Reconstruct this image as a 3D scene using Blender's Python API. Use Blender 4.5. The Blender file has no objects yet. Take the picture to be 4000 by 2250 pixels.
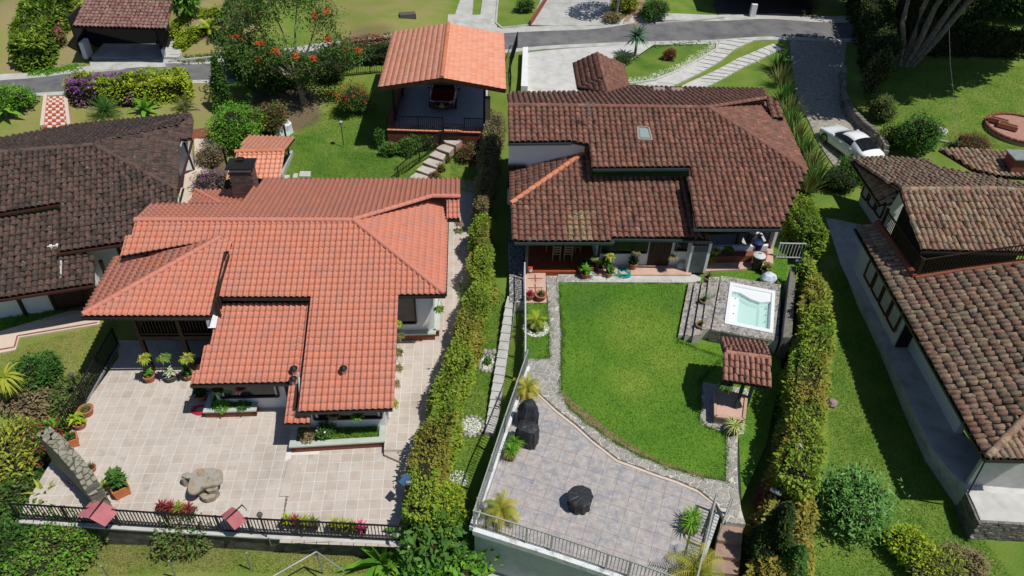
import bpy, bmesh, math, random
import numpy as np
from mathutils import Vector, Matrix
random.seed(7); RG = np.random.default_rng(11)
SC = bpy.context.scene; COL = SC.collection
R = math.radians
# ------------------------------------------------------------------ camera, world, sun
CH = 24.92; FPX = 2944.6; PIT = R(39.352); ROL = R(2.004)
FW = np.array([0, math.cos(PIT), -math.sin(PIT)]); RT0 = np.array([1., 0, 0]); UP0 = np.cross(RT0, FW)
CA = math.cos(ROL)*RT0 + math.sin(ROL)*UP0; CB = -math.sin(ROL)*RT0 + math.cos(ROL)*UP0
cam = bpy.data.cameras.new('camera'); camo = bpy.data.objects.new('camera', cam); COL.objects.link(camo)
cam.sensor_width = 36; cam.lens = FPX/4000*36; cam.clip_end = 2000
M = Matrix.Identity(4)
for i in range(3):
    M[i][0] = CA[i]; M[i][1] = CB[i]; M[i][2] = -FW[i]
M[2][3] = CH; camo.matrix_world = M; SC.camera = camo
SUN_EL, SUN_AZ = 63.0, -25.0
w = bpy.data.worlds.new('World'); SC.world = w; w.use_nodes = True
nt = w.node_tree; bg = nt.nodes['Background']; sky = nt.nodes.new('ShaderNodeTexSky'); sky.sky_type = 'NISHITA'
sky.sun_disc = False; sky.sun_elevation = R(SUN_EL); sky.sun_rotation = R(90-SUN_AZ); sky.altitude = 1500
nt.links.new(sky.outputs[0], bg.inputs[0]); bg.inputs[1].default_value = 0.072
sl = bpy.data.lights.new('sun', 'SUN'); so = bpy.data.objects.new('sun', sl); COL.objects.link(so)
sl.energy = 4.15; sl.angle = R(0.55); sl.color = (1, .955, .885)
sd = Vector((math.cos(R(SUN_EL))*math.cos(R(SUN_AZ)), math.cos(R(SUN_EL))*math.sin(R(SUN_AZ)), math.sin(R(SUN_EL))))
so.rotation_euler = sd.to_track_quat('Z', 'Y').to_euler(); so.location = (20, -10, 40)
SC.view_settings.view_transform = 'Standard'; SC.view_settings.look = 'None'
SC.view_settings.exposure = 0.0; SC.view_settings.gamma = 1; SC.view_settings.use_curve_mapping = False
SC.render.engine = 'CYCLES'
try:
    SC.cycles.max_bounces = 6; SC.cycles.transparent_max_bounces = 6
except Exception: pass
# ------------------------------------------------------------------ measuring helpers (survey of the place from the photograph)
def ray(x, y): return FW + CA*(x-2000)/FPX - CB*(y-1125)/FPX
def P(x, y, z):
    d = ray(x, y); t = (z-CH)/d[2]; q = d*t; return Vector((q[0], q[1], z))
def rp(x, y, q, n):
    d = ray(x, y); o = np.array([0, 0, CH]); t = ((np.array(q)-o)@np.array(n))/(d@np.array(n)); v = o+d*t; return Vector(v)
def pix(v):
    q = np.array([v[0], v[1], v[2]-CH]); z = q@FW; return 2000+FPX*(q@CA)/z, 1125-FPX*(q@CB)/z
def slope(yaw, al):
    a = R(al); y = R(yaw); return np.array([-math.sin(a)*math.cos(y), -math.sin(a)*math.sin(y), math.cos(a)])
# ------------------------------------------------------------------ terrain
GC = [(0,1200,0),(200,1400,-.2),(400,1150,0),(20,1500,-.6),(150,1650,-.9),(60,1900,-1.3),(300,2170,-1.2),(800,2160,-1.0),(1300,2170,-1.1),
 (1650,2180,-1.3),(2000,2245,-1.5),(2500,2400,-1.6),(1850,1900,-.5),(1870,1600,0),(1900,1300,.4),(1950,1000,.8),(3000,1700,.9),(3050,2100,.3),(3400,2200,-.3),
 (3400,1700,.1),(3300,1300,.4),(3250,1000,.8),(3900,2150,-.3),(1300,650,.3),(1200,500,.6),(1500,600,.6),(1300,400,1.0),(1100,350,1.3),
 (1800,650,.5),(1500,200,1.9),(100,330,1.3),(800,270,1.5),(1400,190,1.9),(2200,160,2.2),(3000,110,2.5),(1500,60,3.1),(700,200,2.0),(200,120,2.6),
 (100,10,4.2),(700,20,4.2),(2500,0,3.1),(3500,0,3.3),(400,420,.9),(800,420,.8),(100,500,.7),(3300,450,1.7),(3250,330,2.2),(3700,400,2.2),
 (3800,550,1.9),(3350,600,1.1),(2100,300,2.1),(2600,250,2.2),(2900,330,1.9),(2500,900,1.1),(2400,1400,1.0),(1000,900,.2),(1000,1300,-.1),(3900,900,.7),(2400,500,1.5)]
GW = np.array([list(P(a, b, c)) for a, b, c in GC])
GW = np.vstack([GW, [[-60,110,9],[0,120,9],[60,110,7],[60,30,0],[-60,20,-2],[0,-10,-6],[-40,0,-4],[40,0,-3]]])
def g0(x, y):
    x = np.asarray(x, float); y = np.asarray(y, float)
    d2 = (x[..., None]-GW[:, 0])**2 + (y[..., None]-GW[:, 1])**2
    w_ = 1/(d2+1.0)**1.6
    return (w_*GW[:, 2]).sum(-1)/w_.sum(-1)
def G(x, y, dz=0):
    z = 0.5
    for _ in range(40):
        q = P(x, y, z); z = .5*z + .5*(float(g0(q.x, q.y))+dz)
    return P(x, y, z)
def GP(l, dz=0): return [G(a, b, dz) for a, b in l]
def PP(l, z): return [P(a, b, z) for a, b in l]
def inpoly(x, y, poly):
    x = np.asarray(x, float); y = np.asarray(y, float); ins = np.zeros(x.shape, bool); n = len(poly)
    for i in range(n):
        x0, y0 = poly[i][0], poly[i][1]; x1, y1 = poly[(i+1) % n][0], poly[(i+1) % n][1]
        if y0 == y1: continue
        c = ((y0 > y) != (y1 > y)) & (x < (x1-x0)*(y-y0)/(y1-y0)+x0); ins ^= c
    return ins
# ------------------------------------------------------------------ materials
MATS = {}
def ramp_node(nt, cols, pos=None, interp='LINEAR'):
    cols = list(cols) or [(.5,.5,.5)]
    if len(cols) == 1: cols = cols*2; pos = None
    r = nt.nodes.new('ShaderNodeValToRGB'); cr = r.color_ramp; cr.interpolation = interp
    n = len(cols); pos = pos or [i/(n-1) if n > 1 else 0 for i in range(n)]
    while len(cr.elements) < n: cr.elements.new(.5)
    for e, c, p in zip(cr.elements, cols, pos): e.position = p; e.color = (*c, 1)
    return r
def mat(name, cols, rough=.85, scale=None, noise=0.0, rnd=False, bump=0, bscale=60, spec=.3, metal=0, interp='LINEAR', detail=6, stain=None, stscale=1.5, stamt=.5, trans=0, pos=None, coord='Position', coat=0):
    if name in MATS: return MATS[name]
    m = bpy.data.materials.new(name); m.use_nodes = True; nt = m.node_tree; N = nt.nodes; L = nt.links
    b = N['Principled BSDF']; b.inputs['Roughness'].default_value = rough; b.inputs['Metallic'].default_value = metal
    b.inputs['Specular IOR Level'].default_value = spec
    if coat: b.inputs['Coat Weight'].default_value = coat
    geo = N.new('ShaderNodeNewGeometry'); P_ = geo.outputs['Position']
    if coord == 'Object':
        tc = N.new('ShaderNodeTexCoord'); P_ = tc.outputs['Object']
    r = ramp_node(nt, cols, pos, interp); fac = None
    if rnd:
        oi = N.new('ShaderNodeObjectInfo'); at = N.new('ShaderNodeAttribute'); at.attribute_name = 'rnd'
        ad = N.new('ShaderNodeMath'); ad.operation = 'ADD'; L.new(oi.outputs['Random'], ad.inputs[0]); L.new(at.outputs['Fac'], ad.inputs[1])
        fr = N.new('ShaderNodeMath'); fr.operation = 'FRACT'; L.new(ad.outputs[0], fr.inputs[0]); fac = fr.outputs[0]
    if scale:
        n = N.new('ShaderNodeTexNoise'); n.inputs['Scale'].default_value = scale; n.inputs['Detail'].default_value = detail; n.inputs['Roughness'].default_value = .6
        L.new(P_, n.inputs['Vector'])
        mr = N.new('ShaderNodeMapRange'); mr.inputs[1].default_value = .3; mr.inputs[2].default_value = .7; L.new(n.outputs[0], mr.inputs[0])
        if fac is None: fac = mr.outputs[0]
        else:
            mx = N.new('ShaderNodeMix'); mx.inputs[0].default_value = noise; L.new(fac, mx.inputs[2]); L.new(mr.outputs[0], mx.inputs[3]); fac = mx.outputs[0]
    if fac is not None: L.new(fac, r.inputs[0])
    col = r.outputs[0]
    if stain:
        n2 = N.new('ShaderNodeTexNoise'); n2.inputs['Scale'].default_value = stscale; n2.inputs['Detail'].default_value = 8; n2.inputs['Roughness'].default_value = .7
        L.new(P_, n2.inputs['Vector'])
        m2 = N.new('ShaderNodeMapRange'); m2.inputs[1].default_value = .48; m2.inputs[2].default_value = .66; m2.inputs[4].default_value = stamt
        L.new(n2.outputs[0], m2.inputs[0])
        mc = N.new('ShaderNodeMix'); mc.data_type = 'RGBA'; L.new(m2.outputs[0], mc.inputs[0]); L.new(col, mc.inputs[6]); mc.inputs[7].default_value = (*stain, 1); col = mc.outputs[2]
    L.new(col, b.inputs['Base Color'])
    if bump:
        n3 = N.new('ShaderNodeTexNoise'); n3.inputs['Scale'].default_value = bscale; n3.inputs['Detail'].default_value = 4; L.new(P_, n3.inputs['Vector'])
        bp = N.new('ShaderNodeBump'); bp.inputs['Strength'].default_value = bump; bp.inputs['Distance'].default_value = .02; L.new(n3.outputs[0], bp.inputs['Height']); L.new(bp.outputs[0], b.inputs['Normal'])
    if trans:
        tb = N.new('ShaderNodeBsdfTranslucent'); L.new(col, tb.inputs[0]); ms = N.new('ShaderNodeMixShader'); ms.inputs[0].default_value = trans
        L.new(b.outputs[0], ms.inputs[1]); L.new(tb.outputs[0], ms.inputs[2]); L.new(ms.outputs[0], N['Material Output'].inputs[0])
    MATS[name] = m; return m
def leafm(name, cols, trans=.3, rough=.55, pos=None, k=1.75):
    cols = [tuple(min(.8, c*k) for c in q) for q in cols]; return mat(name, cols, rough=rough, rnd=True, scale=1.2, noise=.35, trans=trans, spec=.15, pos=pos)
# ------------------------------------------------------------------ mesh builder
class MB:
    def __init__(s): s.v = []; s.f = []; s.r = []; s.mi = []
    def face(s, pts, r=0, m=0):
        i = len(s.v); s.v += [tuple(p) for p in pts]; s.f.append(tuple(range(i, i+len(pts)))); s.r.append(r); s.mi.append(m)
    def prism(s, poly, z0, z1, r=0, m=0, bottom=False):
        n = len(poly); zt = lambda p: z1 if z1 is not None else p[2]
        a = sum(poly[i][0]*poly[(i+1) % n][1]-poly[(i+1) % n][0]*poly[i][1] for i in range(n))
        if a < 0: poly = poly[::-1]
        i0 = len(s.v)
        s.v += [(p[0], p[1], zt(p)) for p in poly]; s.v += [(p[0], p[1], z0 if z1 is not None else p[2]-z0) for p in poly]
        s.f.append(tuple(range(i0, i0+n))); s.r.append(r); s.mi.append(m)
        for k in range(n):
            s.f.append((i0+k, i0+n+k, i0+n+(k+1) % n, i0+(k+1) % n)); s.r.append(r); s.mi.append(m)
        if bottom: s.f.append(tuple(i0+n+k for k in range(n-1, -1, -1))); s.r.append(r); s.mi.append(m)
    def box(s, c, d, yaw=0, r=0, m=0, mat4=None):
        cx, cy, cz = c; a, b, h = d[0]/2, d[1]/2, d[2]/2; co, si = math.cos(yaw), math.sin(yaw); i = len(s.v)
        for z in (-h, h):
            for x, y in ((-a, -b), (a, -b), (a, b), (-a, b)):
                v = Vector((cx+x*co-y*si, cy+x*si+y*co, cz+z)); s.v.append(tuple(mat4@v) if mat4 else tuple(v))
        for f in ((3,2,1,0),(4,5,6,7),(0,1,5,4),(1,2,6,5),(2,3,7,6),(3,0,4,7)):
            s.f.append(tuple(i+k for k in f)); s.r.append(r); s.mi.append(m)
    def bar(s, a, b, w_, h_=None, r=0, m=0):
        a = Vector(a); b = Vector(b); h_ = h_ or w_; d = (b-a); L_ = d.length
        if L_ < 1e-5: return
        d.normalize(); u = d.cross(Vector((0, 0, 1)))
        if u.length < 1e-3: u = Vector((1, 0, 0))
        u.normalize(); v = u.cross(d).normalized(); i = len(s.v)
        for p in (a, b):
            for x, y in ((-1, -1), (1, -1), (1, 1), (-1, 1)): s.v.append(tuple(p+u*x*w_/2+v*y*h_/2))
        for f in ((0,1,2,3),(7,6,5,4),(0,4,5,1),(1,5,6,2),(2,6,7,3),(3,7,4,0)):
            s.f.append(tuple(i+k for k in f)); s.r.append(r); s.mi.append(m)
    def tube(s, pts, rad, seg=8, r=0, m=0, cap=True):
        pts = [Vector(p) for p in pts]; n = len(pts); rad = rad if isinstance(rad, (list, tuple)) else [rad]*n; i0 = len(s.v)
        for k, p in enumerate(pts):
            d = (pts[min(k+1, n-1)]-pts[max(k-1, 0)]).normalized(); u = d.cross(Vector((0.03, .02, 1)))
            if u.length < 1e-2: u = d.cross(Vector((1, 0, 0)))
            u.normalize(); v = d.cross(u)
            for j in range(seg):
                a = 2*math.pi*j/seg; s.v.append(tuple(p+(u*math.cos(a)+v*math.sin(a))*rad[k]))
        for k in range(n-1):
            for j in range(seg):
                a = i0+k*seg+j; b = i0+k*seg+(j+1) % seg; s.f.append((a, b, b+seg, a+seg)); s.r.append(r); s.mi.append(m)
        if cap:
            s.f.append(tuple(i0+j for j in range(seg-1, -1, -1))); s.r.append(r); s.mi.append(m)
            s.f.append(tuple(i0+(n-1)*seg+j for j in range(seg))); s.r.append(r); s.mi.append(m)
    def lathe(s, prof, seg=16, c=(0, 0, 0), r=0, m=0, wob=0):
        i0 = len(s.v)
        for k, (rr, z) in enumerate(prof):
            for j in range(seg):
                a = 2*math.pi*j/seg; q = rr*(1+wob*math.sin(3*a+k)+wob*.6*math.sin(7*a)); s.v.append((c[0]+q*math.cos(a), c[1]+q*math.sin(a), c[2]+z))
        for k in range(len(prof)-1):
            for j in range(seg):
                a = i0+k*seg+j; b = i0+k*seg+(j+1) % seg; s.f.append((a, b, b+seg, a+seg)); s.r.append(r); s.mi.append(m)
        s.f.append(tuple(i0+(len(prof)-1)*seg+j for j in range(seg))); s.r.append(r); s.mi.append(m)
def mesh_of(name, mb, mats, origin=(0, 0, 0), smooth=False):
    me = bpy.data.meshes.new(name); o = Vector(origin)
    v = np.array(mb.v, float)-np.array(o) if len(mb.v) else np.zeros((0, 3))
    me.from_pydata([tuple(p) for p in v], [], mb.f); mats = mats if isinstance(mats, (list, tuple)) else [mats]
    for q in mats: me.materials.append(q)
    if any(mb.mi): me.polygons.foreach_set('material_index', mb.mi)
    if any(mb.r):
        at = me.attributes.new('rnd', 'FLOAT', 'FACE'); at.data.foreach_set('value', np.array(mb.r, np.float32))
    if smooth: me.polygons.foreach_set('use_smooth', [True]*len(me.polygons))
    me.update(); return me
WO = {}
def wo(o): return WO.get(o.name, Vector((0, 0, 0)))
def put(name, me, parent=None, kind=None):
    o = bpy.data.objects.new(name, me); COL.objects.link(o)
    if parent is not None: o.parent = parent; WO[o.name] = wo(parent)
    if kind: o['kind'] = kind
    return o
def part(name, mb, mats, parent, smooth=False, kind=None, label=None):
    o = put(name, mesh_of(name, mb, mats, wo(parent), smooth), parent, kind)
    if label: o['label'] = label
    return o
def thing(name, label, cat, loc=(0, 0, 0), group=None, rz=0):
    o = bpy.data.objects.new(name, None); COL.objects.link(o); o.location = loc; o.rotation_euler = (0, 0, rz); o.empty_display_size = .2
    o['label'] = label; o['category'] = cat
    if group: o['group'] = group
    WO[o.name] = Vector(loc); return o
def local_thing(name, label, cat, loc=(0, 0, 0), group=None, rz=0):
    o = thing(name, label, cat, loc, group, rz); WO[o.name] = Vector((0, 0, 0)); return o
def solo(name, mb, mats, label, cat, group=None, smooth=False, origin=None):
    org = Vector(origin) if origin is not None else Vector(np.array(mb.v).min(0)+np.array(mb.v).max(0))/2
    if origin is None: org.z = float(np.array(mb.v)[:, 2].min())
    o = put(name, mesh_of(name, mb, mats, org, smooth)); o.location = org; o['label'] = label; o['category'] = cat; WO[o.name] = org
    if group: o['group'] = group
    return o
def setting(name, mb, mats, smooth=False, kind='structure'):
    return put(name, mesh_of(name, mb, mats, smooth=smooth), None, kind)
def dup(root, loc, rz=0, label=None, group=None, scale=1):
    def cp(o, par):
        c = o.copy(); COL.objects.link(c); c.parent = par
        for ch in list(o.children): cp(ch, c)
        return c
    r = cp(root, None); r.location = loc; r.rotation_euler = (0, 0, rz); r.scale = (scale,)*3
    if label: r['label'] = label
    if group: r['group'] = group
    return r
# raw numpy mesh of many faces
def np_mesh(name, V, F, rnd, mats, smooth=False):
    me = bpy.data.meshes.new(name); nv = len(V); nf, k = F.shape
    me.vertices.add(nv); me.vertices.foreach_set('co', V.astype(np.float32).ravel())
    me.loops.add(nf*k); me.loops.foreach_set('vertex_index', F.astype(np.int32).ravel())
    me.polygons.add(nf); me.polygons.foreach_set('loop_start', np.arange(0, nf*k, k, dtype=np.int32))
    try: me.polygons.foreach_set('loop_total', np.full(nf, k, np.int32))
    except Exception: pass
    for q in (mats if isinstance(mats, (list, tuple)) else [mats]): me.materials.append(q)
    at = me.attributes.new('rnd', 'FLOAT', 'FACE'); at.data.foreach_set('value', rnd.astype(np.float32))
    me.update(calc_edges=True); return me
def leaf_np(pts, size, nrm=None, asp=.5, droop=.5, rnd=None, jit=1.0):
    """kite-shaped leaves at pts (N,3)"""
    n = len(pts); a = RG.uniform(0, 2*np.pi, n); el = RG.normal(0.1, .5, n)*jit
    d = np.c_[np.cos(a)*np.cos(el), np.sin(a)*np.cos(el), np.sin(el)]
    if nrm is not None: d = d*.7+nrm*.6; d /= np.linalg.norm(d, axis=1)[:, None]
    r_ = RG.normal(0, 1, (n, 3)); r_[:, 2] = r_[:, 2]*.4
    s_ = np.cross(d, np.array([0, 0, 1.])+r_*.35); s_ /= np.linalg.norm(s_, axis=1)[:, None]+1e-9
    L_ = size*RG.uniform(.6, 1.3, n)[:, None]
    V = np.empty((n, 4, 3)); V[:, 0] = pts; V[:, 1] = pts+d*L_*.5+s_*L_*asp*.5; V[:, 2] = pts+d*L_-np.array([0, 0, 1])*L_*droop*.2; V[:, 3] = pts+d*L_*.5-s_*L_*asp*.5
    F = np.arange(4*n).reshape(n, 4); rn = RG.uniform(0, 1, n) if rnd is None else rnd
    return V.reshape(-1, 3), F, rn
def np_put(name, V, F, rn, m, parent=None, origin=None, kind=None):
    org = np.array(origin if origin is not None else (wo(parent) if parent else (0, 0, 0)))
    o = put(name, np_mesh(name, V-org, F, rn, m), parent, kind); return o
def add_patch(m, pats, col, amt=.75):
    nt = m.node_tree; N = nt.nodes; L = nt.links; b = N['Principled BSDF']; src = b.inputs['Base Color'].links[0].from_socket
    geo = N.new('ShaderNodeNewGeometry'); nz = N.new('ShaderNodeTexNoise'); nz.inputs['Scale'].default_value = .9; nz.inputs['Detail'].default_value = 4; L.new(geo.outputs['Position'], nz.inputs['Vector']); tot = None
    for x, y, z, r_ in pats:
        v = N.new('ShaderNodeVectorMath'); v.operation = 'DISTANCE'; L.new(geo.outputs['Position'], v.inputs[0]); v.inputs[1].default_value = (x, y, z)
        mr = N.new('ShaderNodeMapRange'); mr.inputs[1].default_value = 0; mr.inputs[2].default_value = r_; mr.inputs[3].default_value = 1; mr.inputs[4].default_value = 0; mr.interpolation_type = 'SMOOTHSTEP'; L.new(v.outputs['Value'], mr.inputs[0])
        if tot is None: tot = mr.outputs[0]
        else: a = N.new('ShaderNodeMath'); a.operation = 'MAXIMUM'; L.new(tot, a.inputs[0]); L.new(mr.outputs[0], a.inputs[1]); tot = a.outputs[0]
    q = N.new('ShaderNodeMath'); q.operation = 'MULTIPLY'; L.new(tot, q.inputs[0]); L.new(nz.outputs[0], q.inputs[1]); q2 = N.new('ShaderNodeMath'); q2.operation = 'MULTIPLY'; q2.use_clamp = True; L.new(q.outputs[0], q2.inputs[0]); q2.inputs[1].default_value = amt*2
    mx = N.new('ShaderNodeMix'); mx.data_type = 'RGBA'; L.new(q2.outputs[0], mx.inputs[0]); L.new(src, mx.inputs[6]); mx.inputs[7].default_value = (*col, 1)
    for l in list(src.links):
        if l.to_node != mx: L.new(mx.outputs[2], l.to_socket)
# ------------------------------------------------------------------ palette
M_dark = mat('dark_paint', [(.012, .012, .013)], rough=.45)
M_wood = mat('dark_wood', [(.02, .011, .007), (.05, .025, .015)], rough=.6, scale=6)
M_white = mat('white_plaster', [(.68, .70, .72), (.78, .78, .77)], rough=.9, scale=1.5, stain=(.45, .43, .38), stamt=.3)
M_void = mat('painted_interior_shade', [(.02, .018, .018)], rough=.9)  # near black: the shade of open interiors is put into the wall colour
M_brick = mat('brick_red', [(.17, .055, .035), (.26, .09, .055)], rough=.9, scale=9, bump=.3)
M_glass = mat('dark_glass', [(.012, .014, .018)], rough=.08, spec=.6)
M_curtain = mat('window_curtain', [(.42, .44, .44), (.6, .6, .58)], rough=.7, scale=14)
M_terra = mat('terracotta', [(.38, .13, .06), (.48, .19, .10)], rough=.85, scale=8, stain=(.30, .22, .16), stamt=.5, stscale=5)
M_soil = mat('soil', [(.03, .02, .012), (.08, .055, .035)], rough=1, scale=20)
M_conc = mat('concrete', [(.38, .38, .36), (.52, .52, .49)], rough=.9, scale=1.3, stain=(.26, .26, .24), stamt=.55, stscale=.8, bump=.1)
M_conc_w = mat('pale_concrete', [(.44, .44, .425), (.58, .575, .55)], rough=.9, scale=1.3, stain=(.35, .34, .31), stamt=.4)
M_grey = mat('grey_metal', [(.22, .24, .25), (.36, .38, .38)], rough=.5, scale=3, metal=.3)
M_gutter = mat('gutter_dark', [(.015, .018, .018)], rough=.35, spec=.5)
M_sill = mat('sage_sill', [(.40, .45, .40), (.48, .52, .47)], rough=.8, scale=3)
M_trunk = mat('bark', [(.10, .075, .05), (.22, .18, .13)], rough=.95, scale=5, bump=.5, bscale=25)
M_stonew = mat('white_pebble', [(.62, .60, .57), (.82, .81, .78)], rough=.8, rnd=True)
M_pstone = mat('path_stone', [(.20, .195, .18), (.30, .29, .27), (.38, .36, .32)], rough=.9, rnd=True, scale=5, noise=.5, stain=(.42, .41, .38), stamt=.4, stscale=4)
M_mortar = mat('mortar', [(.46, .43, .38), (.6, .57, .51)], rough=.95, scale=3)
M_steel = mat('galvanised', [(.5, .52, .54)], rough=.35, metal=.8)
L_hedge = leafm('leaf_hedge', [(.025, .055, .010), (.085, .15, .016), (.18, .24, .028), (.26, .27, .04)], pos=[0, .35, .75, 1])
L_hedge2 = leafm('leaf_hedge_dry', [(.04, .05, .014), (.14, .14, .025), (.24, .21, .04), (.26, .11, .04)], pos=[0, .4, .75, 1])
L_lime = leafm('leaf_lime', [(.07, .12, .01), (.20, .27, .02), (.36, .38, .03)])
L_bright = leafm('leaf_bright', [(.03, .09, .012), (.08, .20, .02), (.16, .30, .03)])
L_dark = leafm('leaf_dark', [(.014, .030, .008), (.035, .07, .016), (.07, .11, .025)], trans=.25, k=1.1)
L_mid = leafm('leaf_mid', [(.018, .05, .012), (.045, .11, .02), (.09, .17, .03)])
L_olive = leafm('leaf_olive', [(.04, .05, .015), (.09, .11, .03), (.16, .16, .06)])
L_dry = leafm('leaf_dry', [(.12, .09, .05), (.20, .16, .09), (.16, .15, .05)])
L_red = leafm('leaf_red', [(.12, .015, .02), (.22, .03, .04), (.10, .06, .03)])
L_yel = leafm('leaf_yellow', [(.14, .18, .02), (.27, .28, .035), (.07, .13, .02)])
L_flower = leafm('flower_orange', [(.62, .05, .015), (.75, .10, .03)])
L_purple = leafm('flower_purple', [(.16, .03, .22), (.26, .07, .34)])
L_pink = leafm('flower_pink', [(.45, .04, .12), (.55, .10, .2)])
L_blue = leafm('leaf_bluegreen', [(.02, .05, .03), (.05, .11, .06), (.10, .18, .10)])
# ------------------------------------------------------------------ roof tiles
def tile_mesh(name, style, w_, L_, m):
    mb = MB()
    if style == 'flat':
        pr = [(0, .010), (.10, .0), (.18, .006), (.30, .016), (.45, .020), (.6, .020), (.75, .016), (.9, .012), (1.0, .010)]; lift = .022
    elif style == 'roman':
        pr = [(0, .012), (.16, 0), (.34, .004), (.40, .03), (.50, .062), (.64, .078), (.80, .066), (.92, .03), (1.0, .012)]; lift = .032
    else:
        pr = [(0, .0), (.09, .008), (.12, .04), (.25, .082), (.5, .10), (.75, .082), (.88, .04), (.91, .008), (1, .0)]; lift = .05
    n = len(pr); tp = .9 if style == 'barrel' else 1
    lo = [(x*w_, 0, z+lift) for x, z in pr]; hi = [((.5+(x-.5)*tp)*w_ if style == 'barrel' else x*w_, L_, z) for x, z in pr]
    lip = [(x*w_, 0.0, z+lift-.024) for x, z in pr]
    mb.v = lo+hi+lip
    for i in range(n-1):
        mb.f.append((i, i+1, n+i+1, n+i)); mb.r.append(0); mb.mi.append(0)
        mb.f.append((2*n+i, 2*n+i+1, i+1, i)); mb.r.append(0); mb.mi.append(0)
    me = mesh_of(name, mb, m)
    me.polygons.foreach_set('use_smooth', [k % 2 == 0 for k in range(len(me.polygons))]); return me
SPOT = None
class Roof:
    """gathers the tiles of one house: the ones that show largest become parts, the rest one stuff part"""
    def __init__(s, house, style, w_, e, m, under, irr=0.0, maxparts=300, spots=()):
        s.spots = spots
        s.h = house; s.w = w_; s.e = e; s.m = m; s.under = under; s.T = []; s.irr = irr; s.maxp = maxparts; s.ri = RG
        s.me = tile_mesh('roof_tile', style, w_, e+.05, m); s.caps = []
    def face(s, plane, polypx, name='roof', skip=None, under=True):
        q, n = plane; n = np.array(n)/np.linalg.norm(n); n = n if n[2] > 0 else -n
        poly = [rp(a, b, q, n) for a, b in polypx]; return s.face_w(q, n, poly, name, skip, under)
    def face_w(s, q, n, poly, name='roof', skip=None, under=True):
        N_ = Vector(n); up = (Vector((0, 0, 1))-N_*N_.z).normalized(); ac = up.cross(N_).normalized()
        o = poly[0]; uv = np.array([[(p-o).dot(ac), (p-o).dot(up)] for p in poly])
        mb = MB(); lowv = [p-N_*.05 for p in poly]; i0 = 0; k = len(poly)
        a = sum(poly[i].x*poly[(i+1) % k].y-poly[(i+1) % k].x*poly[i].y for i in range(k))
        if a < 0: lowv = lowv[::-1]
        mb.face(lowv); b2 = [p-Vector((0, 0, .10)) for p in lowv]; mb.face(b2[::-1])
        for i in range(k): mb.face([lowv[i], b2[i], b2[(i+1) % k], lowv[(i+1) % k]])
        ro = part(name, mb, s.under, s.h) if under else None
        u0, u1 = uv[:, 0].min(), uv[:, 0].max(); nc = max(1, round((u1-u0)/s.w)); wc = (u1-u0)/nc
        vbase = uv[:, 1].min()
        for c in range(nc):
            uc = u0+(c+.5)*wc; xs = []
            for i in range(k):
                (ua, va), (ub, vb) = uv[i], uv[(i+1) % k]
                if (ua > uc) != (ub > uc): xs.append(va+(vb-va)*(uc-ua)/(ub-ua))
            xs.sort()
            for j in range(0, len(xs)-1, 2):
                v0, v1 = xs[j], xs[j+1]
                # courses aligned to the eave
                st = v0 if v0-vbase < s.e*1.2 else vbase+math.floor((v0-vbase)/s.e)*s.e
                v = st-.03
                if v < v0-.04: v = v
                while v < v1-.06:
                    a0 = max(v, v0-.03); L_ = min(s.e+.05, v1-a0)
                    if L_ > .07:
                        pos = o+ac*(u0+c*wc)+up*a0; T = Matrix.Identity(4)
                        ir = s.irr
                        dx, rz = (random.gauss(0, ir*.012), random.gauss(0, ir*.03)) if ir else (0, 0)
                        A_ = (ac*math.cos(rz)+up*math.sin(rz)); U_ = (up*math.cos(rz)-ac*math.sin(rz))
                        sx = wc/s.w; sy = L_/(s.e+.05)
                        zz = 1+random.uniform(-.12, .12)*ir
                        pos = pos+ac*dx+N_*(random.uniform(0, .012)*ir)
                        for r_ in range(3):
                            T[r_][0] = A_[r_]*sx; T[r_][1] = U_[r_]*sy; T[r_][2] = N_[r_]*zz; T[r_][3] = pos[r_]
                        if skip is None or not skip(pos+ac*wc/2+up*.2): s.T.append((T, ro))
                    v += s.e
        return ro
    def cap(s, a, b, r_=.11, m=None, parent=None, lift=.06, e=.42, name='ridge_tile'):
        a = Vector(a)+Vector((0, 0, lift)); b = Vector(b)+Vector((0, 0, lift)); d = b-a; L_ = d.length; n = max(1, round(L_/e))
        for i in range(n):
            mb = MB(); p = a+d*(i/n); q = a+d*((i+1.08)/n); u = d.normalized().cross(Vector((0, 0, 1))).normalized(); v = u.cross(d.normalized())
            rr = random.random(); k = 7; base = len(mb.v)
            for pt, rad in ((p, r_*1.12), (q, r_*.92)):
                for j in range(k):
                    t = math.pi*(j/(k-1)); mb.v.append(tuple(pt+u*math.cos(t)*rad+v*(math.sin(t)*rad-.03)))
            for j in range(k-1): mb.f.append((j, j+1, k+j+1, k+j)); mb.r.append(rr); mb.mi.append(0)
            mb.f.append(tuple(range(k-1, -1, -1))); mb.r.append(rr); mb.mi.append(0)
            mb.f.append(tuple(range(k, 2*k))); mb.r.append(rr); mb.mi.append(0)
            part(name, mb, m or s.m, parent or s.h)
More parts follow.
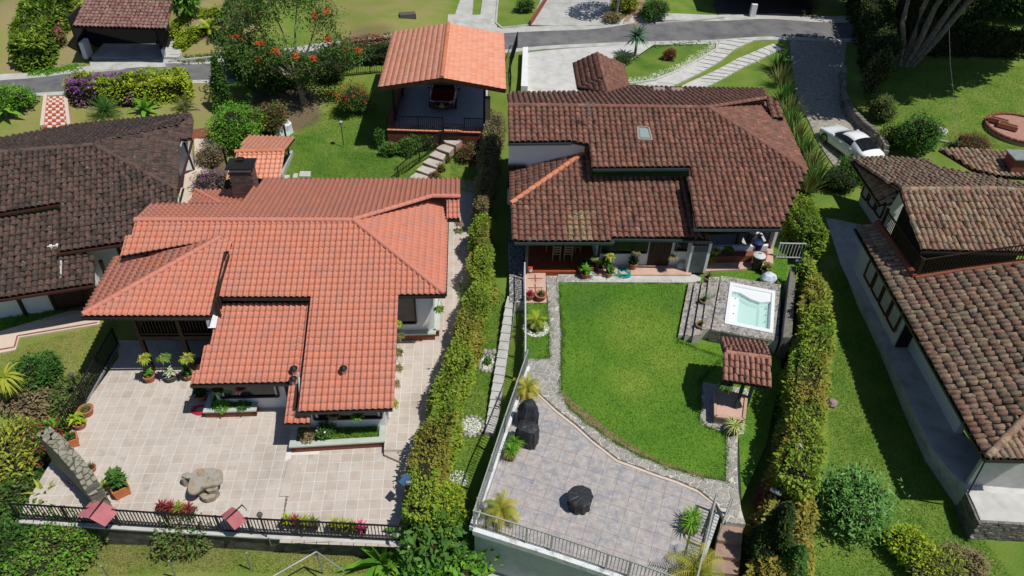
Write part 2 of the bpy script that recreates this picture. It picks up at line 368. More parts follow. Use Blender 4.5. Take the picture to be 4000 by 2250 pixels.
    def finish(s):
        sc = []; s.sm = {}
        for i, (T, ro) in enumerate(s.T):
            p = T.translation; x, y = pix(p); dist = (Vector((0, 0, CH))-p).length
            sc.append((dist if -20 < x < 4020 and -20 < y < 2270 else 1e3+dist, i))
        sc.sort(); top = set(i for _, i in sc[:s.maxp]); V = []; F = []; RN = []
        base = np.array([v.co for v in s.me.vertices]); fc = np.array([list(p.vertices) for p in s.me.polygons]); off = 0
        inv = Matrix.Translation(-wo(s.h))
        for i, (T, ro) in enumerate(s.T):
            if i in top:
                me_ = s.me; px_, py_ = pix(T.translation)
                for q, (xa, ya, xb, yb, mm) in enumerate(s.spots):
                    if xa < px_ < xb and ya < py_ < yb:
                        if q not in s.sm: s.sm[q] = s.me.copy(); s.sm[q].materials.clear(); s.sm[q].materials.append(mm)
                        me_ = s.sm[q]
                o = bpy.data.objects.new('roof_tile', me_); COL.objects.link(o); o.parent = ro or s.h; o.matrix_local = inv@T
            else:
                A_ = np.array(T); V.append(base@A_[:3, :3].T+A_[:3, 3]); F.append(fc+off); off += len(base); RN.append(np.full(len(fc), random.random()))
        if V: np_put('roof_tiles', np.vstack(V), np.vstack(F), np.concatenate(RN), s.m, s.h, kind='stuff')
def hplane(p1, p2, p3):
    p1, p2, p3 = Vector(p1), Vector(p2), Vector(p3); n = (p2-p1).cross(p3-p1).normalized()
    if n.z < 0: n = -n
    return (p1, np.array(n))
def pt(plane, x, y): return rp(x, y, plane[0], plane[1])
def gutter(parent, pts, m=None, w_=.10, h_=.10, name='gutter'):
    mb = MB()
    for a, b in zip(pts[:-1], pts[1:]): mb.bar(a, b, w_, h_)
    return part(name, mb, m or M_gutter, parent)
def wallrun(parent, pts, z0, z1, m, name='wall', th=.15, r=0):
    """a wall following ground points (world), from z0 up to z1 (number or list)"""
    mb = MB()
    for i in range(len(pts)-1):
        a, b = Vector(pts[i][:2]), Vector(pts[i+1][:2]); d = (b-a).normalized(); nn = Vector((-d.y, d.x))*th/2; a2, b2 = a-d*0, b+d*0
        za, zb = (z1[i], z1[i+1]) if isinstance(z1, (list, tuple)) else (z1, z1)
        q = [a2-nn, b2-nn, b2+nn, a2+nn]; zt = [za, zb, zb, za]; k = len(mb.v)
        mb.v += [(p.x, p.y, t) for p, t in zip(q, zt)]+[(p.x, p.y, z0) for p in q]
        for f in ((0,1,2,3),(0,4,5,1),(1,5,6,2),(2,6,7,3),(3,7,4,0)): mb.f.append(tuple(k+j for j in f)); mb.r.append(0); mb.mi.append(0)
    return part(name, mb, m, parent)
def window(parent, a, b, z0, z1, th=.08, nx=2, mframe=None, mpane=None, out=.12, name='window'):
    """window in a wall running a->b (xy), with frame bars and panes"""
    a = Vector((a[0], a[1], 0)); b = Vector((b[0], b[1], 0)); d = (b-a).normalized(); n = Vector((d.y, -d.x, 0))*out
    if (Vector((0, 0, 0))-a).dot(n) < 0: n = -n
    mb = MB(); f = mframe or M_wood
    for i in range(nx+1):
        p = a+(b-a)*i/nx+n; mb.bar((p.x, p.y, z0), (p.x, p.y, z1), .07, .09)
    for z in (z0, z1): mb.bar((a.x+n.x, a.y+n.y, z), (b.x+n.x, b.y+n.y, z), .09, .08)
    fr = part(name, mb, f, parent)
    for i in range(nx):
        p = a+(b-a)*(i+.06)/nx+n*.8; q = a+(b-a)*(i+.94)/nx+n*.8; mb = MB()
        mb.face([(p.x, p.y, z0), (q.x, q.y, z0), (q.x, q.y, z1), (p.x, p.y, z1)]); part('pane', mb, mpane or M_glass, fr)
    return fr
# tile materials
T_red = mat('clay_tile_salmon', [(.50, .175, .110), (.58, .21, .13), (.53, .215, .155), (.64, .245, .135)], rough=.75, rnd=True, scale=4, noise=.4, stain=(.36, .20, .17), stamt=.5, stscale=1.3)
T_org = mat('clay_tile_orange', [(.62, .245, .155), (.70, .29, .18), (.68, .32, .23), (.74, .33, .17)], rough=.75, rnd=True, scale=4, noise=.3)
T_brn = mat('clay_tile_brown', [(.12, .056, .042), (.20, .088, .062), (.235, .105, .074), (.17, .10, .075), (.27, .12, .085), (.42, .21, .13)], rough=.85, rnd=True, scale=9, noise=.3, bump=.4, bscale=40, stain=(.07, .045, .038), stamt=.6, stscale=2.2)
T_old = mat('clay_tile_blackened', [(.032, .027, .024), (.085, .062, .052), (.14, .08, .065), (.07, .058, .052), (.42, .33, .24)], rough=.95, rnd=True, scale=9, noise=.3, bump=.5, bscale=40, stain=(.022, .018, .018), stamt=.7, stscale=2.5, pos=[0, .3, .6, .86, 1])
T_wea = mat('clay_tile_weathered', [(.10, .07, .05), (.27, .15, .095), (.38, .27, .17), (.20, .17, .12), (.33, .16, .12), (.30, .27, .19), (.55, .28, .17)], rough=.9, rnd=True, scale=9, noise=.3, bump=.4, bscale=40, stain=(.03, .025, .022), stamt=.6, stscale=4)
T_spot = mat('clay_tile_lichen', [(.03,.03,.03),(.42,.30,.15),(.10,.09,.08),(.45,.22,.12),(.05,.05,.05)], rough=.9, rnd=True, scale=7, noise=.75)
T_far = mat('clay_tile_faded', [(.16, .08, .065), (.25, .12, .10), (.32, .2, .17), (.10, .06, .055)], rough=.95, rnd=True, scale=8, noise=.4, stain=(.06, .045, .045), stamt=.5, stscale=3)
T_ridge = mat('ridge_salmon', [(.50, .19, .14), (.56, .22, .16)], rough=.8, rnd=True, scale=6, noise=.4)
T_hip = mat('ridge_orange', [(.50, .17, .09), (.60, .24, .13)], rough=.85, rnd=True, scale=6, noise=.4)
M_under = mat('roof_boards', [(.03, .017, .012), (.06, .03, .02)], rough=.9, scale=3)
M_mort2 = mat('ridge_mortar', [(.25, .19, .16), (.34, .28, .24)], rough=.95, scale=6)

# ------------------------------------------------------------------ house with the salmon roof
H1 = thing('house', 'white house with clean salmon tiled roofs, wooden balcony and pale tiled terrace', 'house', P(1130, 1500, 0))
Y1 = 94.6
RF1 = Roof(H1, 'roman', .248, .325, T_red, M_under)
f1 = (P(1400, 1602, 2.2), slope(Y1, 19))
rf = RF1.face(f1, [(527,862),(1380,864),(1736,1148),(1556,1150),(1529,1594),(1158,1606),(1216,1158),(828,1158),(858,1010),(868,948),(849,934),(470,1001)])
fb = (pt(f1, 1380, 861), slope(Y1+180, 12))
RF1.face(fb, [(527,858),(1380,860),(1690,768),(1797,768),(1797,701),(1031,701),(926,797),(598,798)])
C1 = pt(f1, 1736, 1148); yv = Vector((math.cos(R(Y1)), math.sin(R(Y1)), 0)); xv = Vector((yv.y, -yv.x, 0))
fe = hplane(pt(f1, 1380, 862), C1, C1+yv*5)
RF1.face(fe, [(1381,862),(1690,770),(1740,774),(1748,835),(1738,1147)])
fs = (P(1770, 852, C1.z+.15), slope(Y1, 19)); RF1.face(fs, [(1745,773),(1795,772),(1795,853),(1750,853)])
# upper balcony wing
fwb = min((abs(pt((P(500,1238,4.0), slope(Y1,a_/4)), 865, 940).z-pt(f1, 865, 940).z-.12), a_/4) for a_ in range(12, 72))[1]; fw = (P(500, 1238, 4.0), slope(Y1, fwb))
RF1.face(fw, [(322,1232),(860,931),(905,948),(872,1010),(818,1232)])
apx = pt(fw, 860, 931); cw = pt(fw, 322, 1232)
fww = hplane(apx, cw, cw+yv*3)
RF1.face(fww, [(322,1230),(450,1003),(849,932),(860,931)])
fm = (P(1000, 1497, 2.25), slope(Y1, 18))
RF1.face(fm, [(840,1185),(1210,1185),(1166,1500),(1150,1606),(1212,1612),(1210,1652),(1105,1652),(1130,1491),(745,1499),(836,1290)])
fk = (P(850, 797, 3.6), slope(Y1+180, 14))
RF1.face(fk, [(762,744),(925,744),(1000,742),(928,796),(735,796)])
for a, b, pl in (((527,861),(1380,862),f1), ((1381,861),(1734,1146),f1), ((325,1230),(858,931),fw), ((1381,860),(1688,768),fb), ((1688,768),(1796,769),fb)):
    RF1.cap(pt(pl, *a), pt(pl, *b), .12, T_ridge)
RF1.cap(pt(fk, 764, 744), pt(fk, 860, 796), .11, T_ridge)
RF1.finish()
gz = Vector((0, 0, -.08))
for pl, l in ((f1, [(1220,1163),(868,1163)]), (f1, [(1533,1596),(1158,1610)]), (f1, [(1740,1154),(1558,1156)]), (fw, [(318,1240),(820,1238)]), (fww, [(318,1237),(448,1004)]), (fm, [(1135,1497),(742,1503)]),
              (fb, [(1031,698),(1800,699)]), (fb, [(598,795),(926,795)]), (fm, [(1212,1656),(1103,1656)]), (fe, [(1741,1150),(1750,835)]), (fs, [(1796,857),(1748,857)])):
    gutter(H1, [pt(pl, *a)+gz for a in l])
mb = MB()
for a, b in (((893,990),(822,1232)),): mb.bar(pt(fw, *a)-Vector((0, 0, .08)), pt(fw, *b)-Vector((0, 0, .08)), .05, .14)
part('bargeboard', mb, M_wood, H1)
mb = MB(); fq = [pt(fm, *a)+Vector((0,0,.16)) for a in ((850,1165),(872,1165),(846,1292),(816,1292))]; mb.face(fq[::-1]); mb.face([fq[0]+Vector((0,0,.5)), fq[0], fq[3], fq[3]+Vector((0,0,.35))])
part('flashing', mb, mat('flashing_bright', [(.62,.63,.66),(.78,.78,.8)], rough=.4, scale=8), H1)
# roof vents
for (a, b) in ((1152,1462), (1150,1502), (1345,1462)):
    mb = MB(); p = pt(fm if a < 1200 else f1, a, b); mb.lathe([(.09,-.1),(.09,.28)], 12, p); vv = part('vent_pipe', mb, M_steel, H1)
    mb = MB(); mb.lathe([(.05,.26),(.15,.30),(.16,.36),(.10,.42),(.02,.46)], 14, p); part('vent_cap', mb, M_dark, vv)
# walls
def lp(x, y, z=0): return P(x, y, z)
se = P(1692, 1312, .3); sw = se-xv*2.9; ne = se+yv*6.5
wl = wallrun(H1, [sw, se, ne], .3, C1.z-.1, M_white, th=.15)
window(H1, se-xv*2.55, se-xv*.75, 1.25, 2.9, nx=2)
mb = MB(); mb.box(tuple(se-xv*1.4-yv*.18+Vector((0,0,.42))), (3.1,.32,.08), R(4.6)); mb.box(tuple(se+yv*5.2+xv*.18-yv*2.0+Vector((0,0,.42))), (.32,6.6,.08), R(4.6)); part('sill_ledge', mb, M_sill, H1)
mb = MB(); mb.box(tuple(se-xv*1.4-yv*.16+Vector((0,0,.17))), (3.0,.26,.42), R(4.6)); mb.box(tuple(se+yv*3.2+xv*.16+Vector((0,0,.17))), (.26,6.5,.42), R(4.6)); part('brick_base', mb, M_brick, H1)
wq = pt(f1, 1343, 1600); wy = wq+yv*.75
wa, wb = wy-xv*1.75, wy+xv*1.45
wallrun(H1, [wa, wb, wb+yv*6], 0, 2.35, M_white)
window(H1, wa+xv*.35, wb-xv*.12, .95, 2.0, nx=1, mpane=M_glass)
ma = pt(fm, 760, 1497)+yv*.7; mbp = pt(fm, 1125, 1490)+yv*.7
wallrun(H1, [ma+xv*.4, mbp+xv*.3], 0, 2.3, M_white)
window(H1, ma+xv*.6, ma+xv*3.0, .75, 1.95, nx=1)
dq = ma+xv*3.35; mb = MB(); mb.box(tuple(dq+xv*.45-yv*.13+Vector((0,0,1.0-dq.z))), (.95,.06,2.0), R(4.6)); do = part('door', mb, M_wood, H1)
mb = MB(); mb.box(tuple(dq+xv*.45-yv*.18+Vector((0,0,1.1-dq.z))), (.62,.03,1.5), R(4.6)); part('pane', mb, M_glass, do)
# balcony wing body: posts, beams, deck, railing
b0 = P(735, 1482, 0); 
wl0 = pt(fw, 345, 1234); wr0 = pt(fw, 815, 1232)
bl = Vector((wl0.x, wl0.y, 0))+xv*1.3+yv*.75; br = Vector((wr0.x, wr0.y, 0))+xv*.1+yv*.75; Lb = (br-bl).length
mb = MB(); mb.prism([bl, br, br+yv*6, bl+yv*6], 2.0, 2.18, bottom=True); part('balcony_floor', mb, M_wood, H1)
for k in range(3):
    p = bl+(br-bl)*k/2; mb = MB(); mb.bar((p.x, p.y, 0), (p.x, p.y, 4.15), .16, .16); part('post', mb, M_wood, H1)
for k in (1, 2): 
    p = bl+yv*2.8*k; mb = MB(); mb.bar((p.x, p.y, 0), (p.x, p.y, 4.5), .15, .15); part('post', mb, M_wood, H1)
mb = MB()
for z in (2.1, 4.1): mb.bar(bl+Vector((0,0,z)), br+Vector((0,0,z)), .16, .2); mb.bar(bl+Vector((0,0,z)), bl+yv*6+Vector((0,0,z)), .16, .2)
part('beam', mb, M_wood, H1)
mb = MB()
for z in (2.3, 3.1): mb.bar(bl+Vector((0,0,z)), br+Vector((0,0,z)), .07, .07); mb.bar(bl+Vector((0,0,z)), bl+yv*6+Vector((0,0,z)), .07, .07)
rl = part('balcony_rail', mb, M_wood, H1)
bal = MB(); bal.bar((0,0,2.3), (0,0,3.1), .035); bme = mesh_of('baluster', bal, M_wood)
for k in range(1, 60):
    for base, dr, LL in ((bl, xv, Lb), (bl, yv, 6)):
        if k*.14 < LL:
            o = put('baluster', bme, rl); o.location = (base+dr*k*.14)-wo(rl); o.location.z = 0-wo(rl).z
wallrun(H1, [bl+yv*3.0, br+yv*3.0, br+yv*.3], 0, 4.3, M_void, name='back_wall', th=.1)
mb = MB(); mb.box(tuple((bl+br)/2+xv*.9+yv*.3+Vector((0,0,.16))), (Lb-1.9, .5, .32), R(4.6)); part('brick_step', mb, M_brick, H1)
wallrun(H1, [wa, ma+xv*3.4+yv*4], 0, 2.4, M_white)
# chimney of separate bricks
cz = P(955, 752, 0); cp = rp(955, 752, pt(f1, 1380, 861), slope(Y1+180, 17)); cp = Vector((cp.x, cp.y, 3.2)); CHM = MB(); CHM.box((cp.x, cp.y+.35, cp.z+.9), (1.05, .85, 2.0), R(4.6)); chm = part('chimney', CHM, M_mortar, H1)
M_cb = mat('chimney_brick', [(.07, .045, .042), (.15, .085, .075), (.21, .125, .11)], rough=.9, rnd=True, scale=12, noise=.4)
cbm = MB(); cbm.box((0,0,0), (.225,.06,.085), 0); cbme = mesh_of('brick', cbm, M_cb)
for row in range(17):
    for k in range(5):
        o = put('brick', cbme, chm); off = (row % 2)*.11
        q = Vector((cp.x, cp.y+.35, cp.z-.05+row*.112))+xv*(-.45+k*.235+off*.5-.03)-yv*.43; o.location = q-wo(H1); o.rotation_euler = (0, 0, R(4.6))
    for k in range(3):
        o = put('brick', cbme, chm); q = Vector((cp.x, cp.y+.35, cp.z-.05+row*.112))+xv*.53+yv*(-.28+k*.28); o.location = q-wo(H1); o.rotation_euler = (0, 0, R(94.6))
mb = MB(); c3 = Vector((cp.x, cp.y+.35, cp.z+2.0)); pr = [(.8,0),(.8,.05),(.22,.22),(.22,.34),(.0,.46)]
for (r0, z0), (r1, z1) in zip(pr[:-1], pr[1:]):
    for k in range(4):
        c_ = [(-1,-1),(1,-1),(1,1),(-1,1)]; a, b = c_[k], c_[(k+1) % 4]
        f_ = lambda s_, r_, z_: c3+xv*s_[0]*r_*.85+yv*s_[1]*r_*.7+Vector((0,0,z_))
        mb.face([f_(a,r0,z0), f_(b,r0,z0), f_(b,r1,z1), f_(a,r1,z1)])
part('chimney_cap', mb, M_dark, chm)
mb = MB(); mb.box((cp.x+.05, cp.y-.12, cp.z+.12), (1.25, .14, .22), R(4.6)); part('flashing', mb, M_steel, chm)

# ------------------------------------------------------------------ house with the brown roof (garden house)
H2 = thing('house', 'white garden house with brown barrel tiled roofs and dark green gutters', 'house', P(2400, 1050, 1.3))
Y2 = 93.2; yv2 = Vector((math.cos(R(Y2)), math.sin(R(Y2)), 0)); xv2 = Vector((yv2.y, -yv2.x, 0))
RF2 = Roof(H2, 'barrel', .30, .32, T_brn, M_under, irr=.8, spots=[(2212,840,2306,945,T_spot), (2660,690,2690,800,T_hip)])
u1 = (P(2880, 890, 4.3), slope(Y2, 18))
RF2.face(u1, [(1986,412),(2765,423),(3150,668),(3050,668+222),(2712,889),(2690,652),(2315,655),(2300,565),(2232,552),(1986,555)])
rdg = pt(u1, 2765, 422)
ub = (rdg, slope(Y2+180, 15)); RF2.face(ub, [(1986,411),(2765,421),(3000,385),(2985,350),(2460,342),(2376,368),(2255,362),(1990,366)])
C2 = pt(u1, 3150, 668); ue = hplane(rdg, C2, C2+yv2*4)
RF2.face(ue, [(2766,422),(3000,383),(3060,470),(3150,666)])
us = (P(3020, 440, C2.z+.3), slope(Y2, 18)); RF2.face(us, [(2990,372),(3025,385),(3062,462),(3015,462)])
l1 = (P(2200, 943, 3.4), slope(Y2, 17))
RF2.face(l1, [(1995,797),(2290,592),(2308,688),(2690,690),(2712,880),(2745,928),(2392,928),(2392,942),(2012,942)])
hp_a = pt(l1, 2290, 592); hp_b = pt(l1, 1995, 797); lw = hplane(hp_a, hp_b, hp_b+yv2*3)
RF2.face(lw, [(1995,796),(1992,640),(2288,588)])
RF2.face((P(2740, 936, 3.3), slope(Y2, 17)), [(2705,915),(2770,915),(2772,938),(2705,938)])
RF2.cap(pt(u1, 1986, 412), pt(u1, 2765, 422), .12, T_brn); RF2.cap(pt(u1, 2766, 422), pt(u1, 3150, 667), .12, T_brn)
RF2.cap(pt(ub, 2768, 421), pt(ub, 2998, 384), .12, T_brn)
RF2.cap(hp_b, hp_a, .14, T_hip)
RF2.finish()
G2 = mat('gutter_green', [(.03, .05, .055)], rough=.3, spec=.5)
for pl, l in ((u1, [(1984,559),(2232,556),(2232,551),(2302,551)]), (u1, [(2316,659),(2690,656)]), (u1, [(2710,893),(3053,895)]), (l1, [(2010,947),(2396,947),(2396,932),(2778,938)]), (u1, [(3050,890),(3052,896)])):
    gutter(H2, [pt(pl, *a)+gz for a in l], G2, .11, .11)
# skylight
mb = MB(); sk = [pt(u1, *a) for a in ((2488,502),(2532,505),(2545,555),(2492,552))]; n_ = Vector(u1[1]); mb.face([p+n_*.14 for p in sk][::-1]); [mb.bar(sk[i]+n_*.13, sk[(i+1) % 4]+n_*.13, .09, .09) for i in range(4)]
sko = part('skylight', mb, mat('skylight_frame', [(.30, .24, .20)], rough=.5), H2)
mb = MB(); cs = sum(sk, Vector())/4; q4 = [cs+(p-cs)*.72+n_*.17 for p in sk]; mb.face(q4[::-1]); part('pane', mb, mat('skylight_pane', [(.25, .33, .33)], rough=.15), sko)
for (a, b) in ((2575,357), (2645,358)):
    mb = MB(); c_ = pt(ub, a, b); nb = Vector(ub[1]); mb.face([c_+nb*.15+xv2*i+yv2*j*.6 for i, j in ((-.35,-.4),(.35,-.4),(.35,.4),(-.35,.4))]); part('skylight', mb, mat('skylight_frame', [(.3,.2,.2)]), H2)
# antenna mast
mb = MB(); a_ = pt(u1, 2292, 500); mb.bar(a_, a_+Vector((0,0,1.5)), .04)
for k in range(4): mb.bar(a_+Vector((-.35+.05*k,0,1.4-.18*k)), a_+Vector((.35-.05*k,.1,1.4-.18*k)), .02)
mb.bar(a_+Vector((0,-.4,1.2)), a_+Vector((0,.4,1.2)), .025); part('antenna', mb, M_steel, H2)
# walls and porch of house 2
zf = 1.32
wS = P(2330, 1032, zf); wE = P(2700, 1042, zf)
wS = Vector((wS.x, wS.y, 0)); wE = wS+xv2*((wE-wS).dot(xv2))
wallrun(H2, [wS+yv2*3.5, wS, wE], zf, 3.55, M_white)
dd = (P(2528, 1040, zf)-wS).dot(xv2)
window(H2, wS+xv2*.15, wS+xv2*(dd-.15), 2.15, 3.3, nx=3)
mb = MB()
for k in range(6): mb.box(tuple(wS+xv2*(dd+.06+k*.19)-yv2*.12+Vector((0,0,zf+.98))), (.175,.05,1.95), R(3.2), r=k*.13)
dr = part('door', mb, M_wood, H2)
window(H2, wS+xv2*(dd+1.3), wS+xv2*(dd+2.6), 2.3, 3.2, nx=1)
# small metal side door in its little white frame
d0 = P(2696, 1065, zf); mb = MB(); c_ = Vector((d0.x, d0.y, 0)); 
mb.box(tuple(c_+xv2*.28+Vector((0,0,zf+.95))), (.72,.05,1.85), R(3.2)); so_ = part('side_door', mb, mat('door_grey', [(.06,.07,.08),(.1,.11,.12)], rough=.4, scale=4), H2)
wallrun(H2, [c_-xv2*.14+yv2*.9, c_-xv2*.14], zf, 3.15, M_white); wallrun(H2, [c_+xv2*.72, c_+xv2*.72+yv2*.9], zf, 3.15, M_white)
RS = Roof(H2, 'barrel', .2, .3, T_hip, M_under, irr=.8); RS.face((P(2735, 950, 3.2), slope(Y2, 20)), [(2708,940),(2770,940),(2770,952),(2708,952)]); RS.finish()
# porch post with lamp box
pp = P(2055, 1066, zf); mb = MB(); mb.bar((pp.x, pp.y, zf), (pp.x, pp.y, 3.5), .13); part('post', mb, G2, H2)
q = P(2330, 1060, zf); mb = MB(); mb.bar((q.x, q.y, zf), (q.x, q.y, 3.4), .12); part('post', mb, M_dark, H2)
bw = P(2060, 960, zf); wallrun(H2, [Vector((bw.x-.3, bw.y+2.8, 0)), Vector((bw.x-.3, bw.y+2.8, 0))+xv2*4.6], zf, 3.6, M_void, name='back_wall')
mb = MB(); mb.prism([P(2062,1063,zf), P(2325,1063,zf), P(2325,950,zf), P(2062,950,zf)], 1.0, 1.36); part('porch_floor', mb, mat('porch_tile_red', [(.22,.05,.02),(.34,.085,.03)], rough=.5, scale=5), H2)
mb = MB(); mb.prism([P(2325,1075,zf), P(2700,1075,zf), P(2700,1025,zf), P(2325,1025,zf)], 1.0, 1.345); part('doorstep', mb, mat('pink_tile', [(.52,.34,.27),(.62,.42,.34)], rough=.7, scale=3, stain=(.3,.16,.12), stamt=.6), H2)
# left white wall with window and blue sheet behind the left roof
q0 = pt(u1, 1990, 565)-Vector((0,0,.2)); q1 = pt(u1, 2290, 562)-Vector((0,0,.2)); ww = wallrun(H2, [Vector((q0.x,q0.y,0))+yv2*.5, Vector((q1.x,q1.y,0))+yv2*.5], 2, q0.z, M_white)
window(H2, Vector((q0.x,q0.y,0))+yv2*.35, Vector((q0.x,q0.y,0))+yv2*.35+xv2*.9, 3.2, 4.6, nx=2, mframe=M_dark)
M_tarp = mat('blue_tarp', [(.25,.36,.55),(.5,.6,.72)], rough=.4, scale=9)
mb = MB(); pts = [pt(lw, *a)+Vector((0,0,.3+.05*random.random())) for a in ((2022,622),(2080,600),(2130,590),(2195,583),(2200,595),(2135,606),(2080,618),(2030,632))]; mb.face(pts[::-1]); part('tarpaulin', mb, M_tarp, H2)
# right part: patio walls, posts
e0 = P(3028, 1000, zf); mb = MB()
wallrun(H2, [Vector((e0.x,e0.y,0))+yv2*.6, Vector((e0.x,e0.y,0))+yv2*4.5], zf, 3.3, M_white)
for a in (2720, 2870, 2990):
    q = P(a, 1000, zf); mb = MB(); mb.bar((q.x, q.y+.3, zf), (q.x, q.y+.3, 4.3), .1); part('post', mb, M_dark, H2)
q = P(2745, 990, zf); wallrun(H2, [Vector((q.x,q.y+2,0)), Vector((q.x+3.9,q.y+2.2,0))], zf, 4.2, M_void, name='back_wall')
mb = MB(); mb.prism([P(2745,1060,zf), P(2900,1052,zf), P(3020,1030,zf), P(3020,960,zf), P(2745,975,zf)], 1.0, 1.34); part('patio_floor', mb, mat('pink_tile', []), H2)
mb = MB(); mb.prism([P(2745,1030,zf), P(2990,1022,zf), P(2990,1005,zf), P(2745,1010,zf)], 1.0, 1.75); part('brick_bench', mb, M_brick, H2)
mb = MB(); mb.prism([P(2755,1005,zf), P(2990,998,zf), P(2990,990,zf), P(2755,995,zf)], 1.0, 1.95); part('low_wall', mb, M_white, H2)

# little brown gatehouse roof behind
K2 = thing('gatehouse', 'small square outbuilding with brown hipped tile roof on the concrete driveway', 'outbuilding', P(2350, 372, 2))
RK = Roof(K2, 'barrel', .26, .34, T_brn, M_under, irr=.4, maxparts=200)
zr = 5.0; ka, kb = P(2333,210,zr+.35), P(2376,368,zr+.35); kl0, kl1 = P(2240,249,zr-.45), P(2257,343,zr-.45); kr0, kr1 = P(2432,253,zr-.45), P(2454,341,zr-.45)
RK.face(hplane(ka, kb, kl1), [(2333,209),(2376,369),(2257,343),(2240,249)]); RK.face(hplane(ka, kb, kr1), [(2333,209),(2432,253),(2454,341),(2376,369)])
RK.cap(ka, kb, .11, T_brn); RK.finish()
for l in ([kl0, kl1], [kr0, kr1]): gutter(K2, [p+gz for p in l], M_gutter)
wallrun(K2, [Vector((kl1.x+.5,kl1.y+.6,0)), Vector((kr1.x-.5,kr1.y+.6,0)), Vector((kr0.x-.5,kr0.y-.6,0)), Vector((kl0.x+.5,kl0.y-.6,0)), Vector((kl1.x+.5,kl1.y+.6,0))], 2, 4.4, M_white)

# ------------------------------------------------------------------ house with the blackened roof (left)
H0 = thing('house', 'old house with blackened mossy tile roof at the left of the photo', 'house', P(250, 1000, 0))
zz = 3.5; ea, eb = P(222,985,zz), P(492,947,zz); Y0 = math.degrees(math.atan2((eb-ea).y, (eb-ea).x))+90
xv0 = (eb-ea).normalized(); yv0 = Vector((-xv0.y, xv0.x, 0))
RF0 = Roof(H0, 'barrel', .26, .31, T_old, M_under, irr=1.3)
o1 = (ea, slope(Y0, 20)); RF0.face(o1, [(-80,610),(0,598),(368,569),(692,745),(690,900),(495,946),(222,984),(243,792),(0,830),(-80,842)])
a0 = pt(o1, 368, 569); oe_c = pt(o1, 692, 745); oe = hplane(a0, oe_c, oe_c+yv0*4); RF0.face(oe, [(369,568),(520,530),(700,492),(745,450),(755,475),(748,540),(700,545),(692,744)])
ob = (a0, slope(Y0+180, 17)); RF0.face(ob, [(-80,608),(0,596),(368,567),(520,529),(700,491),(742,447),(300,490),(0,545),(-80,560)])
o2 = (P(200,1130,2.6), slope(Y0, 19)); RF0.face(o2, [(-80,860),(0,850),(236,818),(225,988),(365,1003),(368,1108),(0,1165),(-80,1178)])
RF0.cap(pt(o1, -80, 610), pt(o1, 0, 598), .13); RF0.cap(pt(o1, 0, 598), pt(o1, 368, 569), .13); RF0.cap(pt(o1, 368, 569), pt(o1, 692, 744), .13); RF0.cap(pt(ob, 369, 566), pt(ob, 740, 450), .13); RF0.finish()
M_gbr = mat('gutter_brown', [(.06,.022,.018)], rough=.5)
for pl, l in ((o1, [(220,989),(495,951)]), (o2, [(-80,1182),(370,1112)]), (oe, [(694,748),(750,545)]), (o1, [(-80,846),(244,795)])): gutter(H0, [pt(pl, *a)+gz for a in l], M_gbr)
w0a = P(-60,1255,-.1); w0b = P(240,1205,-.1); w0b = w0a+xv0*((w0b-w0a).dot(xv0)+2.0)
wallrun(H0, [w0a, w0b, w0b+yv0*5.5], -.3, 2.6, M_white)
mb = MB()
for k in range(9): q = w0a+xv0*(k*1.35+.5)-yv0*.12; mb.bar((q.x,q.y,-.2), (q.x,q.y,2.5), .13)
part('wall_timber', mb, M_wood, H0)
mb = MB(); q = w0b-xv0*1.1-yv0*.1; mb.box((q.x,q.y,1.1), (2.0,.08,2.3), R(Y0-90)); part('garage_door', mb, M_wood, H0)
u0 = pt(o1, 360, 962)+yv0*.6; wallrun(H0, [Vector((u0.x,u0.y,0))-xv0*2, Vector((u0.x,u0.y,0))+xv0*3.9, Vector((u0.x,u0.y,0))+xv0*3.9+yv0*2], 0, 3.5, M_white)
mb = MB()
for k in range(4): q = u0+xv0*(k*1.5-.6)-yv0*.12; mb.bar((q.x,q.y,0), (q.x,q.y,3.5), .12)
part('wall_timber', mb, M_wood, H0)
mb = MB(); a_ = P(233,1045,2.9); mb.tube([P(231,995,3.3), P(238,1006,3.2), P(236,1085,2.85)], .05, 8); part('downpipe', mb, M_conc_w, H0)
u5 = pt(oe, 720, 548)-Vector((0,0,.3)); mb = MB()
wallrun(H0, [P(700,690,.6), P(757,660,.6), P(748,600,.6)], .4, 2.6, M_white); wallrun(H0, [P(700,900,.3), P(700,800,.3)], .2, .8, M_white)
mb = MB(); mb.bar(P(720,560,3.2), P(757,662,.7), .12); part('brace', mb, M_wood, H0)

# ------------------------------------------------------------------ house with the weathered roof (right)
H3 = thing('house', 'hillside house with lichen spotted multicoloured old tile roofs at the right edge', 'house', P(3800, 1500, .5))
RF3 = Roof(H3, 'barrel', .275, .40, T_wea, M_under, irr=1.4)
v1 = (P(3800,981,5.1), slope(91, 19)); RF3.face(v1, [(3517,745),(3890,740),(4000,752),(4100,760),(4100,986),(3602,976)])
va = pt(v1, 3517, 743); vb_ = (va, slope(271, 14)); RF3.face(vb_, [(3517,741),(3382,660),(3327,621),(3480,618),(3631,630),(3675,660),(3807,683),(4000,724),(4100,735),(4100,758),(3890,738)])
vw = hplane(P(3322,622,4.7), P(3446,815,4.7), P(3470,735,5.2)); RF3.face(vw, [(3327,622),(3384,664),(3512,745),(3482,794),(3440,796)])
vr = (P(3900,689,5.0), slope(92, 10)); RF3.face(vr, [(3668,583),(3763,581),(4000,598),(4080,602),(4080,700),(3909,690),(3799,662)])
lowz = 3.45; la, lb = P(3342,887,lowz), P(3849,1790,lowz); dl = (lb-la).normalized(); ln = Vector((-dl.y, dl.x, 0)); ln = ln if ln.x > 0 else -ln
v3 = (la, slope(math.degrees(math.atan2(ln.y, ln.x)), 17))
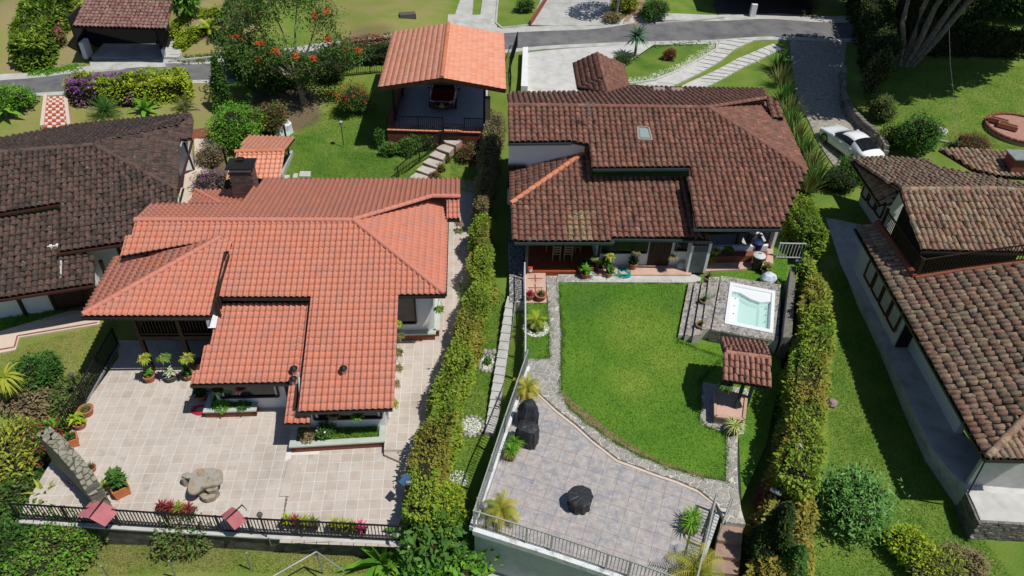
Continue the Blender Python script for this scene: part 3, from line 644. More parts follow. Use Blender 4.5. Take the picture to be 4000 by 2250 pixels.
RF3.face(v3, [(3342,888),(3424,872),(3572,1092),(3700,1070),(3900,1042),(4100,1012),(4100,1540),(3960,1645),(3849,1789)])
v4 = (P(3849,1790,lowz), slope(100, 17)); RF3.face(v4, [(3852,1790),(3962,1648),(4100,1545),(4100,1794)])
RF3.cap(pt(v1,3517,742), pt(v1,3890,739), .13); RF3.cap(pt(v1,3890,739), pt(v1,4080,755), .13); RF3.cap(pt(v3,4080,1555), pt(v3,3856,1786), .14)
RF3.finish()
M_flash = mat('red_flashing', [(.20,.055,.03),(.26,.08,.045)], rough=.7, scale=4)
mb = MB(); mb.tube([pt(v3,3426,874)+Vector((0,0,.1)), pt(v3,3572,1090)+Vector((0,0,.1))], .16, 10); mb.tube([pt(v3,3572,1090)+Vector((0,0,.08)), pt(v3,3750,1062)+Vector((0,0,.08)), pt(v3,4000,1030)+Vector((0,0,.08))], .10, 8); part('ridge_flashing', mb, M_flash, H3)
for pl, l in ((v1, [(3600,981),(4100,990)]), (v3, [(3340,890),(3849,1794)]), (vw, [(3320,624),(3438,800)]), (v4, [(3849,1795),(4100,1800)])): gutter(H3, [pt(pl, *a)+gz for a in l], M_gutter)
# balcony under the upper roof
bq = [pt(v3, 3440, 890), pt(v3, 3575, 1083), pt(v3, 3780, 1052), pt(v3, 4060, 1015)]
mb = MB()
for a, b in zip(bq[:-1], bq[1:]): 
    for dz in (.15, 1.0): mb.bar(a+Vector((0,0,dz)), b+Vector((0,0,dz)), .06)
rl3 = part('balcony_rail', mb, M_wood, H3)
bb = MB(); bb.bar((0,0,.15), (0,0,1.0), .03); bbm = mesh_of('baluster', bb, M_wood)
for a, b in zip(bq[:-1], bq[1:]):
    n = int((b-a).length/.13)
    for k in range(n): o = put('baluster', bbm, rl3); o.location = a+(b-a)*k/n-wo(H3)
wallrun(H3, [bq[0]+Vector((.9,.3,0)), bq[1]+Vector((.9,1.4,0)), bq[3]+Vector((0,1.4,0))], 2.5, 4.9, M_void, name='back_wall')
for a in (bq[0], bq[1]): mb = MB(); mb.bar(a, (a.x, a.y, 4.9), .13); part('post', mb, M_wood, H3)
# west wall with windows
def wpt(t, off, z): q = la+(lb-la)*t+ln*off; return Vector((q.x, q.y, z))
wallrun(H3, [wpt(0.0,.75,0), wpt(.41,.75,0)], .5, 3.4, M_white); wallrun(H3, [wpt(.41,.75,0), wpt(.41,2.2,0), wpt(.93,2.2,0)], .5, 3.6, M_void, name='back_wall')  # recess wall coloured near black to give the dark gap under the eave
for t0, t1 in ((.10,.165),(.175,.24),(.25,.315),(.325,.39)): window(H3, wpt(t0,.70,0), wpt(t1,.70,0), 1.5, 3.0, nx=1, mpane=M_curtain, mframe=mat('frame_brown', [(.10,.035,.02)]))
p0, p1 = P(3362,865,.9), P(3452,795,.9); 
q0, q1 = P(3352,800,.8), P(3432,905,.8); wallrun(H3, [q0, q1, q1+Vector((2,0,0))], .6, 4.0, M_white)
for k in range(3): a = q0+(q1-q0)*(k*.33+.03); b = q0+(q1-q0)*(k*.33+.28); window(H3, a, b, 1.6, 3.2, nx=1, mpane=M_curtain, mframe=mat('frame_brown', []))
wallrun(H3, [wpt(.94,.75,0), wpt(.94,.75,0)+Vector((4,-.2,0))], .5, 3.4, M_conc_w)
mb = MB(); a = P(3485,1222,.9); b = P(3745,1690,.9); mb.bar((a.x,a.y,1.3), (b.x,b.y,1.3), .30, .9); part('parapet', mb, mat('parapet_white', [(.75,.78,.82),(.82,.83,.84)], rough=.8, scale=3), H3)
mb = MB(); c_ = pt(vr, 3960, 660); mb.box((c_.x, c_.y, c_.z+.3), (.9,.9,1.0)); ch3 = part('chimney', mb, M_brick, H3); mb = MB(); mb.box((c_.x, c_.y, c_.z+.83), (1.1,1.1,.06)); part('chimney_cap', mb, M_grey, ch3)
mb = MB(); mb.bar(P(3849,1800,3.3), P(3783,1925,.95), .05); part('rain_chain', mb, M_dark, H3)
# ================================================================== ground and paved surfaces
terA = PP([(455,1330),(465,1395),(338,1573),(250,1720),(60,2035),(400,2058),(983,2092),(1585,2118),(1610,1990),(1640,1800),(1700,1500),(1560,1330)], 0)
pathD = PP([(1500,1757),(1612,1757),(1690,1600),(1770,1400),(1830,1150),(1862,900),(1872,700),(1740,700),(1700,1250),(1520,1330)], .3)
terB = PP([(2045,1470),(1848,2062),(2150,2162),(2700,2345),(2800,1985),(2795,1930),(2600,1800),(2300,1600),(2170,1470)], 1.1)
lotB = PP([(2050,960),(2050,1480),(1853,2062),(2700,2345),(2830,1960),(2890,1960),(2985,1750),(3040,1500),(3060,1250),(3080,900)], 1.05)
hedge2L = lotB
garage_floor = None
def build_ground():
    xs = np.concatenate([np.linspace(-400,-46,14), np.arange(-45,45,.45), np.linspace(46,400,14)])
    ys = np.concatenate([np.linspace(-60,5,6), np.arange(6,100,.45), np.linspace(101,600,16)])
    X, Y = np.meshgrid(xs, ys); Z = g0(X, Y)
    far = np.clip((Y-100)/60, 0, 1); Z = Z*(1-far)+far*12
    for poly, z in ((terA, -.25), (pathD, .05), (lotB, .7)):
        m_ = inpoly(X, Y, poly); Z = np.where(m_, np.minimum(Z, z), Z)
    m_ = inpoly(X, Y, [FCa, FCb, FCb+Vector((.3,8,0)), FCa+Vector((-.3,8,0))]); Z = np.where(m_, np.minimum(Z, FCa.z-.12), Z)
    for l, dzz in CARVE:
        c_ = GP(l); zc = min(p.z for p in c_); m_ = inpoly(X, Y, c_); Z = np.where(m_, np.minimum(Z, zc-.12), Z)
    # the lot walls: keep the land outside the lower edge below the slabs
    lush = np.zeros_like(X)
    nx_, ny_ = len(xs), len(ys); V = np.c_[X.ravel(), Y.ravel(), Z.ravel()]
    i = np.arange((ny_-1)*(nx_-1)); r_ = i//(nx_-1); c_ = i % (nx_-1); a = r_*nx_+c_
    F = np.c_[a, a+1, a+nx_+1, a+nx_]
    me = np_mesh('ground', V, F, np.zeros(len(F)), M_ground, True); me.polygons.foreach_set('use_smooth', [True]*len(F))
    # dryness: 0 lush, 1 dry olive, per vertex; soil in second attribute
    D = np.zeros(len(V)); S_ = np.zeros(len(V))
    def zone(poly, d=None, s_=None):
        m_ = inpoly(V[:, 0], V[:, 1], poly)
        if d is not None: D[m_] = d
        if s_ is not None: S_[m_] = s_
    D[:] = .35
    for d, s_, l in ZONES: zone(GP(l), d, s_)
    for arr in (D, S_):
        g = arr.reshape(ny_, nx_)
        for _ in range(3): g[1:-1, 1:-1] = (g[1:-1, 1:-1]*2+g[:-2, 1:-1]+g[2:, 1:-1]+g[1:-1, :-2]+g[1:-1, 2:])/6
    for nme, arr in (('dry', D), ('soil', S_)):
        at = me.attributes.new(nme, 'FLOAT', 'POINT'); at.data.foreach_set('value', arr.astype(np.float32))
    put('ground', me, None, 'structure'); return (xs, ys, D.reshape(ny_, nx_), S_.reshape(ny_, nx_), Z)
def grass_mat(name, attr=True, cols=None, fixed=0.0):
    m = bpy.data.materials.new(name); m.use_nodes = True; nt = m.node_tree; N = nt.nodes; L = nt.links; b = N['Principled BSDF']
    b.inputs['Roughness'].default_value = .9; b.inputs['Specular IOR Level'].default_value = .15
    geo = N.new('ShaderNodeNewGeometry'); n1 = N.new('ShaderNodeTexNoise'); n1.inputs['Scale'].default_value = .6; n1.inputs['Detail'].default_value = 5; L.new(geo.outputs['Position'], n1.inputs['Vector'])
    n2 = N.new('ShaderNodeTexNoise'); n2.inputs['Scale'].default_value = 14; n2.inputs['Detail'].default_value = 5; n2.inputs['Roughness'].default_value = .75; L.new(geo.outputs['Position'], n2.inputs['Vector'])
    dry = None
    if attr: dry = N.new('ShaderNodeAttribute'); dry.attribute_name = 'dry'; dry = dry.outputs['Fac']
    else: v = N.new('ShaderNodeValue'); v.outputs[0].default_value = fixed; dry = v.outputs[0]
    def math_(op, a, b_):
        q = N.new('ShaderNodeMath'); q.operation = op
        for k, x in enumerate((a, b_)):
            if isinstance(x, (int, float)): q.inputs[k].default_value = x
            else: L.new(x, q.inputs[k])
        return q.outputs[0]
    f = math_('ADD', math_('MULTIPLY_ADD', dry, 1.0), math_('ADD', math_('MULTIPLY', math_('SUBTRACT', n1.outputs[0], .5), .9), math_('MULTIPLY', math_('SUBTRACT', n2.outputs[0], .5), .75))) if False else None
    s1_ = math_('MULTIPLY', math_('SUBTRACT', n1.outputs[0], .5), .9); s2_ = math_('MULTIPLY', math_('SUBTRACT', n2.outputs[0], .5), .8)
    f = math_('ADD', math_('ADD', dry, .12), math_('ADD', s1_, s2_))
    r = ramp_node(nt, cols or [(.05,.115,.016), (.095,.185,.026), (.165,.235,.04), (.26,.255,.08), (.29,.24,.12)], [0,.22,.5,.85,1.1/1.1]); L.new(f, r.inputs[0]); col = r.outputs[0]
    if attr:
        sa = N.new('ShaderNodeAttribute'); sa.attribute_name = 'soil'
        g = math_('ADD', sa.outputs['Fac'], math_('MULTIPLY', math_('SUBTRACT', n2.outputs[0], .5), .9)); mr = N.new('ShaderNodeMapRange'); mr.inputs[1].default_value = .4; mr.inputs[2].default_value = .65; L.new(g, mr.inputs[0])
        rs = ramp_node(nt, [(.05,.035,.022), (.16,.12,.075), (.24,.19,.12)]); L.new(n2.outputs[0], rs.inputs[0]); mc = N.new('ShaderNodeMix'); mc.data_type = 'RGBA'; L.new(mr.outputs[0], mc.inputs[0]); L.new(col, mc.inputs[6]); L.new(rs.outputs[0], mc.inputs[7]); col = mc.outputs[2]
    L.new(col, b.inputs['Base Color']); n3 = N.new('ShaderNodeTexNoise'); n3.inputs['Scale'].default_value = 28; n3.inputs['Detail'].default_value = 5; L.new(geo.outputs['Position'], n3.inputs['Vector'])
    bp = N.new('ShaderNodeBump'); bp.inputs['Strength'].default_value = .8; bp.inputs['Distance'].default_value = .05; L.new(n3.outputs[0], bp.inputs['Height']); L.new(bp.outputs[0], b.inputs['Normal'])
    MATS[name] = m; return m
M_ground = grass_mat('ground_grass')
# (dryness, soil, outline in the photograph)
ZONES = [(.58,0,[(0,1370),(480,1230),(460,1400),(300,1700),(0,1700)]), (.72,0,[(0,330),(1000,300),(1000,620),(0,640)]), (.95,.1,[(0,0),(330,0),(330,300),(0,300)]),
 (.9,.1,[(640,0),(1000,0),(1000,270),(700,270)]), (.65,.05,[(1200,0),(1760,0),(1740,150),(1250,200)]), (.8,.55,[(1330,110),(1560,95),(1560,165),(1330,180)]),
 (.2,0,[(1100,480),(1780,350),(1780,720),(1100,720)]), (.6,.75,[(980,330),(1260,350),(1270,480),(1080,540),(980,520)]),
 (.15,0,[(2360,160),(2800,150),(2700,260),(2450,330)]), (.25,0,[(2700,340),(3100,200),(3100,420)]), (.28,0,[(2560,0),(2800,0),(2800,90),(2560,90)]),
 (.32,0,[(3380,260),(4000,220),(4000,600),(3380,640)]), (.25,0,[(3050,1300),(4150,1300),(4150,2300),(3050,2300)]), (.3,.3,[(2000,0),(2070,0),(2040,90),(1990,90)]),
 (.3,.15,[(1700,1100),(1990,900),(2000,1500),(1880,2000),(1560,2000)]), (.6,.5,[(0,2060),(1700,2130),(1700,2250),(0,2250)]), (.5,.35,[(0,1650),(300,1650),(200,2050),(0,2050)]),
 (.4,.8,[(640,600),(900,560),(900,780),(700,790)])]
FCa, FCb = G(335,240), G(655,234)
CARVE = [([(335,238),(655,232),(665,120),(340,125)],0), ([(2800,68),(3175,54),(3180,-40),(2790,-40)],0)]
GRID = build_ground()
# lawn blades: real blades over the lawns, one mass per lawn
def blades(name, poly, n, zf, m, h=.06, label=None, excl=(), clump=0):
    xs = [p[0] for p in poly]; ys = [p[1] for p in poly]; X = RG.uniform(min(xs), max(xs), n*3); Y = RG.uniform(min(ys), max(ys), n*3)
    k = inpoly(X, Y, poly)
    for e in excl: k &= ~inpoly(X, Y, e)
    X = X[k][:n]; Y = Y[k][:n]; Z = zf(X, Y) if callable(zf) else np.full(len(X), zf); N_ = len(X)
    a = RG.uniform(0, 2*np.pi, N_); hh = h*RG.uniform(.5, 1.4, N_); w_ = .012+.3*hh*.2; lx = RG.normal(0, .5, N_)*hh; ly = RG.normal(0, .5, N_)*hh
    V = np.empty((N_, 3, 3)); V[:, 0] = np.c_[X-np.cos(a)*w_, Y-np.sin(a)*w_, Z-.01]; V[:, 1] = np.c_[X+np.cos(a)*w_, Y+np.sin(a)*w_, Z-.01]; V[:, 2] = np.c_[X+lx, Y+ly, Z+hh]
    return np_put(name, V.reshape(-1, 3), np.arange(3*N_).reshape(N_, 3), RG.uniform(0, 1, N_), m, None, kind='stuff')
L_grass = leafm('grass_blade', [(.05,.115,.018), (.10,.20,.028), (.17,.26,.045)], trans=.3)
L_grass_l = leafm('grass_blade_light', [(.12,.19,.025), (.18,.25,.04), (.24,.28,.07)], trans=.3)
L_grass_y = leafm('grass_blade_dry', [(.07,.10,.02), (.13,.15,.035), (.2,.19,.06)], trans=.25)
L_gard = leafm('garden_blade', [(.05,.115,.014), (.085,.175,.020), (.14,.235,.032)], trans=.35)
# ---- garden lot
mb = MB(); mb.prism(lotB, -2.2, 1.05); setting('garden_base', mb, mat('rendered_wall', [(.40,.43,.46),(.52,.54,.55)], rough=.9, scale=1.2, stain=(.28,.28,.26), stamt=.5))
lawn1 = PP([(2178,1098),(2200,1300),(2186,1540),(2223,1600),(2310,1668),(2414,1740),(2517,1792),(2621,1833),(2735,1864),(2838,1882),(2840,1700),(2735,1655),(2735,1480),(2830,1400),(2650,1335),(2690,1105)], 1.2)
lawn2 = PP([(2735,1480),(2830,1400),(2650,1335),(2690,1100),(2760,1060),(3082,895),(3064,1243),(3046,1492),(2992,1740),(2897,1950),(2885,1700),(2860,1690),(2850,1650)], 1.2)
lawnS = PP([(2054,1183),(2140,1183),(2146,1252),(2146,1402),(2050,1402)], 1.2)
mb = MB(); 
for l in (lawn1, lawn2, lawnS): mb.prism(l, 1.0, None if False else 1.2)
GL = grass_mat('garden_grass', False, [(.06,.15,.016), (.085,.205,.020), (.13,.25,.028), (.21,.29,.045), (.26,.23,.10)], .25)
setting('garden_lawn', mb, GL)
pats = [(*P(2500,1270,1.2), 2.6), (*P(2590,1400,1.2), 2.2), (*P(2480,1480,1.2), 1.8), (*P(2440,1330,1.2), 1.6)]
for m_ in (GL, L_gard): add_patch(m_, pats, (.22,.31,.045), .7)
add_patch(GL, [(*P(2300,1180,1.2), 2.0), (*P(2640,1180,1.2), 1.6)], (.06,.15,.03), .6)
blades('lawn_grass', lawn1, 30000, 1.2, L_gard)
def fringe(poly, n, z, m):
    pts = np.array([[p[0], p[1]] for p in poly]+[[poly[0][0], poly[0][1]]]); sg = np.hypot(*(pts[1:]-pts[:-1]).T); cum = np.r_[0, np.cumsum(sg)]; t = RG.uniform(0, cum[-1], n); X = np.interp(t, cum, pts[:, 0])+RG.normal(0, .05, n)+.05*np.sin(t*7); Y = np.interp(t, cum, pts[:, 1])+RG.normal(0, .05, n)+.05*np.cos(t*5); hh = RG.uniform(.04, .11, n); a = RG.uniform(0, 6.28, n); lx = RG.normal(0, .6, n)*hh; ly = RG.normal(0, .6, n)*hh
    V = np.empty((n, 3, 3)); V[:, 0] = np.c_[X-np.cos(a)*.018, Y-np.sin(a)*.018, np.full(n, z)]; V[:, 1] = np.c_[X+np.cos(a)*.018, Y+np.sin(a)*.018, np.full(n, z)]; V[:, 2] = np.c_[X+lx, Y+ly, z+hh]; np_put('grass_fringe', V.reshape(-1, 3), np.arange(3*n).reshape(n, 3), RG.uniform(0, 1, n), m, None, kind='stuff')
fringe(lawn1, 7000, 1.205, L_gard); fringe(lawnS, 1600, 1.205, L_gard)
blades('lawn_grass', lawn2, 12000, 1.2, L_gard); blades('lawn_grass', lawnS, 3500, 1.2, L_grass)
mb = MB(); edge = PP([(2176,1545),(2214,1604),(2300,1672),(2404,1744),(2507,1797),(2611,1838),(2725,1870),(2836,1888),(2838,1872),(2735,1850),(2621,1815),(2530,1775),(2430,1715),(2330,1640),(2240,1570),(2200,1530)], 1.204); mb.face(edge[::-1] if True else edge)
e_ = setting('bare_soil_edge', mb, mat('worn_soil', [(.10,.10,.035),(.22,.165,.09),(.26,.2,.12)], rough=1, scale=7, bump=.4))
# ---- plain slabs round the garden house
mb = MB(); mb.prism(PP([(2320,1072),(2712,1072),(2740,1085),(2735,1100),(2690,1103),(2175,1100),(2180,1072)], 1.27), 1.0, 1.265); setting('concrete_path', mb, M_conc_w)
M_pink = mat('pink_tile', [])
mb = MB(); mb.prism(PP([(2053,1066),(2131,1066),(2135,1182),(2053,1182)], 1.27), 1.0, 1.26); tp = setting('tiled_pad', mb, M_pink)
M_rtile = mat('red_inlay', [(.24,.08,.06),(.32,.12,.09)], rough=.8, scale=9)
for cy_ in (1088, 1124, 1155):
    c_ = P(2091, cy_, 1.262); mb = MB(); mb.box((c_.x,c_.y,1.264), (.75,.07,.008), R(3)); mb.box((c_.x,c_.y,1.2645), (.07,.62,.009), R(3)); part('inlay_tile', mb, M_rtile, tp)
def clip(subj, conv):
    out = [(p[0], p[1]) for p in subj]
    for i in range(len(conv)):
        a, b = conv[i], conv[(i+1) % len(conv)]; inp = out; out = []
        f = lambda p: (b[0]-a[0])*(p[1]-a[1])-(b[1]-a[1])*(p[0]-a[0])
        for j in range(len(inp)):
            p, q = inp[j], inp[(j+1) % len(inp)]; fp, fq = f(p), f(q)
            if fp >= 0: out.append(p)
            if (fp >= 0) != (fq >= 0): t = fp/(fp-fq); out.append((p[0]+(q[0]-p[0])*t, p[1]+(q[1]-p[1])*t))
        if len(out) < 3: return []
    o = []
    for p in out:
        if not o or math.hypot(p[0]-o[-1][0], p[1]-o[-1][1]) > 1e-3: o.append(p)
    return o if len(o) > 2 else []
# ---- crazy paving: stones one by one
def crazy(parent, poly, z, size, m, maxn=300, h=.022, gap=.86, jit=.33):
    xs = [p[0] for p in poly]; ys = [p[1] for p in poly]; x0, x1, y0, y1 = min(xs)-size, max(xs)+size, min(ys)-size, max(ys)+size
    H = size*.866; cs = {}
    def corner(i, j, k):
        key = (i, j, k)
        if key not in cs:
            cx = x0+(i+.5*(j % 2))*size; cy = y0+j*H
            c = (cx+(.5 if k == 0 else 0)*size, cy+(H/3 if k == 0 else H*2/3)); cs[key] = (c[0]+random.uniform(-jit, jit)*size, c[1]+random.uniform(-jit, jit)*size)
        return cs[key]
    out = []
    for j in range(1, int((y1-y0)/H)+1):
        for i in range(1, int((x1-x0)/size)+1):
            cx = x0+(i+.5*(j % 2))*size; cy = y0+j*H; o = j % 2
            # six corners: right-up(0), up(1) of self ; neighbours share
            c = [corner(i, j, 0), corner(i, j, 1), corner(i-1, j, 0), corner(i-1+o, j-1, 1), corner(i-1+o, j-1, 0) if False else corner(i-1+o, j-1, 1), corner(i+o, j-1, 1)]
            c = [corner(i, j, 0), corner(i, j, 1), corner(i-1, j, 0)]
            lo_l = corner(i-1+o, j-1, 1); lo_r = corner(i+o, j-1, 1); lo_m = corner(i-1+o, j-1, 0)
            c += [lo_l, lo_m, lo_r]
            mx = sum(p[0] for p in c)/6; my = sum(p[1] for p in c)/6
            c.sort(key=lambda p: math.atan2(p[1]-my, p[0]-mx))
            c = [(mx+(p[0]-mx)*gap, my+(p[1]-my)*gap, 0) for p in c]
            ins = [bool(inpoly(p[0], p[1], poly)) for p in c]
            if not any(ins): continue
            if not all(ins):
                c2 = clip(poly, c)
                if not c2: continue
                ar = abs(sum(c2[i_][0]*c2[(i_+1) % len(c2)][1]-c2[(i_+1) % len(c2)][0]*c2[i_][1] for i_ in range(len(c2))))/2
                if ar < size*size*.06: continue
                c = [(p[0], p[1], 0) for p in c2]
            zz = z(mx, my) if callable(z) else z
            out.append((c, zz, mx, my))
    out.sort(key=lambda t: (t[2]**2+t[3]**2)); mb = MB()
    for n, (c, zz, mx, my) in enumerate(out):
        hh = h*random.uniform(.6, 1.2); tgt = MB() if n < maxn else mb
        tgt.prism([Vector((p[0], p[1], 0)) for p in c], zz-.02, zz+hh, r=random.random())
        if n < maxn: tgt.r = [0]*len(tgt.r) if False else tgt.r; part('stone', tgt, m, parent)
    if mb.v: part('stones', mb, m, parent, kind='stuff')
    return len(out)
pp1 = PP([(2133,1078),(2180,1078),(2183,1110),(2192,1540),(2223,1600),(2310,1668),(2414,1740),(2517,1792),(2621,1833),(2735,1864),(2836,1882),(2838,1707),(2882,1700),(2878,1880),(2895,1990),(2912,2050),(2836,2040),(2800,1967),(2733,1913),(2650,1877),(2557,1846),(2489,1820),(2417,1794),(2365,1753),(2318,1717),(2256,1660),(2179,1600),(2097,1525),(2060,1480),(2048,1403),(2148,1403),(2140,1180)], 1.205)
mb = MB(); mb.prism(pp1, 1.0, 1.212); po = setting('stone_path', mb, M_mortar)
crazy(po, pp1, 1.212, .285, M_pstone, 300)
pp2 = PP([(2180,1076),(2320,1076),(2318,1098),(2180,1100)], 1.27); crazy(po, pp2, 1.266, .3, M_pstone, 60)
pp3 = PP([(2745,1495),(2925,1520),(2905,1695),(2850,1700),(2733,1655)], 1.2); mb = MB(); mb.prism(pp3, 1.0, 1.214); po3 = setting('kiosk_paving', mb, M_mortar); crazy(po3, pp3, 1.214, .27, M_pstone, 120)
# ---- patterned floor tiles
def tiles(parent, poly, z, ox, oy, yaw, s_, gap, m, maxn=300, excl=(), h=.006, skip=()):
    mb = MB(); mb.face([(0,0,h), (s_-gap,0,h), (s_-gap,s_-gap,h), (0,s_-gap,h)])
    for a, b in (((0,0),(1,0)),((1,0),(1,1)),((1,1),(0,1)),((0,1),(0,0))):
        t = s_-gap; mb.face([(b[0]*t,b[1]*t,h),(a[0]*t,a[1]*t,h),(a[0]*t,a[1]*t,-.004),(b[0]*t,b[1]*t,-.004)][::-1])
    mb.f = [f for f in mb.f]; me = mesh_of('floor_tile', mb, m); xs = [p[0] for p in poly]; ys = [p[1] for p in poly]; co, si = math.cos(yaw), math.sin(yaw); L_ = []
    n = int(max(max(xs)-min(xs), max(ys)-min(ys))*1.5/s_)+2
    for i in range(-n, n):
        for j in range(-n, n):
            cx = ox+(i+.5)*s_*co-(j+.5)*s_*si; cy = oy+(i+.5)*s_*si+(j+.5)*s_*co; L_.append((cx, cy, i, j))
    A_ = np.array(L_); k = np.ones(len(A_), bool); t2 = (s_-gap)
    cor = [(A_[:,0]+(-.5*s_+u*t2)*co-(-.5*s_+v*t2)*si, A_[:,1]+(-.5*s_+u*t2)*si+(-.5*s_+v*t2)*co) for u, v in ((0,0),(1,0),(1,1),(0,1))]
    ins = [inpoly(c[0], c[1], poly) for c in cor]; anyin = ins[0]|ins[1]|ins[2]|ins[3]; allin = ins[0]&ins[1]&ins[2]&ins[3]
    for e in excl: k &= ~inpoly(A_[:, 0], A_[:, 1], e)
    bmb = MB()
    for q in np.nonzero(anyin & ~allin & k)[0]:
        c = clip(poly, [(cc[0][q], cc[1][q]) for cc in cor])
        if c: bmb.prism([Vector((p[0], p[1], 0)) for p in c], z-.004, z+h, r=random.random())
    if bmb.v: part('cut_tiles', bmb, m, parent, kind='stuff')
    k &= allin
    A_ = A_[k]; px_ = []
    for cx, cy, i, j in A_:
        a, b = pix((cx, cy, z)); ok = -30 < a < 4030 and -30 < b < 2280; px_.append((math.hypot(cx, cy)+(0 if ok else 500), cx, cy, i, j))
    px_.sort(); V = []; F = []; RN = []; base = np.array([v.co for v in me.vertices]); off = 0; fc = np.array([list(p.vertices) for p in me.polygons])
    for q, (d, cx, cy, i, j) in enumerate(px_):
        x = ox+i*s_*co-j*s_*si; y = oy+i*s_*si+j*s_*co
        if q < maxn:
            o = put('floor_tile', me, parent); o.location = (x, y, z); o.rotation_euler = (0, 0, yaw)
        else:
            B = np.c_[x+base[:, 0]*co-base[:, 1]*si, y+base[:, 0]*si+base[:, 1]*co, z+base[:, 2]]; V.append(B); F.append(fc+off); off += len(base); RN.append(np.full(len(fc), random.random()))
    if V: np_put('floor_tiles', np.vstack(V), np.vstack(F), np.concatenate(RN), m, parent, kind='stuff')
M_tA = mat('terrace_tile', [(.43,.365,.31),(.49,.425,.37),(.53,.48,.43),(.39,.34,.285)], rough=.75, rnd=True, scale=2.2, noise=.45, stain=(.30,.26,.22), stamt=.45, stscale=.45)
M_grA = mat('terrace_grout', [(.62,.58,.53),(.70,.67,.62)], rough=.9, scale=3)
M_tB = mat('slate_look_tile', [(.23,.235,.26),(.29,.285,.30),(.345,.32,.315),(.42,.37,.335),(.28,.285,.315)], rough=.55, rnd=True, scale=3.2, noise=.85, stain=(.52,.51,.51), stamt=.6, stscale=6, bump=.1, detail=10)
M_grB = mat('slate_grout', [(.16,.14,.13)], rough=.9)
planter1 = PP([(1140,1762),(1500,1742),(1500,1600),(1200,1600)], 0)
mb = MB(); mb.prism(terA, -.14, 0); tA = setting('terrace', mb, [M_grA]); mb = MB(); mb.prism(terA, -2.3, -.14); setting('retaining_wall', mb, mat('mossy_wall', [(.035,.035,.025),(.09,.085,.065),(.16,.15,.12)], rough=1, scale=2.2, bump=.5)); 
og = P(716.2, 1674, 0); og2 = P(1374.2, 1803.8, 0); split = PP([(1137,1790),(1090,2120),(1620,2140),(1700,1500),(1150,1500)], 0)
tiles(tA, terA, 0, og.x, og.y, R(4.53), .45, .02, M_tA, 230, excl=(split,)); tiles(tA, split, 0, og2.x, og2.y, R(4.76), .45, .022, M_tA, 70, excl=(planter1,))
mb = MB(); mb.prism(pathD, -.5, .3); tD = setting('side_path', mb, [M_grA]); og = P(1618, 1365, .3); tiles(tD, pathD, .3, og.x, og.y, R(4.3), .45, .022, M_tA, 200)
mb = MB(); mb.prism(PP([(1500,1775),(1590,1815),(1640,1770),(1640,1740),(1500,1740)], .15), 0, .15); setting('garden_step', mb, M_tA)
mb = MB(); rs = PP([(1128,1790),(1170,1790),(1130,1935),(1090,1935)], .1); mb.prism(rs, 0, .06); setting('ramp_strip', mb, M_tA)
mb = MB(); mb.prism(terB, .9, 1.1); tB = setting('terrace', mb, [M_grB]); 
terBi = PP([(2060,1480),(1868,2045),(2150,2150),(2700,2335),(2790,1985),(2792,1978),(2725,1926),(2642,1890),(2549,1859),(2481,1833),(2409,1807),(2357,1766),(2310,1730),(2248,1673),(2171,1613),(2083,1528)], 1.1)
og = P(2353.2, 1853.8, 1.1); tiles(tB, terBi, 1.1, og.x, og.y, R(-18.2), .6, .012, M_tB, 200)
mb = MB(); rim = [(2083,1528),(2171,1613),(2248,1673),(2310,1730),(2357,1766),(2409,1807),(2481,1833),(2549,1859),(2642,1890),(2725,1926),(2792,1978)]
up_ = [(a+10, b-13) for a, b in rim]
M_peach = mat('peach_edging', [(.55,.46,.37),(.62,.54,.45)], rough=.8, scale=5)
for i in range(len(rim)-1): mb.prism(PP([rim[i], rim[i+1], up_[i+1], up_[i]], 1.1), .95, 1.135)
setting('edging', mb, M_peach)
# terrace B perimeter wall and lower terraces
M_capw = mat('wall_cap', [(.62,.66,.70),(.72,.74,.75)], rough=.8, scale=3, stain=(.20,.19,.17), stamt=.75, stscale=3)
mb = MB()
wl_ = PP([(2066,1440),(1850,2070)], 1.1); wr_ = PP([(1850,2070),(2150,2165),(2640,2330)], 1.1)
mb.bar(wl_[0]+Vector((-.05,0,.05)), wl_[1]+Vector((-.05,0,.05)), .22, .25)
for a, b in zip(wr_[:-1], wr_[1:]): mb.bar(a+Vector((0,-.05,.05)), b+Vector((0,-.05,.05)), .22, .25)
solo('parapet', mb, M_capw, 'white stained parapet kerb round the slate tiled terrace', 'parapet wall')
sl_ = thing('garden_stairs', 'pinkish shaded steps going down beside the slate terrace gate', 'stairs', P(2860,2100,.8))
for i in range(5): zz_ = 1.0-.2*i; mb = MB(); mb.prism(PP([(2818-14*i,2030+62*i),(2905-6*i,2040+62*i),(2898-6*i,2120+62*i),(2805-14*i,2110+62*i)], zz_), -1.5, zz_); part('step', mb, mat('step_pink_shaded', [(.26,.17,.13),(.36,.25,.20)], scale=3, rough=.9), sl_)  # pink tile colour darkened, so shade on the steps is painted in
mb = MB(); mb.prism(GP([(1800,2180),(2500,2420),(2400,2500),(1750,2300)]), -3, -1.42); setting('lower_yard', mb, M_conc)
mb = MB(); q = PP([(1735,2110),(1860,2155),(1850,2200),(1730,2150)], -.6); mb.prism(q, -2, -.6); solo('low_wall', mb, M_conc, 'short grey rendered wall between the green shrub and terrace wall', 'wall')
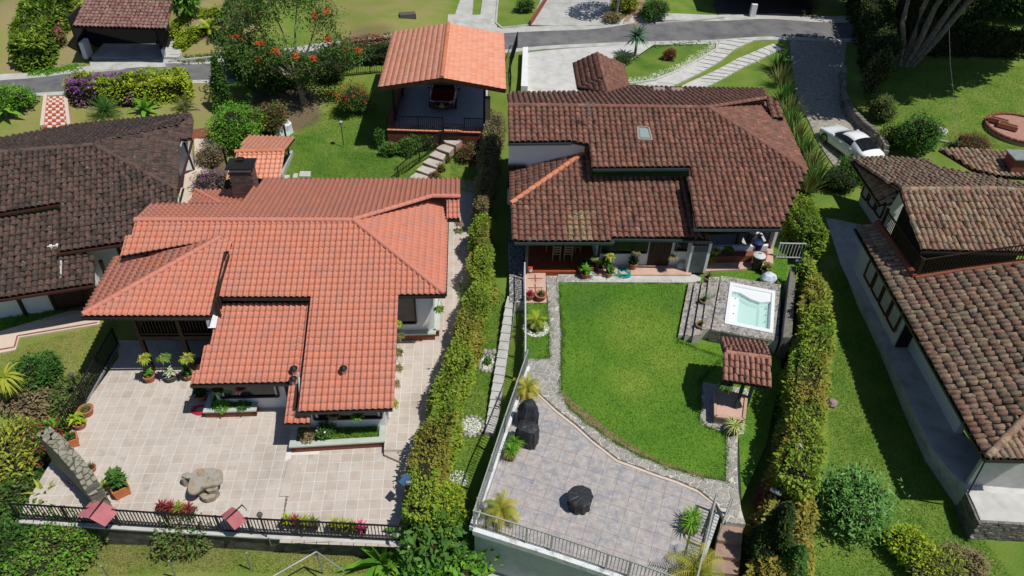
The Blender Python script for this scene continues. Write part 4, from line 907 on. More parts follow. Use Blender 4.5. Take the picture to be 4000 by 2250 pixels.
# ---- roads
def strip(name, a, b, m, dz=.06, z=None, n=1, kind='structure', depth=.3):
    """sheet between two pixel polylines on the terrain"""
    A_ = GP(a, dz) if z is None else PP(a, z); B_ = GP(b, dz) if z is None else PP(b, z); mb = MB()
    def res(L_, k):
        L_ = [Vector(p) for p in L_]; ln = [0]
        for i in range(len(L_)-1): ln.append(ln[-1]+(L_[i+1]-L_[i]).length)
        o = []
        for t in np.linspace(0, ln[-1], k):
            i = min(max(np.searchsorted(ln, t)-1, 0), len(L_)-2); f = (t-ln[i])/(ln[i+1]-ln[i]); o.append(L_[i].lerp(L_[i+1], f))
        return o
    A_ = res(A_, 60); B_ = res(B_, 60)
    def fix(p):
        if z is None: p.z = float(g0(p.x, p.y))+dz
        return p
    for i in range(59):
        w0, w1 = [A_[i].lerp(B_[i], t) for t in (0,.33,.67,1)], [A_[i+1].lerp(B_[i+1], t) for t in (0,.33,.67,1)]
        for k in range(3): mb.face([fix(w0[k].copy()), fix(w0[k+1].copy()), fix(w1[k+1].copy()), fix(w1[k].copy())])
    for s_ in (A_, B_):
        for i in range(59): a_, b_ = fix(s_[i].copy()), fix(s_[i+1].copy()); mb.face([a_, b_, b_-Vector((0,0,depth)), a_-Vector((0,0,depth))])
    me = mesh_of(name, mb, m); bm = bmesh.new(); bm.from_mesh(me); bmesh.ops.remove_doubles(bm, verts=bm.verts, dist=.001); bmesh.ops.recalc_face_normals(bm, faces=bm.faces); bm.to_mesh(me); bm.free()
    return put(name, me, None, kind)
M_asph = mat('asphalt', [(.085,.09,.10),(.14,.14,.145),(.17,.17,.17)], rough=.9, scale=.8, detail=10, bump=.3, stain=(.24,.235,.22), stamt=.5, stscale=.35)
rt = [(-60,320),(0,312),(240,290),(480,272),(850,245),(1300,185),(1600,150),(1950,130),(2400,103),(3000,72),(3340,86),(3700,95)]
rb = [(-60,382),(0,375),(240,357),(480,335),(850,312),(1400,240),(1700,215),(1950,196),(2400,165),(3000,142),(3340,150),(3700,160)]
strip('road', rt, rb, M_asph, .06)
strip('gutter_pavement', [(a, b-24) for a, b in rt[:-2]]+[(3340,60),(3700,60)], rt, M_conc, .075)
strip('gutter_pavement', rb, [(a, b+13) for a, b in rb], M_conc, .072)
strip('driveway', [(2040,205),(2060,205),(2400,178),(2560,170)], [(2035,372),(2060,375),(2300,372),(2330,340)], M_conc_w, .16)
strip('driveway', [(2068,98),(2120,-20)], [(2375,96),(2400,-20)], M_conc, .09)
strip('driveway', [(1760,120),(1800,-10)], [(1840,125),(1850,-10)], M_conc, .07); strip('driveway', [(1868,125),(1885,-10)], [(1925,125),(1945,-10)], M_conc, .07)
strip('driveway', [(1750,55),(1745,125)], [(1935,55),(1945,125)], M_conc, .085)
for i, (a, b) in enumerate((([(2455,325),(2560,306),(2640,275),(2740,225),(2800,190),(2812,160),(2900,150)], [(2590,348),(2640,330),(2720,292),(2820,232),(2870,190),(2925,165),(2960,152)]), ([(2640,348),(2740,300),(2880,228),(2960,195),(3020,170)], [(2740,348),(2800,318),(2900,262),(3000,215),(3060,190)]))):
    ds = strip('driveway_strip', a, b, M_conc_w, .10)
    A2, B2 = GP(a, .115), GP(b, .115)
    def along(L_, t):
        ln = [0]
        for u_, v_ in zip(L_[:-1], L_[1:]): ln.append(ln[-1]+(v_-u_).length)
        t *= ln[-1]; k = min(max(int(np.searchsorted(ln, t))-1, 0), len(L_)-2); return L_[k].lerp(L_[k+1], (t-ln[k])/(ln[k+1]-ln[k]))
    mb = MB()
    for t in np.linspace(.03, .97, 15): mb.bar(along(A2, t), along(B2, t), .04, .012)
    part('joints', mb, M_grB, ds, kind='stuff')
strip('brick_path', [(2430,96),(2490,-10)], [(2490,96),(2525,-10)], mat('brick_paving', [(.28,.16,.12),(.36,.22,.17)], rough=.9, scale=6), .07)
strip('cobbled_drive', [(3085,160),(3110,380),(3180,520),(3260,650)], [(3310,160),(3290,330),(3370,480),(3450,640)], mat('cobbles', [(.15,.14,.125),(.30,.28,.24),(.40,.37,.31)], rough=.9, scale=5, bump=.8, bscale=9), .07)
strip('ramp', [(350,240),(355,275)], [(640,232),(650,262)], M_conc, .09)
# kerb of the garden island
def kerb(name, pts, w_=.14, h_=.14, m=M_conc_w, dz=.05, lab=None, z=None):
    mb = MB(); L_ = GP(pts, dz) if z is None else PP(pts, z)
    for a, b in zip(L_[:-1], L_[1:]): mb.bar(a, b, w_, h_)
    return setting(name, mb, m)
kerb('kerb', [(2460,328),(2560,312),(2640,280),(2740,228),(2798,192),(2802,168)], dz=.14); kerb('kerb', [(2070,95),(2135,-5)], m=M_brick, h_=.6, dz=.2)
kerb('kerb', [(2690,340),(2780,300),(2900,245),(3050,175)], dz=.05, w_=.05, h_=.05)
kerb('kerb', [(1945,0),(1937,90),(1960,110),(2065,98)], m=M_conc, dz=.1); kerb('kerb', [(1330,180),(1520,155)], m=M_conc, dz=.08); kerb('kerb', [(660,240),(860,220)], m=M_conc, dz=.1)
kerb('kerb', [(2560,92),(2680,84),(2830,68)], m=M_conc, dz=.1)
mb = MB(); mb.prism(GP([(2042,208),(2062,206),(2060,372),(2034,372)], .2), -.2 if False else 1.0, 2.75); solo('low_wall', mb, M_white, 'low white boundary wall along the pale concrete driveway', 'wall')
# left neighbour's paths
M_beige = mat('beige_paving', [(.56,.45,.36),(.64,.53,.44)], rough=.85, scale=1.5, stain=(.4,.33,.27), stamt=.4)
mb = MB()
for p in GP([(-60,1300),(0,1293),(268,1215),(400,1205),(388,1266),(75,1318),(60,1366),(0,1378),(-60,1385)], .08): pass
hl = GP([(-60,1300),(0,1293),(268,1215),(400,1205),(388,1266),(75,1318),(60,1366),(0,1378),(-60,1385)], .08); mb.prism([Vector(p) for p in hl], .4, None); bp_ = setting('beige_path', mb, M_beige)
mb = MB(); L_ = GP([(-60,1374),(56,1355),(68,1311),(380,1259)], .095)
for a, b in zip(L_[:-1], L_[1:]): mb.bar(a, b, .07, .012)
part('border_line', mb, M_rtile, bp_)
hl = GP([(690,690),(705,800),(740,830),(760,700),(800,700),(860,560),(820,545),(758,540),(762,660)], .08); mb = MB(); mb.prism([Vector(p) for p in hl], .4, None); setting('beige_path', mb, M_beige)
hl = GP([(750,505),(815,497),(815,530),(745,545)], .09); mb = MB(); mb.prism([Vector(p) for p in hl], .4, None); setting('brick_steps', mb, M_brick)
# checkerboard steps
ck = thing('garden_stairs', 'red and cream checkerboard garden stairs leading up to the road', 'stairs', G(220,440))
L0, L1 = G(182,378,.35), G(258,378,.35); B0, B1 = G(168,500,.12), G(272,495,.12)
M_ckr = mat('checker_red', [(.40,.06,.04),(.48,.09,.06)], rough=.5, scale=6); M_ckc = mat('checker_cream', [(.62,.56,.46),(.7,.64,.54)], rough=.5, scale=6)
nr = 12
for i in range(nr):
    for j in range(6):
        def q(u, v, i=i):
            a = L0.lerp(B0, v); b = L1.lerp(B1, v); p = a.lerp(b, u); s_ = min(max((i-3)/9, 0), 1); p.z = (L0.z*(1-s_)+B0.z*s_); return p
        pts = [q(j/6, (i+1)/nr), q((j+1)/6, (i+1)/nr), q((j+1)/6, i/nr), q(j/6, i/nr)]; mb = MB(); mb.face(pts); d = Vector((0,0,.12)); mb.face([pts[0]-d, pts[1]-d, pts[1], pts[0]]); part('step_tile', mb, M_ckr if (i+j) % 2 else M_ckc, ck)
mb = MB()
for a, b in ((L0, B0), (L1, B1)): mb.bar(a+Vector((0,0,.0)), b+Vector((0,0,.0)), .22, .45)
part('side_wall', mb, M_beige, ck)
# right neighbour's walkway, garden stair treads
wk = thing('walkway', 'raised concrete walkway with stained side wall along the right hand house', 'walkway', P(3500,1450,.5))
wkp = PP([(3208,795),(3330,780),(3345,800),(3395,1010),(3500,1210),(3760,1680),(3870,1830),(4100,1850),(4100,2042),(3992,2040),(3830,2030),(3783,1922),(3640,1752),(3520,1500),(3400,1250),(3285,1035)], .85)
mb = MB(); mb.prism(wkp, -1.2, .85); part('slab', mb, mat('walkway_concrete', [(.50,.50,.49),(.62,.61,.59)], rough=.85, scale=1.2, stain=(.2,.2,.19), stamt=.5), wk)
mb = MB(); w2 = PP([(3783,1924),(4100,1934),(4100,2038),(3992,2036),(3832,2026)], .86); mb.prism(w2, .8, .862); part('pale_slab', mb, M_conc_w, wk)
# grey and brown rubble wall under that terrace
M_rub = mat('rubble_stone', [(.07,.07,.065),(.18,.17,.15),(.30,.28,.24)], rough=.95, rnd=True, scale=6, noise=.5)
rw = thing('stone_wall', 'dry stacked stone retaining wall under the white terrace corner', 'stone wall', P(3900,2080,0))
a = Vector((*P(3830,2030,.85)[:2], 0)); b = Vector((*P(4100,2045,.85)[:2], 0)); c = Vector((*P(3783,1922,.85)[:2], 0)); rm = MB()
k = 0
for (p, q) in ((a, b), (c, a)):
    d = (q-p).normalized(); n_ = Vector((d.y, -d.x, 0)); L_ = (q-p).length; ang = math.atan2(d.y, d.x)
    for row in range(12):
        x = 0
        while x < L_:
            w_ = random.uniform(.12,.32); mb = MB() if k < 280 else rm; mb.box(tuple(p+d*(x+w_/2)+n_*.03+Vector((0,0,.76-row*.1))), (w_-.015, .1+random.uniform(0,.05), .085), ang, r=random.random()); x += w_
            if k < 280: part('stone', mb, M_rub, rw)
            k += 1
if rm.v: part('stones', rm, M_rub, rw, kind='stuff')
# ---- garage
GF = 1.9
G0 = P(1512,508,GF); G1 = P(1895,520,GF); gx = (G1-G0).normalized(); gy = Vector((-gx.y, gx.x, 0)); gw = (G1-G0).length; GYaw = math.atan2(gx.y, gx.x)
GA = thing('carport', 'open brick carport with bright orange gable roof and black railing', 'carport', G0)
mb = MB(); mb.prism([G0, G1, G1+gy*9, G0+gy*9], -.4, GF); part('base_wall', mb, mat('garage_brick', [(.10,.035,.022),(.17,.06,.04)], rough=.9, scale=9, bump=.3), GA)
mb = MB(); mb.prism([G0+gx*.35+gy*.75, G1-gx*.05+gy*.75, G1+gy*8.8-gx*.05, G0+gy*8.8+gx*.35], GF-.1, GF+.006); part('floor', mb, mat('garage_floor', [(.40,.41,.42),(.50,.50,.51)], rough=.6, scale=2), GA)
M_co = mat('coping_orange', [(.55,.2,.11),(.66,.28,.17)], rough=.8, scale=6)
ctm = MB(); ctm.box((0,0,0), (.28,.36,.05)); ctme = mesh_of('coping_tile', ctm, M_co)
for k in range(int(gw/.3)): o = put('coping_tile', ctme, GA); o.location = G0+gx*(k*.3+.15)+gy*.12+Vector((0,0,.03))-wo(GA); o.rotation_euler = (0,0,GYaw)
mb = MB(); mb.box(tuple(G0+gx*gw*.5+gy*.5+Vector((0,0,.01))), (gw, .36, .02), GYaw); part('red_checker', mb, mat('checker_pink', [(.6,.5,.42),(.5,.12,.08),(.68,.6,.5)], scale=8, interp='CONSTANT'), GA)
mb = MB(); mb.box(tuple(G0+gx*.2+gy*4+Vector((0,0,.35))), (.3,7,.7), GYaw); part('side_wall', mb, M_brick, GA)
RGa = Roof(GA, 'flat', .30, .36, T_org, M_under, irr=.5)
ez = 5.1; cL = P(1478,341,ez); cR = P(1975,349,ez); mid = (cL+cR)/2
bz = None
best = min((abs(pix((mid.x, mid.y, z_))[1]-305), z_) for z_ in np.arange(5.1, 7.2, .02))[1]; ridf = Vector((mid.x, mid.y, best))
dep = P(1540,124,ez); dlen = (dep-cL).length; rdir = (cR-cL).normalized(); rdir = Vector((-rdir.y, rdir.x, 0)); ridb = ridf+rdir*dlen
RGa.face_w(cL, np.array(((cR-cL).cross(rdir)).normalized()) if False else hplane(cL, ridf, ridb)[1], [cL, ridf, ridb, cL+rdir*dlen]); RGa.face_w(cR, hplane(cR, ridf, ridb)[1], [ridf, cR, cR+rdir*dlen, ridb])
RGa.cap(ridf, ridb, .13, T_hip); RGa.finish()
for s0 in (cL, cR): gutter(GA, [s0+gz, s0+rdir*dlen+gz], M_dark)
mb = MB(); mb.bar(cL-Vector((0,0,.15)), ridf-Vector((0,0,.15)), .06, .2); mb.bar(ridf-Vector((0,0,.15)), cR-Vector((0,0,.15)), .06, .2); mb.bar(cL+rdir*1.2-Vector((0,0,.2)), cR+rdir*1.2-Vector((0,0,.2)), .12, .2); part('gable_board', mb, M_wood, GA)
for u_, v_ in ((.35,1.3),(.35,5.0),(.35,8.5),(gw-.1,1.3),(gw-.1,8.5)):
    p = G0+gx*u_+gy*v_; mb = MB(); mb.bar((p.x,p.y,GF), (p.x,p.y,5.15), .16); part('post', mb, M_dark, GA)
p = G1+gx*.15; mb = MB(); mb.box((p.x,p.y+.3,3.0), (.3,.5,2.4), GYaw); part('stone_pillar', mb, mat('pillar_stone', [(.3,.26,.2),(.5,.45,.38)], scale=9, bump=.5), GA)
wallrun(GA, [G0+gy*8.9, G1+gy*8.9], GF, 3.1, M_void, name='back_wall')
# ---- railings
def railing(label, pts, h=.95, step=.14, m=M_dark, bw=.028, rw_=.05, base=.1, posts=None, name='railing', cat='railing', maxn=300):
    o = thing(name, label, cat, pts[0]); k = 0
    rail = MB()
    for a, b in zip(pts[:-1], pts[1:]):
        for hh in (base, h): rail.bar(Vector(a)+Vector((0,0,hh)), Vector(b)+Vector((0,0,hh)), rw_)
    part('rail', rail, m, o); bb = MB(); bb.bar((0,0,base), (0,0,h), bw); bm_ = mesh_of('bar', bb, m); pb = MB(); pb.bar((0,0,-.05), (0,0,h+.04), .07); pm = mesh_of('post', pb, m); rest = MB()
    for a, b in zip(pts[:-1], pts[1:]):
        a = Vector(a); b = Vector(b); n = max(1, int((b-a).length/step))
        for i in range(n+1):
            p = a.lerp(b, i/n)
            if i % max(1, round(1.9/step)) == 0:
                q = put('post', pm, o); q.location = p-wo(o)
            elif k < maxn: q = put('bar', bm_, o); q.location = p-wo(o); k += 1
            else: rest.bar(p+Vector((0,0,base)), p+Vector((0,0,h)), bw)
    if rest.v: part('bars', rest, m, o, kind='stuff')
    return o
fa = PP([(78,2028),(983,2085),(1590,2116)], 0.02)
railing('black iron railing along the front edge of the pale tiled terrace', fa, .98, .125)
railing('black iron side railing between pale tiled terrace and olive lawn', PP([(462,1345),(400,1455),(338,1565),(262,1690)], .02), .98, .125)
mb = MB(); a, b = fa[0], fa[-1]; mb.bar(a-Vector((0,.02,.03)), fa[1]-Vector((0,.02,.03)), .26, .07); mb.bar(fa[1]-Vector((0,.02,.03)), b-Vector((0,.02,.03)), .26, .07); solo('kerb_wall', mb, M_conc_w, 'pale kerb under the black railing at the terrace front', 'kerb')
mb = MB(); mb.bar(P(462,1345,0), P(338,1570,0), .14, .12); solo('kerb_wall', mb, M_grey, 'grey kerb under the black side railing beside the olive lawn', 'kerb')
M_rg = mat('railing_sage', [(.27,.29,.26),(.36,.38,.35)], rough=.45, scale=3)
railing('grey green metal railing on the long left edge of the slate terrace', [p+Vector((0,0,.1)) for p in PP([(2058,1440),(1970,1700),(1852,2066)], 1.1)], 1.0, .12, M_rg, .022, .045)
railing('grey green metal railing along the bottom edge of the slate terrace', [p+Vector((0,0,.1)) for p in PP([(1852,2066),(2150,2160),(2450,2262),(2650,2335)], 1.1)], 1.0, .125, M_rg, .024, .045)
railing('grey green metal railing at the right end of the slate terrace', PP([(2778,1998),(2745,2140),(2700,2330)], 1.1), 1.05, .14, M_rg, .022, .05)
railing('open metal gate standing behind the right end of the slate terrace', PP([(2836,2012),(2800,2112)], 1.15), 1.05, .14, M_rg, .022, .05, name='gate', cat='gate')
railing('pale metal railing running down the left side of the garden lot', [p for p in PP([(2047,1090),(2050,1250),(2050,1440)], 1.1)], 1.0, .12, mat('rail_light', [(.55,.57,.6)], rough=.4), .022, .05)
railing('short pale metal railing at the side of the garden house patio', PP([(3030,1010),(3130,1012)], 1.2), 1.0, .16, mat('rail_light', []), .03, .05)
railing('black railing across the front of the open carport', [G0+Vector((.05,.1,0)), G0+gx*(gw*.57)+gy*.1, G0+gx*(gw*.57+.02)+gy*.1], .95, .13)
railing('black railing beside the carport hedge at its right corner', [G0+gx*(gw*.79)+gy*.1, G1+gy*.1], .95, .13)
railing('small black entrance gate at the top of the pale stairs', [G0+gx*(gw*.58)-gy*.15-Vector((0,0,.5)), G0+gx*(gw*.78)-gy*.15-Vector((0,0,.5))], 1.15, .13, name='gate', cat='gate')
railing('black railing behind the carport next to the pale driveway', GP([(2020,180),(1990,280),(1995,360)], .1), 1.1, .18)
railing('black iron fence in the shade under the brown hedge', GP([(1240,310),(1340,300),(1500,285)], .0), 1.2, .16)
# stairs from the carport
st = thing('garden_stairs', 'pale tiled garden stairs climbing from the house to the carport', 'stairs', P(1650,690,.4))
tr = [[(1730,547),(1806,547),(1781,568),(1740,556)], [(1729,561),(1774,576),(1755,597),(1704,579)], [(1701,588),(1742,604),(1730,624),(1677,606)], [(1676,617),(1730,633),(1706,654),(1651,634)], [(1650,646),(1704,662),(1679,682),(1626,663)], [(1625,674),(1677,689),(1650,712),(1599,692)], [(1600,704),(1650,718),(1630,735),(1575,720)]]
for i, t in enumerate(tr):
    zz_ = 1.38-.16*i; mb = MB(); mb.prism(PP(t, zz_), zz_-.5, zz_); part('step', mb, mat('step_riser', [(.33,.25,.2),(.4,.32,.26)], scale=4), st); mb = MB(); mb.prism(PP(t, zz_+.01), zz_-.01, zz_+.01); part('tread', mb, M_tA, st)
railing('black stair railing beside the pale tiled garden stairs', [P(1731,560,1.3), P(1640,630,.75), P(1545,712,.3)], .9, .13)
# sunlit side stair left of the slate terrace
ss = thing('garden_stairs', 'narrow white concrete side stairs below the slate terrace railing', 'stairs', P(1940,1560,.4))
for i in range(16):
    t = i/15; x = 1995-75*t; y = 1180+480*t; zz_ = .95-.85*t; mb = MB(); c_ = P(x, y, zz_); mb.box((c_.x, c_.y, zz_-.2), (.45, .85, .4), R(-8)); part('step', mb, M_conc, ss)
mb = MB(); mb.prism(PP([(1986,950),(2046,950),(2046,1180),(1992,1180)], 1.0), .2, 1.0); sp = setting('side_passage', mb, M_mortar); crazy(sp, PP([(1988,700),(2046,700),(2046,1176),(1990,1180)], 1.0), 1.0, .3, mat('dark_path_stone', [(.12,.12,.13),(.2,.2,.21)], rnd=True), 150)
mb = MB(); rw2 = PP([(3108,985),(3122,985),(3110,1300),(3078,1300)], 1.2)
sw = thing('stone_wall', 'tall stone faced garden wall beside the hot tub', 'stone wall', P(3100,1200,1.2)); mb = MB(); mb.prism([P(3063,1120,1.2), P(3084,1120,1.2), P(3064,1400,1.2), P(3030,1400,1.2)], 1.0, 2.5); part('core', mb, M_rub, sw)
# ---- hot tub platform
HT = thing('hot_tub_platform', 'stone clad platform with broad steps carrying the white hot tub', 'platform', P(2830,1200,1.2))
hz = 1.95; plat = PP([(2818,1078),(3012,1108),(3012,1180),(2998,1325),(2780,1285),(2790,1220)], hz)
OQ = PP([(2818,1078),(3052,1112),(3040,1333),(2780,1286)], hz); IQ = PP([(2852,1101),(3029,1136),(3020,1301),(2830,1262)], hz); mb = MB(); ringq = []
for i in range(4): q_ = [OQ[i], OQ[(i+1) % 4], IQ[(i+1) % 4], IQ[i]]; ringq.append(q_); mb.prism(q_, 1.0, hz)
part('platform', mb, M_mortar, HT)
M_slate = mat('slate_stone', [(.10,.11,.15),(.20,.19,.18),(.30,.27,.22),(.36,.35,.33),(.12,.15,.22)], rough=.8, rnd=True, scale=6, noise=.25)
hole = PP([(2852,1100),(3030,1140),(3022,1302),(2830,1263)], hz)
def crazy2(parent, poly, z, size, m, maxn, excl=None):
    return crazy(parent, poly, z, size, m, maxn, h=.012, gap=.88)
for q_ in ringq: crazy2(HT, q_, hz, .17, M_slate, 45)
for i, (xl, xr, z_) in enumerate((((2690,2650),(2712,2673),1.38), ((2715,2676),(2738,2705),1.55), ((2742,2708),(2765,2740),1.70), ((2770,2742),(2812,2780),1.83))):
    y0_, y1_ = (1105,1310) if i < 3 else (1082,1285); q = PP([(xl[0],y0_),(xr[0],y0_),(xr[1],y1_),(xl[1],y1_)], z_); mb = MB(); mb.prism(q, 1.0, z_); part('step', mb, M_mortar, HT); crazy2(HT, q, z_, .17, M_slate, 55)
fr_a = Vector((*P(2780,1285,hz)[:2], 0)); fr_b = Vector((*P(2998,1325,hz)[:2], 0))
mb = MB(); d = (fr_b-fr_a).normalized(); n_ = Vector((d.y,-d.x,0)); k = 0
for row in range(3):
    x = 0
    while x < (fr_b-fr_a).length: w_ = random.uniform(.25,.45); mb = MB(); mb.box(tuple(fr_a+d*(x+w_/2)+n_*.02+Vector((0,0,1.33+row*.24))), (w_-.04,.06,.2), math.atan2(d.y,d.x), r=random.random()); x += w_; part('stone', mb, M_rub, HT)
# tub
M_tub = mat('tub_acrylic', [(.78,.82,.84)], rough=.12, spec=.6, coat=.3)
TB = thing('hot_tub', 'square white acrylic hot tub filled with pale green water', 'hot tub', P(2930,1200,hz))
oz = hz+.06; oc = PP([(2852,1101),(3029,1136),(3020,1301),(2830,1262)], oz); cen = sum(oc, Vector())/4
def inset(f_, z_): return [Vector((cen.x+(p.x-cen.x)*f_, cen.y+(p.y-cen.y)*f_, z_)) for p in oc]
mb = MB(); rings = [inset(1,oz-.12), inset(1,oz), inset(.86,oz+.005), inset(.80,oz-.2), inset(.72,oz-.45), inset(.70,oz-.5)]
for a, b in zip(rings[:-1], rings[1:]):
    for i in range(4): mb.face([a[i], a[(i+1) % 4], b[(i+1) % 4], b[i]])
mb.face(rings[-1]); me = mesh_of('shell', mb, M_tub, wo(TB)); bm = bmesh.new(); bm.from_mesh(me); bmesh.ops.remove_doubles(bm, verts=bm.verts, dist=.001); bmesh.ops.recalc_face_normals(bm, faces=bm.faces); bm.to_mesh(me); bm.free(); sh_ = put('shell', me, TB)
mb = MB(); ins = inset(.84, oz); a, b, c, d_ = ins; 
mb.prism([a, b, b.lerp(c,.22), a.lerp(b,.72).lerp(d_.lerp(c,.72),.30), a.lerp(b,.5).lerp(d_.lerp(c,.5),.26), a.lerp(b,.2).lerp(d_.lerp(c,.2),.14), a.lerp(d_,.14)], oz-.5, oz-.06); part('seat', mb, M_tub, TB)
mb = MB(); mb.prism([a.lerp(d_,.25), a.lerp(b,.2).lerp(d_.lerp(c,.2),.25), d_.lerp(c,.2), d_], oz-.5, oz-.17); mb.prism([b.lerp(c,.3), c, c.lerp(d_,.25), b.lerp(a,.25).lerp(c.lerp(d_,.25),.3)], oz-.5, oz-.33); part('bench', mb, M_tub, TB)
M_water = mat('tub_water', [(.55,.86,.77)], rough=.05, spec=.5, bump=.35, bscale=3)
nt_ = M_water.node_tree; pb_ = nt_.nodes['Principled BSDF']; pb_.inputs['Alpha'].default_value = .6
mb = MB(); mb.face(inset(.78, oz-.22)[::-1]); wf = part('water', mb, M_water, TB); me = wf.data; me.flip_normals() if me.polygons[0].normal.z < 0 else None
for t_ in ((.1,.28),(.1,.5),(.1,.72),(.9,.4),(.9,.58),(.9,.76)):
    q = a.lerp(b,t_[0]).lerp(d_.lerp(c,t_[0]),t_[1]); mb = MB(); mb.lathe([(.035,0),(.03,.02),(.0,.025)], 8, (q.x,q.y,oz-.16)); part('jet', mb, M_grey, TB)
# hedge side wall of stone by the tub
# ---- planters of house 1
def planter_box(label, px0, px1, zt, dep=.9, grass=True, z0=0):
    a = P(px0[0], px0[1], z0); b = P(px1[0], px1[1], z0); d = (b-a).normalized(); n = Vector((-d.y, d.x, 0)); L_ = (b-a).length
    o = thing('raised_planter', label, 'planter', a); ang = math.atan2(d.y, d.x)
    mb = MB(); mb.box(tuple((a+b)/2+Vector((0,0,zt/2))+n*.08), (L_,.16,zt), ang); mb.box(tuple(a+d*.08+n*dep/2+Vector((0,0,zt/2))), (.16,dep,zt), ang); mb.box(tuple(b-d*.08+n*dep/2+Vector((0,0,zt/2))), (.16,dep,zt), ang); part('brick_wall', mb, M_brick, o)
    mb = MB(); mb.box(tuple((a+b)/2+Vector((0,0,zt+.035))+n*.08), (L_+.1,.27,.07), ang); mb.box(tuple(a+d*.08+n*(dep/2+.05)+Vector((0,0,zt+.032))), (.25,dep,.064), ang); mb.box(tuple(b-d*.08+n*(dep/2+.05)+Vector((0,0,zt+.032))), (.25,dep,.064), ang); part('coping', mb, M_sill, o)
    mb = MB(); mb.box(tuple((a+b)/2+n*dep*.5+Vector((0,0,zt/2-.03))), (L_-.3,dep-.2,zt), ang); part('soil', mb, GL, o)
    pl = [a+d*.2+n*.2, b-d*.2+n*.2, b-d*.2+n*(dep-.1), a+d*.2+n*(dep-.1)]
    bl_ = blades('planter_grass', pl, 2500, zt-.03, L_grass, .12); bl_.parent = o; bl_.location = -wo(o); return o, pl
pA, plA = planter_box('long raised planter with sage coping below the front window', (1140,1768), (1503,1746), .35, 1.15)
pB, plB = planter_box('short raised planter with sage coping beside the glass door', (806,1632), (1003,1626), .35, .95)
# far carport
FC = thing('carport', 'old dark carport with faded mossy tile roof across the road', 'carport', G(500,230))
fz = G(500,230).z; RFc = Roof(FC, 'barrel', .28, .34, T_far, M_under, irr=1); fpl = (P(465,112,fz+2.7), slope(93, 17)); RFc.face(fpl, [(283,103),(650,114),(674,6),(338,-8)]); RFc.finish()
a, b = G(358,228), G(638,226); a.z = b.z = fz; yy = Vector((-(b-a).y, (b-a).x, 0)).normalized()
wallrun(FC, [a+Vector((-1,.5,0)), a+yy*2.6+Vector((-1,0,0)), b+yy*2.6, b], fz-.2, fz+2.8, M_void, name='back_wall'); mb = MB(); mb.prism([a, b, b+yy*2.6, a+yy*2.6], fz-.4, fz+.07); part('floor', mb, M_conc, FC)
mb = MB(); mb.box(tuple(a+Vector((-.3,.2,.6))), (.3,.9,1.2)); mb.box(tuple(b+Vector((.2,.1,.3))), (.3,.5,.8)); part('pillar', mb, M_white, FC)
# steps beside it
fs_ = thing('garden_stairs', 'grey concrete steps climbing beside the old dark carport', 'stairs', G(672,232))
for i in range(6): c_ = G(674, 228-11*i); mb = MB(); mb.box((c_.x, c_.y, c_.z+.08), (1.2,.6,.3)); part('step', mb, M_conc_w, fs_)
for i in range(5): c_ = G(860+14*i, 108-24*i); mb = MB(); mb.box((c_.x, c_.y, c_.z+.05), (1.1,.6,.2)); part('step', mb, M_conc_w, fs_)
# dark garage across the road, right
DG = thing('garage', 'dark open garage with slate floor and a white pillar across the road', 'garage', G(2960,55)); a, b = G(2810,62), G(3165,48)
mb = MB(); mb.prism([a+Vector((0,0,.05)), b+Vector((0,0,.05)), b+Vector((0,7,.05)), a+Vector((0,7,.05))], .3, None); part('floor', mb, mat('slate_floor', [(.05,.055,.06),(.09,.095,.10)], scale=3, rough=.7), DG)
wallrun(DG, [a+Vector((0,7,0)), b+Vector((0,7,0)), b], a.z-.2, a.z+2.8, M_void, name='back_wall'); mb = MB(); q = a.lerp(b,.5); mb.box((a.x*.5+b.x*.5, a.y*.5+b.y*.5+3, a.z+3.0), ((b-a).length+1, 8, .15)); part('roof', mb, T_far, DG)
mb = MB(); q = G(2937,66); mb.box((q.x,q.y,q.z+.55), (.45,.45,1.1)); part('pillar', mb, M_white, DG)
# shed roof of house 1
SH = thing('garden_shed', 'small open shed with orange tiled gable roof behind the chimney', 'shed', P(1000,700,.3))
RS_ = Roof(SH, 'roman', .28, .36, T_org, M_under); s1_ = (P(1050,590,2.9), slope(Y1, 18)); RS_.face((pt(s1_,1000,594), slope(Y1,18)), [(920,596),(1113,590),(1088,697),(884,702)]); RS_.face((pt(s1_,1000,594), slope(Y1+180,14)), [(922,595),(972,531),(1152,537),(1112,590)]); RS_.cap(pt(s1_,918,594), pt(s1_,1110,590), .12, T_hip); RS_.finish()
for a in ((1130,610),(1100,700),(900,700)): q = G(*a); mb = MB(); mb.bar(q, (q.x,q.y,2.6), .1); part('post', mb, M_dark, SH)
a, b = G(1142,600), G(1100,702); wallrun(SH, [a, b], .2, .75, M_conc, name='low_wall')
for i, l in enumerate(([(1112,683),(1132,683),(1130,700),(1108,700)], [(1148,677),(1165,677),(1160,694),(1142,694)], [(1172,668),(1214,669),(1212,689),(1168,688)])):
    mb = MB(); mb.prism([Vector(p) for p in GP(l, .08)], .1, None); solo('stepping_stone', mb, M_conc_w, ['smallest pale stepping stone next to the orange shed', 'middle pale stepping stone behind the salmon roof', 'largest pale stepping stone furthest from the orange shed'][i], 'paving stone', 'stepping stones behind the house')
